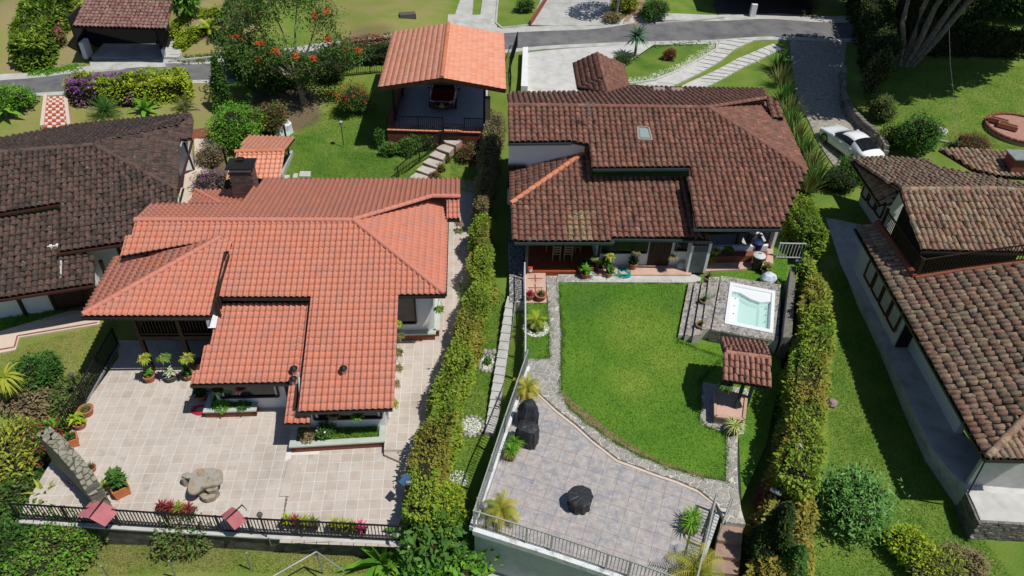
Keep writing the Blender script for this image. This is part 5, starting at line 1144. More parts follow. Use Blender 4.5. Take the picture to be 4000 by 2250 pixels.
# ================================================================== plants
def noise3(p, k=1.7):
    return np.sin(p[:, 0]*k*2.1+1.3)*np.sin(p[:, 1]*k*1.7+.4)+np.sin(p[:, 0]*k*.9-p[:, 1]*k*1.3+p[:, 2]*k*2)
M_core = mat('dark_filler', [(.012,.012,.006),(.035,.03,.015)], rough=1, scale=8)  # colour of solid fillers inside foliage; inner shade is painted in
def hedge(name, label, pts, width, m, dens=330, leaf=.13, ends=None, world=False, base=None, cat='hedge', group=None, m2=None, shag=.15):
    """pts: [(px,py,ztop)] of the top centre line"""
    C_ = [Vector(p) if world else P(*p) for p in pts]; W_ = width if isinstance(width, (list, tuple)) else [width]*len(C_)
    zb = [base if base is not None else float(g0(c.x, c.y))-.1 for c in C_]; org = Vector((C_[0].x, C_[0].y, zb[0])); o = thing(name, label, cat, org, group)
    L_ = [0]
    for a, b in zip(C_[:-1], C_[1:]): L_.append(L_[-1]+Vector((b-a).xy).length)
    n = int(dens*L_[-1]*(max(W_)+2*max(c.z-z for c, z in zip(C_, zb)))+dens*2)
    t = RG.uniform(0, L_[-1], n); Ca = np.array([list(c) for c in C_]); Wa = np.array(W_); Za = np.array(zb)
    f = lambda arr: np.interp(t, L_, arr)
    x, y, zt, zb_, w_ = f(Ca[:, 0]), f(Ca[:, 1]), f(Ca[:, 2]), f(Za), f(Wa)
    e = 1e-2; x2 = np.interp(np.minimum(t+.3, L_[-1]), L_, Ca[:, 0])-np.interp(np.maximum(t-.3, 0), L_, Ca[:, 0]); y2 = np.interp(np.minimum(t+.3, L_[-1]), L_, Ca[:, 1])-np.interp(np.maximum(t-.3, 0), L_, Ca[:, 1])
    d = np.hypot(x2, y2); dx, dy = x2/d, y2/d; nx_, ny_ = -dy, dx; H_ = zt-zb_; per = w_+2*H_; s_ = RG.uniform(0, 1, n)*per
    side = np.where(s_ < H_, -1, np.where(s_ > H_+w_, 1, 0)); off = np.where(side == 0, (s_-H_)-w_/2, side*w_/2); z = np.where(side == -1, zb_+s_, np.where(side == 1, zb_+(per-s_), zt))
    r_ = .25; ed = np.clip((np.abs(off)-(w_/2-r_))/r_, 0, 1)*np.clip((z-(zt-r_))/r_, 0, 1); z = z-ed*.10; off = off*(1-ed*.12)
    p = np.c_[x+nx_*off, y+ny_*off, z]; nn = np.c_[nx_*np.sign(off)*(side != 0), ny_*np.sign(off)*(side != 0), (side == 0)*1.0]
    # rounded ends: pull leaves back near both ends, add cap leaves
    for s0 in (0, -1):
        c = C_[s0]; dd = Vector((dx[np.argmin(t) if s0 == 0 else np.argmax(t)], dy[np.argmin(t) if s0 == 0 else np.argmax(t)], 0)); dd = dd if s0 else -dd
        k = int(dens*W_[s0]*(c.z-zb[s0])*1.2)+4; uu = RG.uniform(-.5, .5, k)*W_[s0]; vv = RG.uniform(zb[s0], c.z, k); nrm = np.array([-dd.y, dd.x])
        bulge = .18*np.cos(uu/W_[s0]*math.pi)
        q = np.c_[c.x+nrm[0]*uu+dd.x*bulge, c.y+nrm[1]*uu+dd.y*bulge, vv]; p = np.vstack([p, q]); nn = np.vstack([nn, np.tile([dd.x, dd.y, 0], (k, 1))])
    bn = noise3(p, 1.5); p = p+nn*(bn[:, None]*shag+RG.normal(-.04, .06, (len(p), 1))); 
    gaps = noise3(p*np.array([1.3, 1.2, 1.7])+5, 2.2) > 1.45; keep = ~(gaps & (RG.uniform(0, 1, len(p)) < .45)); p = p[keep]; nn = nn[keep]
    cl = (noise3(p+9, .8)+2)/4; rn = np.clip(cl*.75+RG.uniform(-.2, .35, len(p)), 0, .999)
    V, F, rn = leaf_np(p, leaf*RG.choice([.7, 1.0, 1.35], len(p))[:, None], nn, .55, .5, rn); me = np_mesh('foliage', V-np.array(org), F, rn, m if isinstance(m, list) else [m])
    if isinstance(m, list) and len(m) > 1:
        tt = (p[:, 0]-p[:, 0].min())/(np.ptp(p[:, 0])+1e-6); mi = (noise3(p+3, .9)+RG.normal(0, .5, len(p)) > .6).astype(np.int32) if m2 is None else m2(p).astype(np.int32); me.polygons.foreach_set('material_index', mi)
    put('foliage', me, o)
    mb = MB(); N_ = len(C_)
    for i in range(N_-1):
        a, b = C_[i], C_[i+1]; w2, w3 = W_[i]/2-.14, W_[i+1]/2-.14; dd = Vector((b-a).xy).normalized(); nn_ = Vector((-dd.y, dd.x))
        q = [(a.x+nn_.x*w2, a.y+nn_.y*w2), (b.x+nn_.x*w3, b.y+nn_.y*w3), (b.x-nn_.x*w3, b.y-nn_.y*w3), (a.x-nn_.x*w2, a.y-nn_.y*w2)]; zz_ = [a.z-.2, b.z-.2, b.z-.2, a.z-.2]; zl = [zb[i], zb[i+1], zb[i+1], zb[i]]; k = len(mb.v)
        mb.v += [(*p_, z_) for p_, z_ in zip(q, zz_)]+[(*p_, z_) for p_, z_ in zip(q, zl)]
        for f_ in ((0,3,2,1),(0,1,5,4),(1,2,6,5),(2,3,7,6),(3,0,4,7)): mb.f.append(tuple(k+j for j in f_)); mb.r.append(0); mb.mi.append(0)
    part('filler_core', mb, M_core, o); return o  # opaque dark box added inside the hedge leaves
def blob_pts(blobs, n, shell=.45):
    vol = np.array([b[3]*b[4]*b[5] if len(b) > 4 else b[3]**3 for b in blobs])**.67; cnt = (n*vol/vol.sum()).astype(int); out = []; nr = []
    for b, k in zip(blobs, cnt):
        rx, ry, rz = (b[3], b[4], b[5]) if len(b) > 4 else (b[3],)*3
        u = RG.normal(0, 1, (k, 3)); u /= np.linalg.norm(u, axis=1)[:, None]; rr = 1-shell*RG.uniform(0, 1, k)**2
        rr *= 1+.13*noise3(u*3+np.array(b[:3]), 1.4); out.append(np.array(b[:3])+u*rr[:, None]*np.array([rx, ry, rz])); nr.append(u)
    return np.vstack(out), np.vstack(nr)
def foliage(parent, blobs, n, leaf, m, asp=.5, shell=.5, name='foliage', core=False, zmin=None, clump=0):
    p, nr = blob_pts(blobs, n, shell)
    if clump:
        k = max(4, n//clump); c = p[RG.integers(0, len(p), k)]; idx = RG.integers(0, k, n); p2 = c[idx]+RG.normal(0, leaf*1.3, (n, 3)); nr = nr[:k][idx] if len(nr) >= k else RG.normal(0, 1, (n, 3)); p = p2; rnb = RG.uniform(0, .7, k)[idx]+RG.uniform(0, .3, n)
    else: rnb = np.clip((noise3(p+2, 1.1)+2)/4*.7+RG.uniform(-.15, .4, len(p)), 0, .999)
    if zmin is not None: k = p[:, 2] > zmin; p, nr, rnb = p[k], nr[k], rnb[k]
    V, F, rn = leaf_np(p, leaf, nr, asp, .6, rnb); me = np_mesh(name, V-np.array(wo(parent)), F, rn, m if isinstance(m, list) else [m])
    if isinstance(m, list) and len(m) > 1: me.polygons.foreach_set('material_index', (RG.uniform(0, 1, len(F)) < .35).astype(np.int32))
    put(name, me, parent)
    if core:
        mb = MB()
        for b in blobs:
            rx, ry, rz = (b[3], b[4], b[5]) if len(b) > 4 else (b[3],)*3; pr = [(math.sin(a)*.6, -math.cos(a)*.6) for a in np.linspace(.05, 3.1, 7)]; k = len(mb.v); mb.lathe(pr, 9); mb.v[k:] = [(b[0]+x*rx, b[1]+y*ry, b[2]+z*rz) for x, y, z in mb.v[k:]]
        part('filler_solids', mb, M_core, parent)  # opaque dark solids added inside the leaf masses
def bush(label, px, py, r_, h_, n, leaf, m, name='shrub', cat='shrub', group=None, nb=4, asp=.5, dz=0, clump=0, z=None, core=True, flowers=None, stem=True):
    q = G(px, py, dz) if z is None else P(px, py, z); o = thing(name, label, cat, q, group); bl = [(q.x, q.y, q.z+h_*.55, r_*.75, r_*.75, h_*.48)]
    for k in range(nb): a = 2*math.pi*k/nb+random.random(); bl.append((q.x+math.cos(a)*r_*.5, q.y+math.sin(a)*r_*.5, q.z+h_*random.uniform(.35,.68), r_*.5, r_*.5, h_*.33))
    foliage(o, bl, n, leaf, m, asp, clump=clump, core=core, zmin=q.z)
    if stem:
        mb = MB()
        for k in range(4): a = random.uniform(0, 6.28); mb.tube([q-Vector((0,0,.1)), q+Vector((math.cos(a)*r_*.2, math.sin(a)*r_*.2, h_*.4)), q+Vector((math.cos(a)*r_*.5, math.sin(a)*r_*.5, h_*.75))], [.03,.02,.008], 5)
        part('stem', mb, M_trunk, o)
    if flowers: foliage(o, [(b[0], b[1], b[2]+.05, b[3]*1.05, b[4]*1.05, b[5]*1.1) for b in bl], flowers[0], flowers[1], flowers[2], .8, .15, 'flowers', clump=flowers[3] if len(flowers) > 3 else 0, zmin=q.z+h_*.4)
    return o
def blade_strip(mb, base, az, el, L_, w_, droop, seg=4, r=0, fold=.0, m=0, wp=.35):
    p = Vector(base); d = Vector((math.cos(az)*math.cos(el), math.sin(az)*math.cos(el), math.sin(el))); s_ = Vector((-math.sin(az), math.cos(az), 0)); pv = None
    for k in range(seg+1):
        t = k/seg; ww = w_*(math.sin(math.pi*min(1, t*(1-wp)+wp)) if t < 1 else .02)*.5
        a, b = p-s_*ww, p+s_*ww
        if pv: mb.face([pv[0], pv[1], b, a], r, m)
        pv = (a, b); d = (d+Vector((0,0,-droop/seg))).normalized(); p = p+d*L_/seg
def rosette(n, L_, w_, el0=.2, el1=1.3, droop=1.0, seed=0, z=0, two=False):
    mb = MB(); rr = random.Random(seed)
    for k in range(n):
        t = k/n; az = k*2.39996+rr.uniform(-.2,.2); el = el0+(el1-el0)*t+rr.uniform(-.1,.1); blade_strip(mb, (0,0,z), az, el, L_*rr.uniform(.75,1.1), w_, droop*rr.uniform(.7,1.2), 4, rr.random(), m=(1 if two and rr.random() < .4 else 0))
    return mb
def palm_mb(nf, L_, lw=.03, ll=.35, el0=.35, el1=1.35, droop=1.3, seed=0, z=0, nl=16):
    mb = MB(); rr = random.Random(seed)
    for k in range(nf):
        az = k*2.39996+rr.uniform(-.2,.2); el = el0+(el1-el0)*k/nf; p = Vector((0,0,z)); d = Vector((math.cos(az)*math.cos(el), math.sin(az)*math.cos(el), math.sin(el))); s_ = Vector((-math.sin(az), math.cos(az), 0)); pts = [p.copy()]; LL = L_*rr.uniform(.8,1.1); rv = rr.random()
        for i in range(nl):
            d = (d+Vector((0,0,-droop/nl))).normalized(); p = p+d*LL/nl; pts.append(p.copy()); t = i/nl; l = ll*(1-.6*abs(t-.35))*(1 if i > 1 else .3)
            for sg in (-1, 1):
                dirn = (s_*sg*.85+d*.6+Vector((0,0,-.25+rr.uniform(-.1,.1)))).normalized(); q = p+dirn*l; e = d*lw; mb.face([p-e, p+e, q+e*.2], rv)
        mb.tube(pts[::3], .012, 4, rv)
    return mb
def pot_mb(r_=.2, h_=.32, style=0):
    mb = MB()
    pr = {0:[(r_*.72,0),(r_*.9,h_*.4),(r_,h_*.85),(r_*1.12,h_*.86),(r_*1.12,h_),(r_*.98,h_),(r_*.92,h_*.88)], 1:[(r_*.7,0),(r_*1.05,h_*.35),(r_*1.1,h_*.6),(r_*.9,h_*.9),(r_*1.0,h_),(r_*.88,h_),(r_*.84,h_*.88)]}[style]
    mb.lathe(pr, 16); return mb
POTS = 0
def potted(label, px, py, z, r_=.2, h_=.32, plant='agave', pm=None, lm=None, s_=1.0, group=None, style=0, cat='potted plant', seed=None, dz=None):
    global POTS; POTS += 1; sd_ = seed or POTS; q = P(px, py, z) if z is not None else G(px, py)
    o = local_thing('potted_plant', label, cat, q, group); WO[o.name] = Vector((0,0,0))
    part('pot', pot_mb(r_, h_, style), pm or M_terra, o, smooth=False); mb = MB(); mb.lathe([(r_*.9,0),(0.01,.02)], 14, (0,0,h_*.87)); part('soil', mb, M_soil, o)
    plant_on(o, plant, h_, lm, s_, sd_); return o
def plant_on(o, plant, h_, lm, s_, sd_):
    lm = lm or L_mid
    if plant == 'agave': me = rosette(26, .38*s_, .075*s_, .25, 1.4, .9, sd_, h_)
    elif plant == 'spiky': me = rosette(30, .45*s_, .035*s_, .7, 1.5, .4, sd_, h_)
    elif plant == 'grassy': me = rosette(70, .5*s_, .03*s_, .5, 1.4, 1.9, sd_, h_)
    elif plant == 'palm': me = palm_mb(16, .85*s_, .018*s_, .26*s_, .3, 1.35, 1.7, sd_, h_)
    elif plant == 'leafy':
        me = MB(); rr = random.Random(sd_)
        for k in range(60): a = rr.uniform(0,6.28); ra = rr.uniform(0,.16)*s_; blade_strip(me, (math.cos(a)*ra, math.sin(a)*ra, h_+rr.uniform(0,.32)*s_), rr.uniform(0,6.28), rr.uniform(.1,1.2), .26*s_*rr.uniform(.7,1.2), .11*s_, 1.0, 3, rr.random())
    part('foliage', me, lm, o)
def basket(label, px, py, z, lm, s_=.2, hang=.7, plant='trail', group=None):
    q = P(px, py, z); o = local_thing('hanging_basket', label, 'hanging basket', q, group)
    mb = MB(); mb.lathe([(s_*.3,-s_*.75),(s_*.8,-s_*.4),(s_,0),(s_*.9,0),(s_*.7,-.03)], 14); part('basket', mb, mat('coir_basket', [(.14,.09,.05),(.26,.18,.11)], rough=1, scale=15), o)
    mb = MB()
    for k in range(3): a = k*2.09; mb.bar((math.cos(a)*s_, math.sin(a)*s_, 0), (0,0,hang), .01)
    part('hanger', mb, M_dark, o); me = MB(); rr = random.Random(int(px+py))
    for k in range(46): a = rr.uniform(0,6.28); blade_strip(me, (math.cos(a)*s_*.5, math.sin(a)*s_*.5, 0), a+rr.uniform(-1,1), rr.uniform(0,1.1), .24*rr.uniform(.6,1.2)*s_/.2, .07, 1.8, 3, rr.random())
    part('foliage', me, lm, o); return o
# ---------------- hedges
hedge('hedge', 'long clipped yellow green hedge between the salmon roofed house and the sloping grass strip', [(1883,840,2.2),(1884,900,2.2),(1880,1080,2.1),(1850,1200,2.05),(1805,1330,2.0),(1745,1531,1.9),(1690,1700,1.8),(1655,1862,1.7),(1625,1985,1.6)], [.65,.75,.85,.9,.95,.95,.95,1.05,1.05], [L_hedge, L_hedge2], 340, .12)
hedge('hedge', 'half dry brown hedge running down from the carport corner', [(1938,440,2.9),(1912,560,2.7),(1895,680,2.5),(1884,800,2.3)], [.9,.9,.7,.6], [L_dry, L_olive], 340, .10, m2=lambda p: RG.uniform(0,1,len(p)) < .3)
hedge('hedge', 'broad wedge shaped reddish yellow hedge between the garden and the shaded right hand lawn', [(3162,1000,3.3),(3188,1090,3.3),(3208,1231,3.3),(3175,1400,3.4),(3158,1600,3.35),(3142,1740,3.2),(3115,1850,2.9)], [.3,.75,1.15,1.2,1.2,1.2,1.1], [L_hedge, L_hedge2], 330, .13, base=.2)
hedge('hedge', 'short yellow green hedge beside the garden house patio corner', [(3125,755,2.9),(3140,820,2.9),(3190,900,2.9)], [1.1,1.4,1.3], L_hedge, 330, .13)
hedge('hedge', 'low shaded ragged hedge at the foot of the wedge shaped hedge', [(3100,1900,1.8),(3080,2000,1.7),(3060,2200,1.4),(3050,2300,1.3)], [1.5,1.6,1.7,1.8], [L_hedge2, L_red], 260, .14, base=-.3, m2=lambda p: noise3(p,.9) > 1.0)
g_ = lambda x, y, h: (lambda q: (q.x, q.y, q.z+h))(G(x, y))
hedge('hedge', 'big overgrown bright hedge beside the lawn in the top left corner', [g_(245,-20,2.0), g_(185,140,2.1), g_(130,270,2.0)], [2.6,2.6,2.2], L_hedge, 150, .24, world=True)
hedge('hedge', 'roadside hedge with purple blossom at its left half and lime leaves at its right', [g_(300,386,1.55), g_(500,392,1.55), g_(735,365,1.5)], [2.0,2.2,2.1], [L_lime, L_purple, L_olive], 190, .17, world=True, m2=lambda p: np.where((noise3(p,.8)+RG.normal(0,.4,len(p)) > .3) & (p[:,0] < G(560,380).x), np.where(RG.uniform(0,1,len(p)) < .45, 1, 2), 0))
hedge('hedge', 'upper curved lime green hedge between carport steps and palm', [g_(665,150,.7), g_(740,105,.7), g_(860,62,.7)], .9, L_lime, 240, .15, world=True); hedge('hedge', 'lower curved lime green hedge round the small palm', [g_(705,200,.7), g_(735,150,.7), g_(800,128,.7), g_(850,112,.7)], .8, L_lime, 240, .15, world=True)
hedge('hedge', 'olive hedge bank running down to the road left of the flowering tree', [g_(985,0,1.3), g_(930,80,1.4), g_(880,170,1.4)], 1.7, [L_mid, L_olive], 160, .18, world=True)
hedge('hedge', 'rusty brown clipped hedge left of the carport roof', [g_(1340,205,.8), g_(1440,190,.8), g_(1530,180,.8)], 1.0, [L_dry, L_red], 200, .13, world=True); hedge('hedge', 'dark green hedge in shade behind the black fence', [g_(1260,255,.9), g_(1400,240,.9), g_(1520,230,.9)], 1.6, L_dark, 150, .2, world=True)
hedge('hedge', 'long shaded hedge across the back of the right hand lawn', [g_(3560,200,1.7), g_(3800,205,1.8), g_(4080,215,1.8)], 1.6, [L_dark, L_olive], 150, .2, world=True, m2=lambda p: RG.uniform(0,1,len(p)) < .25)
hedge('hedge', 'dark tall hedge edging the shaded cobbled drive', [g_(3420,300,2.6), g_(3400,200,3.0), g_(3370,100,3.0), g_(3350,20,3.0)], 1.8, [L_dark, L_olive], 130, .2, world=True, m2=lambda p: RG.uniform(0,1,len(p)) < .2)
# liriope borders as masses
def border(label, pts, m, n, h=.3, cat='border planting', w_=.35, z=None):
    L_ = GP(pts) if z is None else PP(pts, z); o = thing('border_plants', label, cat, L_[0]); mb = MB()
    ln = [0]
    for a, b in zip(L_[:-1], L_[1:]): ln.append(ln[-1]+(b-a).length)
    for k in range(n):
        t = random.uniform(0, ln[-1]); i = min(max(int(np.searchsorted(ln, t))-1, 0), len(L_)-2); q = L_[i].lerp(L_[i+1], (t-ln[i])/(ln[i+1]-ln[i]))+Vector((random.gauss(0, w_*.5), random.gauss(0, w_*.5), 0))
        for j in range(5): blade_strip(mb, q, random.uniform(0,6.28), random.uniform(.4,1.3), h*random.uniform(.7,1.4), .06, 1.6, 2, random.random())
    part('foliage', mb, m, o)
L_var = leafm('leaf_variegated', [(.16,.22,.09), (.32,.38,.22), (.48,.5,.36), (.08,.16,.04)])
border('striped green and cream grass border along the island kerb', [(2450,320),(2560,300),(2650,262),(2740,215),(2795,175)], L_var, 420, .38)
border('striped grass border along the road edge of the island', [(2370,212),(2450,190),(2620,172),(2790,160)], L_mid, 330, .4)
border('striped grass border below the second driveway strip', [(2690,345),(2790,300),(2900,250),(2980,215)], L_var, 380, .35)
border('uncut grass fringe along the road below the top left lawn', [(120,275),(220,270),(310,255)], L_bright, 420, .45, w_=.6); border('uncut grass fringe by the road right of the old carport', [(700,228),(780,222),(870,212)], L_olive, 320, .45, w_=.6)
border('row of strappy agapanthus plants below the blackened roof', [(-20,1268),(70,1252),(170,1232),(240,1215)], L_bright, 230, .5, w_=.2)
# ---------------- trees
def limb_tree(name, label, base, tips, r0, m=M_trunk):
    o = thing(name, label, 'tree', base); mb = MB()
    for pts, ra in tips: mb.tube(pts, ra, 7)
    part('trunk', mb, m, o); return o
def tulip():
    b = G(1187,405); V_ = lambda x, y, z: b+Vector((x, y, z)); fork = V_(-.2,.1,1.6)
    tips = [([b-Vector((0,0,.2)), V_(-.05,0,.8), fork], [.24,.18,.15])]; bl = []
    for dx, dy, dz, r_ in ((-4.2,.6,4.0,1.3),(-3.0,1.6,5.4,1.4),(-1.6,1.2,6.6,1.5),(0.2,1.8,7.0,1.4),(1.6,1.0,5.8,1.3),(2.6,.2,4.2,1.2),(3.6,.8,3.2,1.0),(-2.6,-.8,3.2,1.3),(-1.0,-1.2,4.2,1.2),(.8,-1.0,3.4,1.1),(-3.6,2.6,3.0,1.4),(.3,.2,2.0,.9),(-5.0,1.8,2.4,1.2)):
        e = V_(dx, dy, dz); mid = fork.lerp(e, .5)+Vector((random.uniform(-.3,.3), random.uniform(-.3,.3), .4)); tips.append(([fork, mid, e], [.10,.06,.02])); bl.append((e.x, e.y, e.z, r_, r_, r_*.7))
    o = limb_tree('flowering_tree', 'tall open flowering tree with orange red blossoms left of the carport', b, tips, .2, mat('bark_pale', [(.2,.17,.12),(.36,.31,.24)], rough=.95, scale=6, bump=.4))
    foliage(o, bl, 15000, .22, [L_mid, L_olive], .42, .7, 'crown', clump=9)
    fl = [(x[0]+random.uniform(-.8,.8), x[1]-random.uniform(0,.8), x[2]+.6*random.uniform(.5,1.2), .22, .22, .16) for x in bl*2][:26]
    foliage(o, fl, 1500, .13, L_flower, .8, .9, 'flowers')
tulip()
def conic(label, px, py, h_, r_, m, n=2500, leaf=.16, name='conifer', dz=0, cat='tree', z=None):
    q = G(px, py, dz) if z is None else P(px, py, z); o = thing(name, label, cat, q); mb = MB(); mb.tube([q, q+Vector((0,0,h_*.95))], [.10,.02], 6); part('trunk', mb, M_trunk, o)
    t = RG.uniform(0, 1, n)**1.3; a = RG.uniform(0, 6.28, n); rr = r_*(1-t)**.8*(.55+.45*RG.uniform(0, 1, n)**.5)*(1+.25*np.sin(a*3+t*9)); p = np.c_[q.x+np.cos(a)*rr, q.y+np.sin(a)*rr, q.z+.1+t*h_]; nr = np.c_[np.cos(a), np.sin(a), np.full(n, .3)]
    V, F, rn = leaf_np(p, leaf, nr, .45, .8); np_put('crown', V, F, rn, m, o); return o
conic('tall dark shrub column with cream edged leaves beside the road', 880,425,3.6,.75,L_mid,3800,.2,'columnar_shrub',cat='shrub'); conic('dark feathery cypress standing beside the terrace gate', 2985,2195,3.4,.85,L_dark,7000,.15,z=.4); conic('small dark conifer at the bottom edge right of the gate', 3060,2290,2.4,.8,L_mid,2500,.13)
bush('bushy bright green tree between the blackened roof and the orange shed', 935,560,1.9,2.6,9000,.15,L_bright,'small_tree','tree',nb=7)
bush('dark round tree mass left of the flowering tree trunk', 1040,360,1.9,3.4,7000,.2,[L_mid,L_dark],'small_tree','tree',nb=7); bush('broad glossy shrub under the orange blossoms near the road', 960,300,1.5,2.0,3500,.22,L_mid,nb=5); bush('dense creeper clad bush behind the white cloth table', 1060,520,1.3,2.0,4200,.15,[L_mid,L_red],nb=5)
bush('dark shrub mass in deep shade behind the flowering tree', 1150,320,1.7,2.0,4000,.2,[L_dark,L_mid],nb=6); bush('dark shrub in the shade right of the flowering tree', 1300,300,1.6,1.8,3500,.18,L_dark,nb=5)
bush('loose feathery shrub dotted with orange flowers on the back lawn', 1390,440,1.35,2.1,6500,.09,L_mid,nb=6,flowers=(700,.10,L_flower,12)); bush('twiggy purple flowered shrub left of the brick chimney', 850,740,1.3,1.2,3500,.11,[L_olive,L_purple],nb=5); bush('dry wispy shrub beside the beige path', 830,640,1.1,1.3,2600,.10,L_dry,nb=4); bush('small green shrub touching the right side of the brick chimney', 1010,730,.8,1.0,1500,.11,L_mid,nb=3)
for i, (x, y, r_, h_, lab) in enumerate(((1520,605,.6,.8,'leftmost low flowering shrub below the carport wall'), (1590,600,.75,1.0,'second low shrub below the carport wall'), (1620,590,.7,1.1,'third low shrub below the carport wall'), (1670,575,.8,1.2,'rightmost shrub with orange blooms below the carport wall'))): bush(lab, x, y, r_, h_, 1500, .13, L_mid, nb=4, group='shrubs below the carport wall', flowers=(40,.10,L_flower,8))
bush('twiggy young shrub at the left corner of the carport wall', 1487,580,.45,1.5,350,.16,L_mid,nb=3,core=False); bush('dark crimson flowering shrub on the grass right of the pale stairs', 1835,625,.9,1.0,2600,.12,[L_mid,L_red],nb=5,flowers=(120,.12,L_pink,9))
for i, (x, y) in enumerate(((1768,598),(1745,632),(1722,668),(1700,700))): bush(['uppermost','second','third','lowest'][i]+' small red leaved shrub along the right edge of the pale stairs', x, y, .35, .5, 420, .1, [L_mid,L_red], nb=3, group='shrubs beside the pale stairs')
bush('round frangipani like tree with pale glossy rosettes on the right hand lawn', 3300,2040,1.2,2.4,5200,.22,leafm('leaf_glossy',[(.035,.11,.02),(.09,.20,.045),(.18,.30,.11)]),'small_tree','tree',nb=9,asp=.32,clump=14,core=True)
bush('lime tipped bushy shrub at the bottom right of the lawn', 3530,2170,.9,1.2,3400,.13,L_lime,nb=5,asp=.6); bush('olive shrub with lime leaves at the very bottom right', 3640,2250,1.0,1.1,4000,.14,[L_olive,L_lime],nb=6); bush('brown dry shrub beside the olive shrub at the bottom right', 3740,2230,.9,1.0,2200,.12,L_dry,nb=4)
bush('mid green leafy shrub on the lawn behind the white car', 3560,590,1.5,2.6,6000,.17,L_mid,nb=7); bush('yellowish shrub right of the white car', 3470,560,1.0,1.4,3000,.13,[L_mid,L_yel],nb=5); bush('pale climbing shrub spilling over the drive wall', 3430,470,1.1,1.8,3500,.15,[L_olive,L_mid],nb=5); bush('tall speckled shrub catching sun at the edge of the big tree shadow', 3395,380,1.0,3.4,4000,.17,[L_olive,L_dark],nb=6)
bush('orange tinged clipped shrub near the weathered roof', 3790,590,1.2,1.1,4000,.10,[L_olive,L_red],nb=5); bush('dark shrub between the white car and the weathered house', 3330,700,1.2,1.4,3800,.13,L_mid,nb=5); bush('dark hedge like shrub behind the pale walkway entrance', 3270,740,1.0,1.2,2800,.13,L_dark,nb=4)
bush('bright lime shrub at the lower end of the long clipped hedge', 1725,2045,1.05,1.7,6500,.12,L_lime,nb=7,z=-.3); bush('broad leaved schefflera like shrub beside the lower yard wall', 1700,2190,1.05,2.2,1700,.34,L_mid,nb=7,asp=.42,z=-1.4,clump=9); bush('broad leaved low shrub at the bottom edge below the terrace corner', 1760,2290,1.1,1.7,1500,.34,L_bright,nb=6,asp=.42,z=-1.5,clump=9)
bush('tangled leafy shrub below the left end of the terrace railing', 230,2190,1.7,1.4,7500,.15,[L_bright,L_olive],nb=8,z=-1.2); bush('twiggy thin shrub rising in front of the terrace railing', 745,2150,1.2,2.0,1800,.15,[L_olive,L_mid],nb=5,z=-1.5,core=False); bush('dark fern like shrub in the bottom left corner', 60,2200,1.3,1.5,4000,.2,[L_mid,L_dark],nb=6,z=-1.3)
bush('dark green leafy shrub on the olive lawn beside the black side railing', 160,1480,1.1,1.1,3800,.16,L_mid,nb=6); bush('dry grassy shrub by the side railing', 300,1560,1.2,.9,3800,.14,[L_olive,L_mid],nb=5); bush('tawny dry plant clump left of the side railing', 130,1600,1.1,.9,2500,.14,L_dry,nb=4)
bush('yellow croton shrub at the left edge of the photo', 60,1830,1.6,1.8,4200,.26,[L_yel,L_olive],nb=7,asp=.35); bush('dark shrub mass behind the stone arch wall', 110,1950,1.3,1.1,3500,.18,[L_mid,L_olive],nb=6); bush('mixed leafy shrub behind the stone arch wall', 200,1780,1.3,1.4,3800,.17,[L_mid,L_red],nb=5); bush('green shrub left of the terrace end under the railing', 160,2080,1.1,1.3,3000,.17,L_mid,nb=5)
bush('leafy bright shrub at the left roadside', 60,420,1.6,1.4,3000,.18,L_bright,nb=5); bush('bougainvillea shrub with pink flowers on the top left lawn', 235,175,.7,1.4,700,.14,L_olive,nb=4,core=False,flowers=(160,.14,L_pink,10)); bush('yellow leaved shrub across the road beside the brick path', 2440,40,1.3,1.5,3000,.18,L_yel,nb=5); bush('green shrub across the road right of the brick path', 2550,70,1.3,1.5,3000,.18,L_mid,nb=5); bush('small shrub on the lawn corner by the red kerb', 2050,45,.9,1.0,1200,.18,L_mid,nb=4)
bush('dark red shrub on the driveway island lawn', 2612,232,.6,.8,900,.14,[L_red,L_mid],nb=4); bush('clipped round bush on the driveway island', 2435,245,.8,.7,1600,.10,L_mid,nb=4)
bush('banana like clump beside the old dark carport', 730,55,1.1,2.0,700,.6,L_bright,nb=4,asp=.22); bush('straw coloured bush at the foot of the street tree', 2395,80,.9,.6,1200,.16,L_dry,nb=4)
# big tree top right
def bigtree():
    b = G(3520,255); V_ = lambda x, y, z: b+Vector((x, y, z)); tips = []; bl = []
    for dx, dy, dz in ((-1.5,1.0,7),(0.5,.5,9.5),(2.0,-.5,10),(4.5,-.5,10.5),(6.2,-1,11)): tips.append(([b+Vector((dx*.1,0,-.2)), V_(dx*.28+.1, dy*.3, dz*.22), V_(dx*.5-.15, dy*.3, dz*.45), V_(dx*.72+.1, dy*.5, dz*.7), V_(dx, dy, dz)], [.36,.25,.19,.13,.06]))
    for gx_, gy_, h_, r_ in ((3180,200,10.5,2.6),(3180,290,11,2.6),(3230,380,11.5,2.3),(3330,330,11,2.6),(3440,320,11,2.8),(3560,310,11.5,2.8),(3680,270,11.5,2.7),(3790,225,11,2.6),(3620,230,7.5,2.2),(3760,190,6.6,2.0),(3450,200,8.5,2.4),(3560,180,10,2.8),(3860,170,8.5,2.6)): t = P(gx_,gy_,2.2)+sd*(h_/sd.z); bl.append((t.x, t.y, t.z, r_, r_, r_*.6))
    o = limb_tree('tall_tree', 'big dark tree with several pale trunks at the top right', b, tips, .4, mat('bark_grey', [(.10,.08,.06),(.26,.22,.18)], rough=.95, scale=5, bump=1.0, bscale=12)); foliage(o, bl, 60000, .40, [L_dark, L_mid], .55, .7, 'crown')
bigtree()
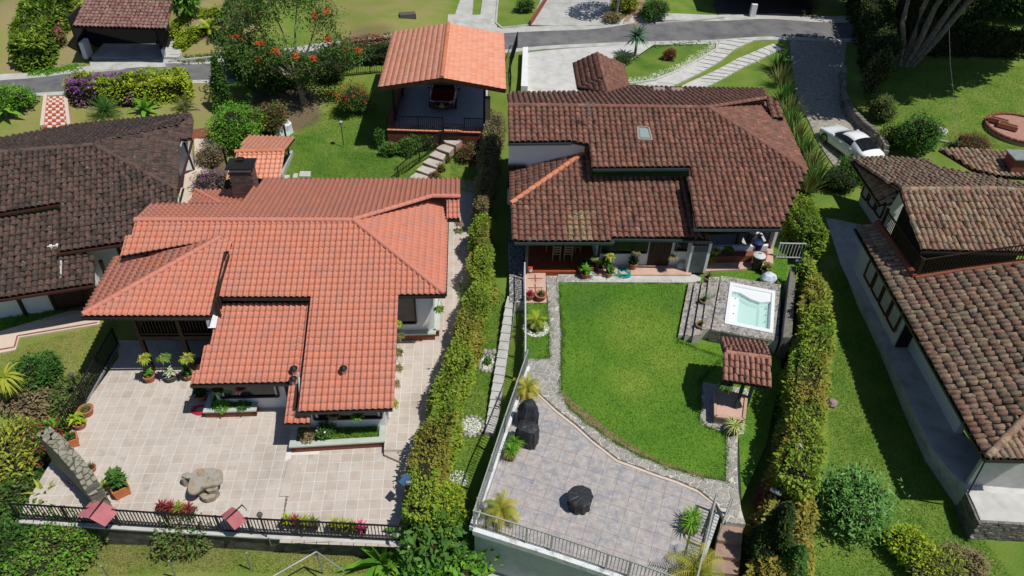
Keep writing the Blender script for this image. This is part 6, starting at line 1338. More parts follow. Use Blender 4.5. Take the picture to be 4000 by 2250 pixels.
for i, (x, y) in enumerate(((3640,90),(3760,70),(3880,60),(4010,70))): bush(['leftmost','second','third','rightmost'][i]+' dark tree mass behind the long shaded hedge', x, y, 3.2, 4.6, 6000, .32, [L_dark, L_mid], 'small_tree', 'tree', nb=6, group='dark trees behind the shaded hedge')
q = G(3330,40); o = limb_tree('tall_tree', 'dense dark tree overhanging the shaded end of the road', q, [([q, q+Vector((0,0,4)), q+Vector((.5,.5,7))], [.3,.2,.1])], .3); foliage(o, [(q.x,q.y,q.z+4,2.6,2.6,2.8),(q.x+2,q.y-2,q.z+3.4,2.0,2.0,2.2),(q.x-.5,q.y+3,q.z+5,2.6,2.6,2.6),(q.x+1.8,q.y-6,q.z+2.4,1.7,1.7,2.4)], 14000, .26, L_dark, .5, .6, 'crown', core=True)
q = G(280,112); o = limb_tree('slim_tree', 'slim grey trunked palm leaning beside the old carport', q, [([q, q+Vector((-.5,0,1.8)), q+Vector((-.7,.3,3.4))], [.14,.11,.09])], .1); mb = palm_mb(18, 2.0, .05, .55, .1, 1.3, 1.6, 5); mb.v = [(v[0]+q.x-.7, v[1]+q.y+.3, v[2]+q.z+3.4) for v in mb.v]; part('fronds', mb, L_mid, o)
q = G(2405,70); o = limb_tree('slim_tree', 'street tree with pale trunk across the road by the concrete apron', q, [([q, q+Vector((.1,0,2)), q+Vector((.1,.3,4))], [.16,.13,.08])], .1, M_grey); foliage(o, [(q.x,q.y+.5,q.z+4.6,1.5,1.5,1.0)], 1500, .25, L_mid, name='crown')
# palms, cycads
def plant(label, px, py, mb, m, name='palm', cat='palm', trunk=None, s_=1, z=None, group=None, dz=0):
    q = G(px, py, dz) if z is None else P(px, py, z); o = local_thing(name, label, cat, q, group)
    if trunk: t = MB(); t.tube([(0,0,-.1), (0.03,0,trunk)], [.11*s_,.09*s_], 8); part('trunk', t, M_trunk, o)
    part('fronds', mb, m, o); return o
plant('round dark cycad nearest the checkerboard stairs', 418,455, palm_mb(46,1.15,.022,.22,.05,1.35,.9,1,.35), L_mid, 'cycad', 'cycad', .35, group='cycads behind the blackened roof'); plant('small sparse cycad nearest the lime hedge end', 725,432, palm_mb(20,.95,.022,.22,.2,1.2,1.0,2,.3), L_olive, 'cycad', 'cycad', .3, group='cycads behind the blackened roof')
def broad(n, L_, w_, z=0, seed=0, dr=1.2, el0=.4): return rosette(n, L_, w_, el0, 1.45, dr, seed, z)
plant('bright banana plant between the two cycads', 570,440, broad(12,1.3,.38,.2,3), L_bright, 'banana_plant', 'banana plant', .4); plant('banana plant at the far left roadside', 28,460, broad(11,1.7,.42,.5,4), L_bright, 'banana_plant', 'banana plant', .8)
plant('fan palm on the driveway island lawn', 2478,228, rosette(60,1.25,.16,-.2,1.4,.9,7,1.7), L_blue, 'palm', 'palm', 1.7); plant('small yellowish palm inside the curved lime hedges', 830,150, palm_mb(10,1.1,.03,.3,.5,1.3,1.3,8,.7), L_lime, 'palm', 'palm', .7); plant('feather palm beside the broad glossy shrub', 985,400, palm_mb(9,1.6,.035,.5,.5,1.3,1.2,9,1.0), L_mid, 'palm', 'palm', 1.0)
plant('spiky dark cordyline by the upper steps', 900,75, rosette(24,1.2,.10,.5,1.5,.6,10,.6), L_dark, 'cordyline', 'shrub', .6)
plant('big wavy leaved bright banana like plant below the terrace railing', 1500,2215, broad(26,1.7,.30,.3,11,1.0,.3), L_bright, 'heliconia', 'plant', .3, z=-1.5)
plant('yellow striped dracaena clump near the stone arch', 190,1960, broad(30,.85,.15,.35,12,1.3,.1), L_yel, 'dracaena', 'plant', .35, dz=.5); plant('lime striped dracaena below the terrace end', 65,2125, broad(22,.9,.16,.3,13,1.3,.1), L_yel, 'dracaena', 'plant', .3, z=-1.3)
plant('large pale agave left of the terracotta pots', 235,1690, rosette(26,.85,.16,.15,1.3,.8,14,.2), L_bright, 'agave', 'agave', .2, dz=.6); plant('tall yellow striped dracaena tree at the left edge', 90,1600, broad(70,1.0,.13,2.0,15,2.4,-.4), L_yel, 'dracaena', 'tree', 2.0)
plant('maroon bromeliad clump behind the stone arch', 300,1920, rosette(34,.55,.06,.2,1.4,.5,16,.15), L_red, 'bromeliad', 'bromeliad', None, dz=.7); plant('small yellow green bromeliad beside the orange planter', 410,1905, rosette(22,.4,.06,.2,1.4,.8,17,.1), L_yel, 'bromeliad', 'bromeliad', z=0)
for i, (x, y, h_) in enumerate(((3035,280,1.9),(3045,345,1.9),(3050,410,1.9),(3075,470,1.9),(3085,520,1.9),(3110,575,1.9),(3135,625,1.9),(3165,680,1.9),(3185,730,1.9),(3150,760,1.6))):
    plant(['farthest','second','third','fourth','fifth','sixth','seventh','eighth','ninth','nearest'][i]+' spiky flax clump from the road along the brown roofed house', x, y, rosette(90,h_,.09,.75,1.5,.35,20+i), [L_mid,L_olive][i % 2], 'flax_clump', 'flax', None, group='flax clumps along the house side', dz=-.1)
# ---------------- potted plants
tg = M_terra; M_potd = mat('pot_dark', [(.07,.065,.06),(.13,.12,.11)], rough=.8, scale=8, bump=.3); M_pot2 = mat('pot_banded', [(.22,.15,.09),(.34,.25,.15)], rough=.8, scale=6)
potted('terracotta pot with bright broad leaves, left of the pair by the brick step', 588,1486,0,.25,.36,'leafy',tg,L_bright,.85); potted('grey pot with white striped leaves by the brick step', 672,1485,0,.24,.32,'leafy',M_potd,L_var,.85); potted('leafy potted plant against the left edge of the middle roof', 740,1478,0,.24,.3,'leafy',tg,L_mid,.9)
potted('round terracotta pot with dry tuft at the terrace left edge', 344,1618,0,.28,.36,'grassy',tg,L_olive,.6); potted('terracotta pot half hidden behind the agave leaves', 318,1668,0,.25,.32,'leafy',tg,L_lime,1.2); potted('small dark potted plant beside the middle house window', 790,1560,0,.2,.3,'leafy',tg,L_dark,1.1)
potted('small terracotta pot standing between the stone arch and the railing end', 362,1838,0,.17,.22,'spiky',tg,L_olive,.7)
potted('maroon rosette in a small pot on the tiled pad', 2070,1166,1.27,.20,.26,'agave',tg,L_red,.9); potted('spiky green plant in the wide pot on the tiled pad', 2112,1168,1.27,.27,.32,'spiky',tg,L_mid,.7)
potted('sansevieria in a banded pot at the top of the tub steps', 2762,1100,1.55,.22,.3,'spiky',M_pot2,L_mid,.8); potted('sansevieria in a banded pot halfway down the tub steps', 2748,1190,1.55,.22,.3,'spiky',M_pot2,L_mid,.9); potted('sansevieria in a banded pot at the bottom of the tub steps', 2734,1285,1.55,.22,.3,'spiky',M_pot2,L_olive,.7)
for i, a in enumerate(((2270,1060,.19,.3,'leafy',L_dark,M_pot2,'banded pot furthest left of the porch plant cluster'), (2285,1085,.2,.34,'leafy',L_bright,tg,'tall terracotta pot in front of the porch plant cluster'), (2342,1058,.19,.28,'spiky',L_mid,tg,'terracotta pot right of the porch post'), (2296,1048,.16,.24,'leafy',L_mid,tg,'small terracotta pot just behind the tall one on the porch edge'), (2378,1078,.18,.26,'leafy',L_mid,tg,'stand alone terracotta pot left of the coiled hose'), (2366,1045,.2,.3,'leafy',L_mid,M_potd,'leafy pot against the white corner of the porch'), (2470,1052,.21,.42,'leafy',L_dark,tg,'tall orange pot with drooping dark leaves right of the hose'))):
    potted(a[7], a[0], a[1], 1.27, a[2], a[3], a[4], a[6], a[5], 1.0, group='pots along the garden house porch')
potted('terracotta pot with shrub by the patio lawn edge', 2988,1068,1.2,.22,.3,'leafy',M_pot2,L_olive,1.0); potted('potted leafy plant on the patio beside the low wall', 2838,1008,1.34,.22,.3,'leafy',M_pot2,L_bright,1.2); potted('low yellow leaved pot plant beside the small side door', 2775,1030,1.34,.15,.15,'leafy',tg,L_lime,.9)
potted('round stone urn with young palm ringed by white pebbles', 2094,1278,1.2,.36,.42,'palm',M_potd,L_lime,.75,style=1); potted('spider plant in a dark pot on the corner of the stone path', 2860,1690,1.2,.28,.4,'grassy',M_potd,leafm('leaf_stripe',[(.2,.26,.06),(.4,.42,.16),(.12,.2,.03)]),1.2)
def sqpot(label, px, py, z, w_, h_, plant_, lm, s_, yaw=0, taper=.82, pm=None, l_=None, nplant=1, cat='planter'):
    q = P(px, py, z); o = local_thing('square_planter', label, cat, q); o.rotation_euler = (0,0,yaw); a = w_/2; b = (l_ or w_)/2; mb = MB()
    c_ = lambda k, zz_: [(x*a*k, y*b*k, zz_) for x, y in ((-1,-1),(1,-1),(1,1),(-1,1))]
    r0, r1, r2, r3 = c_(taper,.03), c_(1,h_), c_(.86,h_), c_(.84,h_-.08)
    for u, v in ((r0,r1),(r1,r2),(r2,r3)):
        for i in range(4): mb.face([u[i], u[(i+1) % 4], v[(i+1) % 4], v[i]])
    mb.face(r0[::-1]); part('box', mb, pm or mat('planter_orange', [(.50,.16,.05),(.58,.21,.08)], rough=.6, scale=4), o); mb = MB(); mb.face(r3); part('soil', mb, M_soil, o)
    for i in range(4): mb = MB(); mb.box((r0[i][0]*.9, r0[i][1]*.9, .0), (.08,.08,.07)); part('foot', mb, M_terra, o)
    rr = random.Random(int(px)); n0 = len(o.children)
    for k in range(nplant):
        yo = (k-(nplant-1)/2)*(l_ or w_)/max(1,nplant)*.9; me = {'leafy': lambda: None, 'palm': lambda: palm_mb(20,.95*s_,.02,.3*s_,.15,1.35,1.8,k+int(px),h_), 'grassy': lambda: rosette(60,.55*s_,.035*s_,.5,1.45,1.7,k+int(px),h_), 'brom': lambda: rosette(30,.36*s_,.05*s_,.15,1.4,.5,k+int(px),h_)}[plant_]()
        if me is None:
            me = MB()
            for j in range(90): az = rr.uniform(0,6.28); ra = rr.uniform(0,.2)*s_; blade_strip(me, (math.cos(az)*ra, math.sin(az)*ra, h_+rr.uniform(.1,.7)*s_), rr.uniform(0,6.28), rr.uniform(-.1,1.0), .28*s_*rr.uniform(.7,1.2), .14*s_, .8, 3, rr.random())
            me.tube([(0,0,h_-.1),(0,0,h_+.6*s_)], .03, 5)
        me.v = [(v[0], v[1]+yo, v[2]) for v in me.v]; part('foliage', me, lm if not isinstance(lm, list) else lm[k % len(lm)], o)
    return o
sqpot('large square orange planter with a leafy shrub near the stone arch', 478,1925,0,.62,.52,'leafy',L_mid,1.1,R(40)); sqpot('tilted orange square planter at the upper end of the stone arch', 288,1735,0,.5,.46,'brom',L_mid,.9,R(30))
L_palm = leafm('leaf_palm', [(.10,.15,.02), (.24,.24,.035), (.36,.30,.05)])
M_box = mat('planter_clay', [(.36,.13,.06),(.45,.17,.09)], rough=.7, scale=4)
sqpot('square clay planter with yellow palm at the top corner of the slate terrace', 2057,1545,1.1,.5,.5,'palm',L_palm,.72,R(-15),pm=M_box); sqpot('square clay planter with yellowing palm at the lower left corner of the slate terrace', 1956,2025,1.1,.55,.55,'palm',L_palm,.85,R(-15),pm=M_box); sqpot('rectangular clay planter with spider plants beside the covered grills', 2003,1770,1.1,.4,.38,'grassy',L_bright,.95,R(-20),pm=M_box,l_=.95,nplant=2); sqpot('rectangular clay planter with leafy plants near the right end of the slate terrace', 2695,2060,1.1,.45,.4,'grassy',L_bright,1.1,R(-15),pm=M_box,l_=.75,nplant=2)
sqpot('planter with large golden palm at the bottom edge of the slate terrace', 2712,2262,1.1,.5,.45,'palm',L_palm,1.3,R(-15),pm=M_box)
M_tr = mat('trough_dark', [(.06,.035,.03),(.10,.06,.05)], rough=.8)
for i, (x, y, lm, lab) in enumerate(((690,1998,[L_red,L_yel,L_red,L_red],'trough of maroon bromeliads on the left stretch of the terrace railing'), (1175,2052,[L_olive,L_yel,L_red,L_lime],'sparse bromeliad trough in the middle of the terrace railing'), (1360,2068,[L_pink,L_yel,L_yel,L_yel],'yellow bromeliad trough with one pink head near the hedge end'))): sqpot(lab, x, y, .25, .24, .24, 'brom', lm, 1.0, R(94.5-8), pm=M_tr, l_=1.45, nplant=4, taper=.95)
# hanging baskets
for i, (x, y, z, lm) in enumerate(((560,1398,1.5,L_lime),(640,1396,1.5,L_bright),(728,1396,1.5,L_lime))): basket(['leftmost','middle','rightmost'][i]+' hanging basket under the wooden balcony', x, y, z, lm, .24, .6, group='baskets under the balcony')
for i, (x, y, z, lm) in enumerate(((1548,1262,2.2,L_lime),(1562,1312,2.0,L_olive),(1556,1375,1.9,L_olive),(1552,1436,1.8,L_dry),(1543,1498,1.7,L_dry),(1535,1575,1.6,L_lime))): basket(['first','second','third','fourth','fifth','lowest'][i]+' hanging basket counted downward along the right eave of the front wing', x, y, z, lm, .19, .6, group='baskets along the right eave')
for i, (x, y, z) in enumerate(((1716,1205,2.6),(1793,870,2.8),(1790,900,2.7))): basket(['bushy hanging basket under the right corner eave by the dark window','upper hanging basket on the right side path of the salmon house','lower hanging basket on the right side path of the salmon house'][i], x, y, z, [L_bright,L_dry,L_olive][i], .2, .6)
for i, (x, y, z) in enumerate(((850,1520,1.7),(940,1515,1.7),(1305,1618,1.6),(1395,1622,1.6))): basket(['left hanging basket before the middle window','pink flowered hanging basket before the middle window','left basket over the long raised planter','right trailing basket over the long raised planter'][i], x, y, z, [L_dark,L_pink,L_dry,L_bright][i], .2, .5)
basket('bushy yellow green hanging basket at the white porch corner', 2385,1000,2.5,L_lime,.24,.7); basket('fern hanging basket above the tall orange pot', 2485,985,2.6,L_olive,.2,.7); basket('dry succulent hanging basket beside the plank door', 2630,1005,2.3,L_dry,.2,.6); basket('low hanging basket on the patio posts', 2795,978,2.4,L_lime,.2,.6); basket('empty wire hanging basket at the porch opening', 2322,1005,2.3,L_grass_y,.17,.6)
mb_fl = bush('white flowering plant in the long raised planter', 1275,1700,.45,.55,900,.1,L_mid,z=.33,nb=3,flowers=(60,.09,M_stonew,6)); bush('dry brown ground cover plant in the long raised planter', 1200,1710,.4,.3,600,.1,L_dry,z=.33,nb=3,core=False); bush('left leafy plant in the short raised planter', 868,1592,.4,.3,450,.11,L_bright,z=.33,nb=3,core=False); bush('right leafy plant in the short raised planter', 950,1595,.3,.3,300,.11,L_mid,z=.33,nb=3,core=False)

# ================================================================== furniture and smaller things
M_cov = mat('black_cover', [(.016,.018,.021),(.032,.036,.042)], rough=.55, scale=5, spec=.4, bump=.8, bscale=7)
def cover(label, px, py, z, prof, yaw=0, name='covered_grill', cat='covered grill', wob=.09, sq=None, seg=28):
    q = P(px, py, z); mb = MB(); rr = random.Random(int(px)); i0 = 0; n = len(prof)
    for k, (rx, ry, zz_) in enumerate(prof):
        for j in range(seg):
            a = 2*math.pi*j/seg; e = .55 if sq else 1.0; c_, s_ = math.cos(a), math.sin(a); cx = math.copysign(abs(c_)**e, c_); sy = math.copysign(abs(s_)**e, s_); wv = 1+wob*math.sin(a*9+k*.4)*(1-k/n)+rr.uniform(-.035,.035)
            x, y = cx*rx*wv, sy*ry*wv; mb.v.append((x*math.cos(yaw)-y*math.sin(yaw), x*math.sin(yaw)+y*math.cos(yaw), zz_+rr.uniform(-.012,.012)))
    for k in range(n-1):
        for j in range(seg): a = k*seg+j; b = k*seg+(j+1) % seg; mb.f.append((a,b,b+seg,a+seg)); mb.r.append(0); mb.mi.append(0)
    mb.f.append(tuple((n-1)*seg+j for j in range(seg))); mb.r.append(0); mb.mi.append(0)
    o = local_thing(name, label, cat, q); part('cover', mb, M_cov, o, smooth=False)
    mb = MB()
    for a in range(4): x, y = math.cos(a*1.57+.78)*prof[0][0]*.75, math.sin(a*1.57+.78)*prof[0][1]*.75; mb.lathe([(.03,0),(.03,.12)], 8, (x, y, 0))
    part('foot', mb, M_dark, o); return o
cover('round fire table hidden under a black fitted cover', 2262,1975,1.1,[(.42,.42,.02),(.38,.38,.25),(.40,.40,.48),(.46,.46,.53),(.47,.47,.60),(.44,.44,.63),(.2,.2,.635),(.02,.02,.64)],name='covered_table',cat='covered table',wob=.10)
cover('taller grill under black cover nearest the peach edging', 2062,1650,1.1,[(.36,.34,.02),(.38,.36,.4),(.40,.38,.75),(.34,.3,.9),(.24,.22,1.15),(.18,.17,1.22),(.03,.03,1.25)],R(15),sq=1); cover('wider grill under black cover in front of the taller one', 2058,1730,1.1,[(.42,.3,.02),(.43,.32,.4),(.42,.33,.85),(.38,.3,1.0),(.22,.18,1.06),(.03,.03,1.08)],R(-20),sq=1)
# petrified slab table and stones
M_pet = mat('petrified_stone', [(.16,.13,.09),(.30,.27,.21),(.36,.34,.30),(.25,.20,.13)], rough=.7, scale=3.5, bump=1.0, bscale=7, stain=(.36,.22,.08), stamt=.7, stscale=2.6)
def slab(parent, px_pts, z1, z0, nm, m=M_pet, jit=.015):
    pts = PP(px_pts, z1); 
    # smooth outline
    for _ in range(2): pts = [p for i in range(len(pts)) for p in (pts[i].lerp(pts[(i+1) % len(pts)], .25), pts[i].lerp(pts[(i+1) % len(pts)], .75))]
    cx = sum(pts, Vector())/len(pts); mb = MB(); n = len(pts)
    a = sum(pts[i].x*pts[(i+1) % n].y-pts[(i+1) % n].x*pts[i].y for i in range(n)); pts = pts if a > 0 else pts[::-1]
    rings = [[Vector((cx.x+(p.x-cx.x)*k, cx.y+(p.y-cx.y)*k, zz_)) for p in pts] for k, zz_ in ((.80,z0),(.97,z0+(z1-z0)*.3),(1,z1-(z1-z0)*.25),(.95,z1),(.5,z1+.01))]
    for a_, b_ in zip(rings[:-1], rings[1:]):
        for i in range(n): mb.face([a_[i], a_[(i+1) % n], b_[(i+1) % n], b_[i]])
    mb.face(rings[-1]); return part(nm, mb, m, parent, smooth=False)
TS = thing('stone_table', 'big irregular petrified stone slab table on the pale terrace', 'stone table', P(790,1925,0))
slab(TS, [(763,1828),(800,1826),(850,1827),(868,1838),(872,1862),(868,1882),(840,1895),(790,1902),(772,1920),(750,1931),(732,1922),(730,1900),(742,1865),(750,1845)], .72, .52, 'top')
for c_ in ((795,1930),(840,1935)): q = P(c_[0], c_[1], 0); mb = MB(); mb.lathe([(.2,0),(.17,.25),(.22,.54)], 10, q, wob=.1); part('support', mb, M_pet, TS)
S2 = thing('stone_stool', 'small flat stone seat left of the stone slab table', 'stone seat', P(725,1900,0)); slab(S2, [(706,1862),(712,1848),(735,1843),(762,1850),(758,1864),(735,1868)], .55, .44, 'top'); q = P(728,1893,0); mb = MB(); mb.lathe([(.12,0),(.10,.45)], 9, q, wob=.1); part('support', mb, M_pet, S2)
mb = MB(); S3 = thing('stone_stool', 'rough low stone seat in front of the stone slab table', 'stone seat', P(805,1945,0)); slab(S3, [(778,1932),(800,1925),(830,1918),(843,1925),(840,1940),(818,1947),(800,1951),(785,1945)], .3, .02, 'block')
# stone arch wall, curved
aw = thing('stone_wall', 'curved free standing wall of mossy green stones at the terrace left end', 'stone wall', P(300,1800,0)); M_moss = mat('mossy_stone', [(.13,.13,.08),(.24,.23,.16),(.31,.31,.25),(.20,.17,.08)], rough=.95, rnd=True, scale=6, noise=.5, bump=.4)
tp_ = [(168,1682,2.0),(205,1712,2.0),(245,1750,1.95),(290,1800,1.9),(330,1850,1.8),(360,1900,1.6),(388,1945,1.1)]
tw = [P(*t) for t in tp_]; mb = MB()
for a_, b_ in zip(tw[:-1], tw[1:]):
    d_ = Vector((b_-a_).xy).normalized(); n_ = Vector((-d_.y, d_.x, 0))*.24; q4 = [a_-n_, b_-n_, b_+n_, a_+n_]; k = len(mb.v); mb.v += [tuple(v-Vector((0,0,.03))) for v in q4]+[(v.x, v.y, -.3) for v in q4]
    for f_ in ((0,3,2,1),(0,1,2,3),(0,1,5,4),(1,2,6,5),(2,3,7,6),(3,0,4,7)): mb.f.append(tuple(k+j for j in f_)); mb.r.append(0); mb.mi.append(0)
part('core', mb, mat('mortar_dark', [(.16,.15,.12),(.24,.22,.18)], scale=6), aw)
tot = [0]
for a_, b_ in zip(tw[:-1], tw[1:]): tot.append(tot[-1]+(b_-a_).length)
lft = []; rgt = []
for k_, c_ in enumerate(tw):
    d_ = Vector((tw[min(k_+1, len(tw)-1)]-tw[max(k_-1, 0)]).xy).normalized(); n_ = Vector((-d_.y, d_.x, 0))*.26; lft.append(c_+n_); rgt.append(c_-n_)
def zwall(x, y):
    best_ = (9e9, 0)
    for i_ in range(len(tw)-1):
        a_, b_ = tw[i_], tw[i_+1]; ab = Vector((b_-a_).xy); t = max(0, min(1, Vector((x-a_.x, y-a_.y)).dot(ab)/ab.length_squared)); p_ = a_.lerp(b_, t); d2 = (p_.x-x)**2+(p_.y-y)**2
        if d2 < best_[0]: best_ = (d2, p_.z)
    return best_[1]
crazy(aw, lft+rgt[::-1], zwall, .26, M_moss, 120, h=.02, gap=.9)
# little pink corrugated hoods on the railing
M_hood = mat('pink_sheet', [(.42,.13,.15),(.50,.19,.20)], rough=.5, scale=3)
for i, (tl, tr_, ml, mr, bl_, br_) in enumerate((((345,1985),(452,1987),(372,2050),(428,2058),(318,2063),(0,0)), ((0,0),)*6)[:1]): pass
for lab, rx, ry, sx in (('larger pink corrugated metal hood on the left of the terrace railing', 385,2005,1.0), ('smaller pink corrugated metal hood near the lamp on the terrace railing', 912,2025,.72)):
    q = P(rx, ry, .95); o = local_thing('metal_hood', lab, 'metal hood', q); o.rotation_euler = (0,0,R(-18 if sx == 1 else -38)); w_ = .62*sx; l_ = .72*sx
    for sg in (-1, 1):
        mb = MB(); n = 9
        for k in range(n*2):
            y0_, y1_ = -l_/2+l_*k/(2*n), -l_/2+l_*(k+1)/(2*n); za, zb_ = (.022 if k % 2 else 0), (0 if k % 2 else .022)
            mb.face([(0,y0_,.2+za), (0,y1_,.2+zb_), (sg*w_,y1_,0+zb_), (sg*w_,y0_,0+za)] if sg < 0 else [(0,y0_,.2+za), (sg*w_,y0_,za), (sg*w_,y1_,zb_), (0,y1_,.2+zb_)])
        part('sheet', mb, M_hood, o)
    mb = MB(); mb.bar((0,-.35*sx,.22), (0,.45,.34), .035); mb.bar((0,.45,.34), (-.12,.5,.05), .02); mb.bar((0,.45,.34), (.12,.5,.05), .02); mb.bar((0,0,-.95), (0,0,.2), .06); mb.box((0,0,-.2), (.5*sx,.4*sx,.3)); part('bracket', mb, M_dark, o)
# lamps
def lamp(label, px, py, z0, h_, head='ball', name='garden_lamp', yaw=0):
    q = P(px, py, z0); o = local_thing(name, label, 'lamp', q); mb = MB(); mb.tube([(0,0,0),(0,0,h_)], .025, 6); part('pole', mb, M_dark, o)
    if head == 'ball': mb = MB(); mb.lathe([(.02,0),(.09,.05),(.11,.12),(.08,.19),(.01,.22)], 12, (0,0,h_)); part('globe', mb, M_potd, o)
    elif head == 'panel':
        mb = MB(); mb.box((0,0,0), (.30,.42,.03), 0, mat4=Matrix.Translation((0,0,h_+.05))@Matrix.Rotation(yaw,4,'Z')@Matrix.Rotation(.4,4,'X')); part('solar_panel', mb, mat('solar_panel', [(.04,.10,.18),(.07,.16,.26)], rough=.2, scale=2), o); mb = MB(); mb.box((0.14,-.1,h_+.0), (.16,.1,.14)); part('floodlight', mb, M_grey, o)
    elif head == 'bar': mb = MB(); mb.box((0,0,h_), (.40,.16,.05), yaw); part('solar_panel', mb, M_steel, o); mb = MB(); [mb.box((-.12+k*.08,0,h_+.03), (.05,.11,.01), 0) for k in range(4)]; part('cell', mb, mat('solar_panel', []), o)
    else: mb = MB(); mb.lathe([(.11,0),(.13,.18),(.16,.19),(.02,.28)], 10, (0,0,h_)); part('lantern', mb, M_grey, o)
    return o
lamp('globe lamp on a thin pole at the middle of the terrace railing', 1042,2098,0,1.3); lamp('globe lamp on a thin pole by the side railing', 318,1545,0,1.2); lamp('blue solar floodlight standing at the hedge by the terrace corner', 1592,1970,0,1.5,'panel',yaw=R(-40)); lamp('grey lantern post beside the wedge shaped hedge', 3062,1880,1.0,2.0,'lantern'); lamp('small white solar light above the dark cypress', 3003,1990,.9,1.1,'bar',yaw=R(-35)); lamp('solar light bar on a thin arm at the stone wall by the hot tub', 3092,1120,1.3,1.6,'bar',yaw=R(-15)); lamp('slim lamp post on the back lawn near the orange flowered shrub', 1342,568,.6,1.5,'lantern'); lamp('white sensor box on a post at the hedge foot', 3068,1960,.9,1.0,'lantern')
# chairs and table on the porch
M_ch = mat('chair_wood', [(.22,.15,.09),(.34,.24,.15)], rough=.7, scale=7)
def chair(lab, px, py, yaw):
    q = P(px, py, 1.36); o = local_thing('wooden_chair', lab, 'chair', q, 'wooden chairs on the porch'); o.rotation_euler = (0,0,yaw); mb = MB(); mb.box((0,0,.45), (.42,.4,.04)); part('seat', mb, M_ch, o)
    for x in (-.19,.19):
        for y, h_ in ((-.18,1.0),(.18,.45)): mb = MB(); mb.bar((x,y,0),(x,y,h_),.045); part('leg', mb, M_ch, o)
    for zz_ in (.62,.76,.9): mb = MB(); mb.box((0,-.18,zz_),(.38,.03,.07)); part('slat', mb, M_ch, o)
chair('left wooden slat back chair on the shaded porch', 2172,1012,0); chair('right wooden slat back chair on the shaded porch', 2217,1012,0); chair('wooden chair at the far right of the shaded porch table', 2252,985,R(90))
tb = local_thing('wooden_table', 'plain wooden dining table in the porch shade behind the chairs', 'table', P(2190,985,1.36)); mb = MB(); mb.box((0,.3,.74),(1.7,.8,.05)); part('tabletop', mb, M_ch, tb)
for x in (-.75,.75):
    for y in (0,.6): mb = MB(); mb.bar((x,y,0),(x,y,.72),.07); part('leg', mb, M_ch, tb)
# bucket, hose coils, bins
o = local_thing('paint_bucket', 'white paint bucket with red rim on the porch edge', 'bucket', P(2070,1058,1.36)); mb = MB(); mb.lathe([(.11,0),(.13,.26),(.12,.26),(.11,.2)], 14); part('bucket', mb, M_white, o); mb = MB(); mb.lathe([(.135,.22),(.14,.27),(.13,.27)], 14); part('rim', mb, mat('red_plastic', [(.6,.06,.03)], rough=.4), o)
o = local_thing('bucket', 'white bucket among the porch pots', 'bucket', P(2310,1085,1.27)); mb = MB(); mb.lathe([(.12,0),(.15,.28),(.14,.28),(.13,.03)], 14); part('bucket', mb, M_white, o)
def hose(lab, px, py, z, m, r_=.38, n=7, wild=.12, group=None):
    q = P(px, py, z); pts = []; rr = random.Random(int(px))
    for k in range(n):
        cx, cy, ra = rr.uniform(-wild, wild), rr.uniform(-wild, wild)*.7, r_*rr.uniform(.75, 1.1)
        for j in range(18): a = 2*math.pi*j/18; pts.append((q.x+cx+math.cos(a)*ra, q.y+cy+math.sin(a)*ra*.85, z+.03+k*.012))
    mb = MB(); mb.tube(pts, .016, 6); solo('garden_hose', mb, m, lab, 'hose')
hose('tangled turquoise garden hose on the pale path before the garden house', 2432,1072,1.27, mat('hose_turquoise', [(.01,.32,.28)], rough=.4), .36, 9, .2); hose('coiled red garden hose beside the short raised planter', 780,1605,0, mat('hose_red', [(.6,.02,.06)], rough=.4), .27, 6, .05)
def bin_(lab, px, py, z, m, r_=.28, h_=.75, lidm=None):
    o = local_thing('rubbish_bin', lab, 'bin', P(px, py, z)); mb = MB(); mb.lathe([(r_*.8,0),(r_,h_),(r_*1.05,h_)], 18); part('body', mb, m, o); mb = MB(); mb.lathe([(r_*1.12,h_),(r_*1.12,h_+.05),(r_*.8,h_+.10),(.05,h_+.15)], 18); part('lid', mb, lidm or M_grey, o); mb = MB(); mb.bar((-.08,0,h_+.16),(.08,0,h_+.16),.03); part('handle', mb, M_dark, o)
bin_('black rubbish bin with pale grey lid on the patio edge', 2953,1048,1.25, M_cov, .29,.8, mat('lid_grey', [(.55,.58,.6)], rough=.5)); bin_('blue bin standing behind the black one on the patio', 2950,990,1.34, mat('blue_plastic', [(.008,.02,.09)], rough=.6), .27,.7, mat('blue_plastic', []))
bin_('round grey lidded bin at the back of the patio', 2930,950,1.34, M_potd, .28,.8, mat('lid_grey', []))
def sack(lab, px, py, z, m, sx, sy, h_, cat='sack'):
    q = P(px, py, z); mb = MB(); pr = [(.75,0),(1,.2),(.95,.5),(.6,.85),(.1,1)]; mb.lathe(pr, 16, wob=.09); mb.v = [(q.x+x*sx, q.y+y*sy, q.z+zz_*h_) for x, y, zz_ in mb.v]; solo('sack', mb, m, lab, cat)
sack('lumpy white plastic sack by the side door', 2660,1045,1.27, M_conc_w, .3,.25,.4); sack('crumpled pale blue cover sheet beside the hot tub', 3000,1100,1.3, mat('blue_sheet', [(.45,.55,.68),(.7,.75,.8)], scale=7), .45,.35,.55,'cover sheet'); sack('black rubbish sack lying by the lower wall', 1270,2130,-1.45, M_cov, .28,.22,.4)
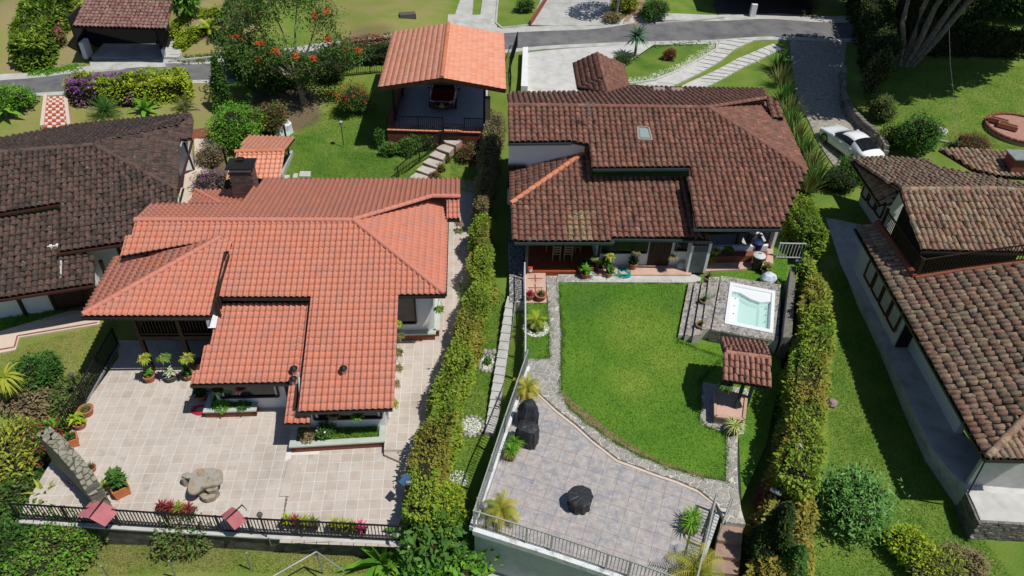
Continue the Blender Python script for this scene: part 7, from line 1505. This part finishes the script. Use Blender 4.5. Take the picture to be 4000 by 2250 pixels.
# table with white cloth on the back lawn
q = G(1107,520); o = local_thing('garden_table', 'round garden table under a draped white and blue cloth', 'table', q); mb = MB(); prc = [(.62,.02),(.58,.35),(.6,.72),(.57,.76),(.02,.765)]; mb.lathe(prc, 20, wob=.05); cl = part('tablecloth', mb, mat('cloth_print', [(.45,.6,.72),(.72,.78,.82),(.8,.82,.83)], scale=6, rough=.8), o)
for k in range(5): a = k*1.256; mb = MB(); mb.lathe([(.11,0),(.12,.012),(.01,.015)], 12, (math.cos(a)*.38, math.sin(a)*.38, .77)); part('place_mat', mb, mat('mat_tan', [(.4,.32,.2)]), o)
mb = MB(); mb.lathe([(.10,0),(.2,.08),(.17,.16),(.02,.17)], 14, (0,-.05,.77)); part('bowl', mb, M_potd, o)
# white gravel rings
def pebble_ring(lab, px, py, z, r0, r1, n, stones=True):
    q = G(px, py, .03) if z is None else P(px, py, z); o = thing('pebble_ring', lab, 'pebble bed', q); mb = MB()
    for k in range(n):
        a = random.uniform(0, 6.28); ra = math.sqrt(random.uniform(r0**2, r1**2)); s_ = random.uniform(.022,.045); c_ = (q.x+math.cos(a)*ra, q.y+math.sin(a)*ra, (float(g0(q.x+math.cos(a)*ra, q.y+math.sin(a)*ra)) if z is None else z)+.02); mb.box(c_, (s_*1.5, s_, s_*.7), random.uniform(0, 3), r=random.random())
    part('pebbles', mb, M_stonew, o, kind='stuff')
    if stones:
        for k in range(15): a = k*.419; mb = MB(); x, y = q.x+math.cos(a)*(r1+.07), q.y+math.sin(a)*(r1+.07); mb.lathe([(.08,-.06),(.10,.02),(.07,.07),(.01,.09)], 7, (x, y, float(g0(x, y)) if z is None else z), wob=.15); part('edge_stone', mb, M_pstone, o)
pebble_ring('white pebble ring round the stone urn', 2094,1282,1.2,.36,.62,420,False); pebble_ring('white pebble circle lying lower on the sloping grass strip', 1843,1662,None,0,.42,420); pebble_ring('white pebble ring with a small plant, higher on the grass strip', 1905,1418,None,.15,.36,260); pebble_ring('loose white pebble patch at the bottom of the grass strip', 1795,1870,None,0,.42,150,False)
bush('small rosette in the upper pebble ring', 1905,1415,.16,.25,80,.14,L_mid,core=False,stem=False,nb=2)
for i in range(5): q = G(1895+18*i, 1374+2*(i % 2)); mb = MB(); mb.lathe([(.11,-.08),(.15,.03),(.10,.12),(.02,.15)], 8, q, wob=.15); solo('boulder', mb, M_pstone, ['leftmost','second','middle','fourth','rightmost'][i]+' rounded stone in the row above the pebble ring', 'stone', 'row of rounded stones on the grass strip')
q = G(3248,1580); mb = MB(); mb.lathe([(.2,-.1),(.24,.1),(.15,.25),(.03,.3)], 9, q, wob=.1); solo('boulder', mb, mat('pink_rock', [(.28,.2,.2),(.36,.27,.26)], bump=.4), 'round pinkish stone on the lawn beside the wedge shaped hedge', 'stone')
q = G(1592,66); mb = MB(); mb.box((q.x,q.y,q.z+.1), (1.3,.7,.4), .3); solo('boulder', mb, M_potd, 'flat dark stone block lying on the lawn across the road', 'stone'); q = G(187,190); mb = MB(); mb.box((q.x,q.y,q.z+.25), (.8,.7,.5)); mb.box((q.x,q.y,q.z+.53), (.95,.85,.08)); solo('stone_block', mb, M_conc, 'square concrete box on the top left lawn', 'concrete box')
# ---------------- garden barbecue kiosk
KZ = 1.21; KO = thing('garden_kiosk', 'small tiled roof kiosk on green posts over a pink counter in the garden', 'kiosk', P(2870,1600,KZ)); RKk = Roof(KO, 'barrel', .20, .30, mat('clay_tile_kiosk', [(.20,.085,.06),(.30,.13,.09),(.38,.19,.14),(.42,.14,.08)], rough=.9, rnd=True, scale=9, noise=.5, stain=(.36,.28,.24), stamt=.5, stscale=6), M_under, irr=1.2)
kr = P(2835,1378,3.75); kr2 = P(3007,1400,3.75); kxd = (kr2-kr).normalized(); kyd = Vector((-kxd.y, kxd.x, 0)); kya = math.degrees(math.atan2(kyd.y, kyd.x))
fK = (kr, slope(kya, 22)); RKk.face(fK, [(2828,1378),(3007,1400),(3012,1512),(2822,1484)]); fK2 = (kr, slope(kya+180, 22)); RKk.face(fK2, [(2828,1378),(2814,1326),(2990,1345),(3007,1400)]); RKk.cap(kr, kr2, .10); RKk.finish()
M_gp = mat('green_post', [(.015,.06,.05)], rough=.5)
for a, b, t in ((2865,1622,2900), (2915,1585,2945), (2835,1560,2850), (2890,1545,2900)): q = P(a, b, KZ); mb = MB(); mb.bar((q.x,q.y,KZ), (q.x,q.y,3.5), .12); part('post', mb, M_gp, KO)
mb = MB(); cp_ = PP([(2792,1530),(2915,1550),(2905,1640),(2795,1628)], KZ+.45); mb.prism(cp_, 1.1, KZ+.45); part('counter', mb, mat('pink_tile', []), KO); ci = PP([(2806,1541),(2905,1558),(2880,1625),(2806,1614)], KZ+.5); 
for a_, b_ in zip(cp_, cp_[1:]+cp_[:1]): mb = MB(); mb.bar(a_+Vector((0,0,.03)), b_+Vector((0,0,.03)), .12, .07); part('rim', mb, mat('rim_pink', [(.42,.27,.2),(.5,.34,.27)], scale=4), KO)
basket('ferny hanging plant at the left corner of the kiosk roof', 2838,1498,3.0,L_mid,.28,.4)
# ---------------- bottom yard: net poles, boards, pots
def pole(lab, a, b, r_=.03, m=M_grey, name='pole', cat='pole'): mb = MB(); mb.tube([a, b], r_, 8); solo(name, mb, m, lab, cat)
tpz = .6; J = P(1236,2155,tpz); pole('left arm of the leaning grey pipe frame', P(1060,2255,tpz), J); pole('right arm of the leaning grey pipe frame', J, P(1345,2232,tpz)); pole('upright of the leaning grey pipe frame', J, P(1270,2260,-1.5)); pole('thin grey pole left of the broken pots', P(1050,2100,.1), P(1068,2165,-1.5), .025); pole('grey net pole at the far left of the lower yard', P(395,2210,.5), P(430,2262,-1.2)); pole('grey net pole below the twiggy shrub', P(660,2190,.5), P(690,2262,-1.2)); pole('grey net pole right of the twiggy shrub', P(962,2160,.3), P(985,2245,-1.4)); pole('turquoise pipe lying on the lower grass', P(480,2180,-1.4), P(600,2126,-1.4), .02, mat('hose_turquoise', []), 'pipe', 'pipe')
for i, (x, y, w_) in enumerate(((1200,2142,.24),(1240,2148,.2),(1178,2140,.16))): q = P(x, y, -1.45); mb = MB(); mb.lathe([(w_*.6,0),(w_,.45),(w_*.9,.45)], 14, q); solo('broken_pot', mb, M_terra, ['widest broken terracotta pot against the lower wall','narrow broken terracotta pot beside the black sack','smallest terracotta pot at the left of the lower wall group'][i], 'pot')
q = P(917,2130,-1.4); mb = MB(); mb.lathe([(.2,0),(.34,.3),(.36,.6),(.33,.6)], 16, q); solo('clay_jar', mb, M_terra, 'large round clay jar below the smaller pink hood', 'jar'); mb = MB(); mb.prism(PP([(1140,2135),(1212,2180),(1198,2208),(1130,2155)], -1.3), -1.36, -1.3); solo('board', mb, mat('plywood', [(.40,.28,.15),(.5,.36,.2)], scale=4), 'tan plywood board lying on the lower grass', 'board')
for i, (x, y) in enumerate(((1010,2160),(1035,2195),(1190,2215),(1150,2225),(1060,2175),(1020,2215))): mb = MB(); q = P(x, y, -1.5); mb.lathe([(.2,0),(.19,.06),(.01,.07)], 7, q, wob=.15); solo('stepping_stone', mb, M_pstone, ['first','second','third','fourth','fifth','sixth'][i]+' grey stepping stone from the left pole on the lower grass', 'stepping stone', 'stepping stones in the lower yard')
# brick round patio right
RP = thing('round_patio', 'round pink brick patio with low brick rim at the right lawn', 'patio', G(3960,500)); q = G(3985,510,.1); mb = MB(); mb.lathe([(2.2,-.5),(2.2,.12),(.01,.125)], 36, q); part('paving', mb, mat('pink_brick_paving', [(.33,.17,.14),(.42,.24,.2)], scale=5), RP)
for k in range(34): a = k*.185; mb = MB(); mb.box((q.x+math.cos(a)*2.12, q.y+math.sin(a)*2.12, q.z+.17), (.34,.18,.14), a+1.57); part('brick', mb, M_brick, RP)
for i in range(2): c_ = G(3898+36*i, 478+22*i, .3); o = local_thing('planter_box', ['left','right'][i]+' terracotta planter box on the rim of the round patio', 'planter', c_); o.rotation_euler = (0,0,R(-35)); mb = MB(); mb.box((0,0,.14), (1.2,.4,.28)); part('box', mb, M_terra, o); mb = MB(); mb.box((0,0,.28), (1.05,.26,.02)); part('soil', mb, M_soil, o)
q = G(3668,528); mb = MB(); mb.lathe([(.15,.05),(.4,.22),(.42,.4),(.38,.4),(.2,.15)], 16, q); solo('basin', mb, M_white, 'white basin tipped on the lawn behind the weathered house', 'basin'); pole('pale pole lying beside the white basin', G(3655,545,.1), G(3720,557,.1), .05, M_conc_w)
# drive retaining wall
dw = thing('stone_wall', 'curved stone retaining wall on the right of the cobbled drive', 'stone wall', G(3320,500)); L_ = GP([(3285,300),(3285,400),(3310,460),(3370,520),(3430,570),(3450,620)]); k = 0
for a_, b_ in zip(L_[:-1], L_[1:]):
    d_ = (b_-a_); n = int(d_.length/.42)+1; ang = math.atan2(d_.y, d_.x)
    for j in range(n):
        for row in range(3):
            if k < 290: c_ = a_.lerp(b_, (j+.5*(row % 2))/n); mb = MB(); mb.box((c_.x+random.uniform(-.05,.05), c_.y, c_.z+.15+row*.27), (.40,.3,.25), ang, r=random.random()); part('stone', mb, M_rub, dw); k += 1
# power line
mb = MB(); mb.tube([P(3705,0,9), P(3712,250,7), P(3735,450,5.5), P(3750,660,4.9)], .007, 4); solo('power_line', mb, M_grey, 'thin cable hanging down over the right hand lawn to the roof', 'cable')
mb = MB(); q = P(2068,925,3.4); mb.box(tuple(q), (.12,.35,.12)); mb.box((q.x,q.y-.25,q.z), (.2,.2,.2)); solo('security_lamp', mb, M_steel, 'small metal lamp box on the porch gutter corner', 'lamp')

# ================================================================== cars
def car(name, label, loc, yaw, paint, length, width, height, suv=False, plate=True):
    o = local_thing(name, label, 'car', loc); o.rotation_euler = (0,0,yaw); L2, W2 = length/2, width/2; H = height
    belt = H*.58 if suv else H*.60; hood = H*.56 if suv else H*.55
    if suv: prof = [(1.0,.70,.62,.34,.70),(.97,.84,.78,.24,.90),(.86,.95,.90,.20,1.02),(.62,1,.93,.19,1.08),(.42,1,.93,.18,1.12),(.16,1,.93,.18,1.58),(-.12,1,.93,.18,1.66),(-.45,1,.93,.18,1.65),(-.72,1,.92,.18,1.58),(-.90,.96,.88,.22,1.12),(-.97,.9,.82,.26,1.02),(-1.0,.8,.74,.36,.80)]; bz = 1.04
    else: prof = [(1.0,.70,.60,.30,.56),(.97,.84,.76,.21,.70),(.86,.95,.88,.17,.80),(.62,1,.92,.16,.88),(.40,1,.93,.16,.93),(.10,1,.93,.16,1.38),(-.14,1,.93,.16,1.45),(-.38,1,.93,.16,1.42),(-.56,1,.92,.16,1.27),(-.78,.99,.90,.18,1.02),(-.93,.94,.85,.22,.98),(-.99,.86,.78,.28,.86),(-1.0,.8,.72,.34,.72)]; bz = .92
    cab = [k for k, p_ in enumerate(prof) if p_[4] > bz+.12]; mb = MB(); K = 8
    for k, (y, wl, wb_, zl, zt) in enumerate(prof):
        bl_ = min(bz, zt-.03) if k not in cab else bz+(.02 if y < 0 else 0); w_ = W2*max(wl, wb_); yy_ = y*L2
        if k in cab: wr_ = W2*.70; top = [(W2*wb_*.99, yy_, bl_), (wr_*1.02, yy_, zt-.09), (wr_*.72, yy_, zt-.01), (0, yy_, zt+.015)]
        else: top = [(w_*.95, yy_, bl_-.03), (w_*.80, yy_, bl_+(zt-bl_)*.6), (w_*.5, yy_, zt), (0, yy_, zt+.02)]
        half = [(0, yy_, zl), (W2*wl*.86, yy_, zl), (W2*wl*.98, yy_, zl+.09), (w_, yy_, (zl+bl_)*.52)] + top
        mb.v += half+[(-x, y_, z_) for x, y_, z_ in half[::-1][1:-1]]
    NR = 14
    for k in range(len(prof)-1):
        for j in range(NR):
            a = k*NR+j; b = k*NR+(j+1) % NR; jj = min(j, 13-j); g = 0
            ka, kb = k in cab, (k+1) in cab
            if ka and kb and jj == 4: g = 1
            if ka != kb and jj in (5, 6): g = 1
            if ka != kb and jj == 4: g = 1 if (not ka) else 0
            if suv and ka and kb and jj == 4 and prof[k+1][0] < -.6: g = 0
            if (not suv) and ka and kb and jj == 4 and prof[k+1][0] < -.5: g = 0
            if (not suv) and ka and kb and jj in (5, 6) and prof[k+1][0] < -.5: g = 1
            mb.f.append((a, b, b+NR, a+NR)); mb.r.append(0); mb.mi.append(g)
    mb.f.append(tuple(range(NR))[::-1]); mb.f.append(tuple((len(prof)-1)*NR+j for j in range(NR))); mb.r += [0,0]; mb.mi += [0,0]
    me = mesh_of('shell', mb, [paint, M_glass]); bm = bmesh.new(); bm.from_mesh(me); bmesh.ops.recalc_face_normals(bm, faces=bm.faces); bm.to_mesh(me); bm.free(); me.polygons.foreach_set('use_smooth', [True]*len(me.polygons))
    tmp = bpy.data.objects.new('tmp', me); COL.objects.link(tmp); md = tmp.modifiers.new('s', 'SUBSURF'); md.levels = md.render_levels = 2; bpy.context.view_layer.update(); ev = tmp.evaluated_get(bpy.context.evaluated_depsgraph_get()); full = bpy.data.meshes.new_from_object(ev); bpy.data.objects.remove(tmp)
    for mi_, nm_, mt_ in ((0, 'body', paint), (1, 'windows', M_glass)):
        bm = bmesh.new(); bm.from_mesh(full); bmesh.ops.delete(bm, geom=[f for f in bm.faces if f.material_index != mi_], context='FACES'); m3 = bpy.data.meshes.new(nm_)
        for f in bm.faces: f.material_index = 0; f.smooth = True
        bm.to_mesh(m3); bm.free(); m3.materials.append(mt_); put(nm_, m3, o)
    belt = bz; hood = prof[3][4]
    for sx in (-1, 1):
        mb = MB(); W_ = W2*sx
        mb = MB(); mb.box((W2*1.06*sx, .30*L2, belt+.05), (.16,.12,.12)); part('mirror', mb, paint, o)
        for y in (.63,-.62):
            mb = MB(); rw = .34 if not suv else .37
            for k in range(20):
                a, b = k*math.pi/10, (k+1)*math.pi/10; X0, X1 = W2*sx*.80, W2*sx*1.005; pA_ = lambda t, x, q=rw: (x, y*L2+math.cos(t)*q, rw+math.sin(t)*q)
                mb.face([pA_(a,X0),pA_(b,X0),pA_(b,X1),pA_(a,X1)]); mb.face([pA_(a,X1),pA_(b,X1),pA_(b,X1,rw*.62),pA_(a,X1,rw*.62)])
            wh = part('wheel', mb, M_dark, o); mb = MB()
            for k in range(5): a = k*1.257; mb.bar((W2*sx*.99,y*L2,rw), (W2*sx*.99,y*L2+math.cos(a)*rw*.6,rw+math.sin(a)*rw*.6), .07,.03)
            part('rim', mb, M_grey, wh)
        mb = MB(); mb.box((W2*.70*sx, L2*.93, hood*.76), (.34,.16,.07), -.45*sx); part('headlight', mb, mat('lamp_clear', [(.55,.58,.6)], rough=.15), o)
        mb = MB(); mb.box((W2*.68*sx, -L2*.965, belt-.12), (.3,.06,.10), .25*sx); part('tail_light', mb, mat('lamp_red', [(.35,.01,.01)], rough=.2), o)
        mb = MB(); mb.box((W2*1.0*sx, .02, belt-.10), (.03,.18,.03)); mb.box((W2*1.0*sx, -.42*L2, belt-.08), (.03,.18,.03)); part('door_handle', mb, paint, o)
    mb = MB(); mb.box((0, L2*.985, hood*.58), (W2*1.05,.06,hood*.28)); part('grille', mb, M_dark, o); mb = MB(); mb.bar((-W2*.55,L2*1.0,hood*.52),(0,L2*1.03,hood*.38),.03); mb.bar((0,L2*1.03,hood*.38),(W2*.55,L2*1.0,hood*.52),.03)
    mb.lathe([(.085,0),(.085,.02)], 14); mb.v[-28:] = [(x, L2*1.02+z_, hood*.62+y) for x, y, z_ in mb.v[-28:]]; part('chrome_trim', mb, M_steel, o)
    return o
M_red = mat('paint_wine', [(.14,.006,.008)], rough=.18, spec=.6, coat=.6); M_wht = mat('paint_white', [(.80,.82,.84)], rough=.18, spec=.5, coat=.5)
cq = P(1727,445,GF); SUVL = 4.55; c0 = Vector((cq.x, cq.y, GF))+gy*(SUVL/2+.1); suv = car('parked_suv', 'dark wine red suv parked nose out in the open carport', c0, math.atan2(gy.y, gy.x)-math.pi/2+math.pi, M_red, SUVL, 1.84, 1.66, True)
mb = MB(); mb.box((0, SUVL/2+.03, .50), (.36,.02,.18)); npl = part('number_plate', mb, mat('plate_yellow', [(.75,.55,.02)], rough=.5), suv)
fc = bpy.data.curves.new('plate_text', 'FONT'); fc.body = 'JZS 12N'; fc.size = .105; fc.align_x = 'CENTER'; fc.align_y = 'CENTER'; ftmp = bpy.data.objects.new('ftmp', fc); fme = bpy.data.meshes.new_from_object(ftmp); bpy.data.objects.remove(ftmp); fme.materials.clear(); fme.materials.append(M_dark); fo = bpy.data.objects.new('lettering', fme); COL.objects.link(fo); fo.parent = suv; fo.location = (0, SUVL/2+.045, .50); fo.rotation_euler = (R(90), 0, R(180))
wq_ = P(3222,562,1.35); wr_q = P(3312,636,1.25); dcar = Vector((wr_q-wq_).xy).normalized(); yc = math.atan2(-dcar.y, -dcar.x)-math.pi/2; side = Vector((-dcar.y, dcar.x, 0)); side = side if side.x > 0 else -side
mid_ = (wq_+wr_q)/2+side*.92; car('parked_sedan', 'white sedan with dark windows parked on the cobbled drive', Vector((mid_.x, mid_.y, 1.3)), yc, M_wht, 4.6, 1.8, 1.45)
# loose grass on the open ground that is close to the camera
def gblades(name, pxl, n, m, h=.07): poly = GP(pxl); blades(name, poly, n, lambda X, Y: g0(X, Y), m, h)
gblades('lawn_grass', [(3230,1050),(3290,1240),(3240,1500),(3240,1800),(3100,2250),(3950,2250),(3800,2050),(3640,1760),(3400,1260),(3285,1040)], 30000, L_grass)
gblades('lawn_grass', [(1790,1100),(1985,1150),(1985,1350),(1880,1750),(1800,2020),(1700,1900),(1800,1500)], 14000, L_grass, .09)
gblades('lawn_grass', [(0,1380),(460,1250),(450,1340),(300,1660),(0,1600)], 12000, L_grass_y, .05); gblades('lawn_grass', [(0,2110),(1650,2150),(1650,2250),(0,2250)], 14000, L_grass_y, .07)
gblades('lawn_grass', [(1130,520),(1480,600),(1760,700),(1100,700)], 14000, L_grass, .07); gblades('lawn_grass', [(1230,450),(1470,400),(1500,600),(1130,530)], 8000, L_grass, .07); gblades('lawn_grass', [(3430,260),(4000,260),(4000,600),(3480,600)], 20000, L_grass, .08); gblades('lawn_grass', [(1760,640),(1870,560),(1870,760),(1760,740)], 3000, L_grass, .08)
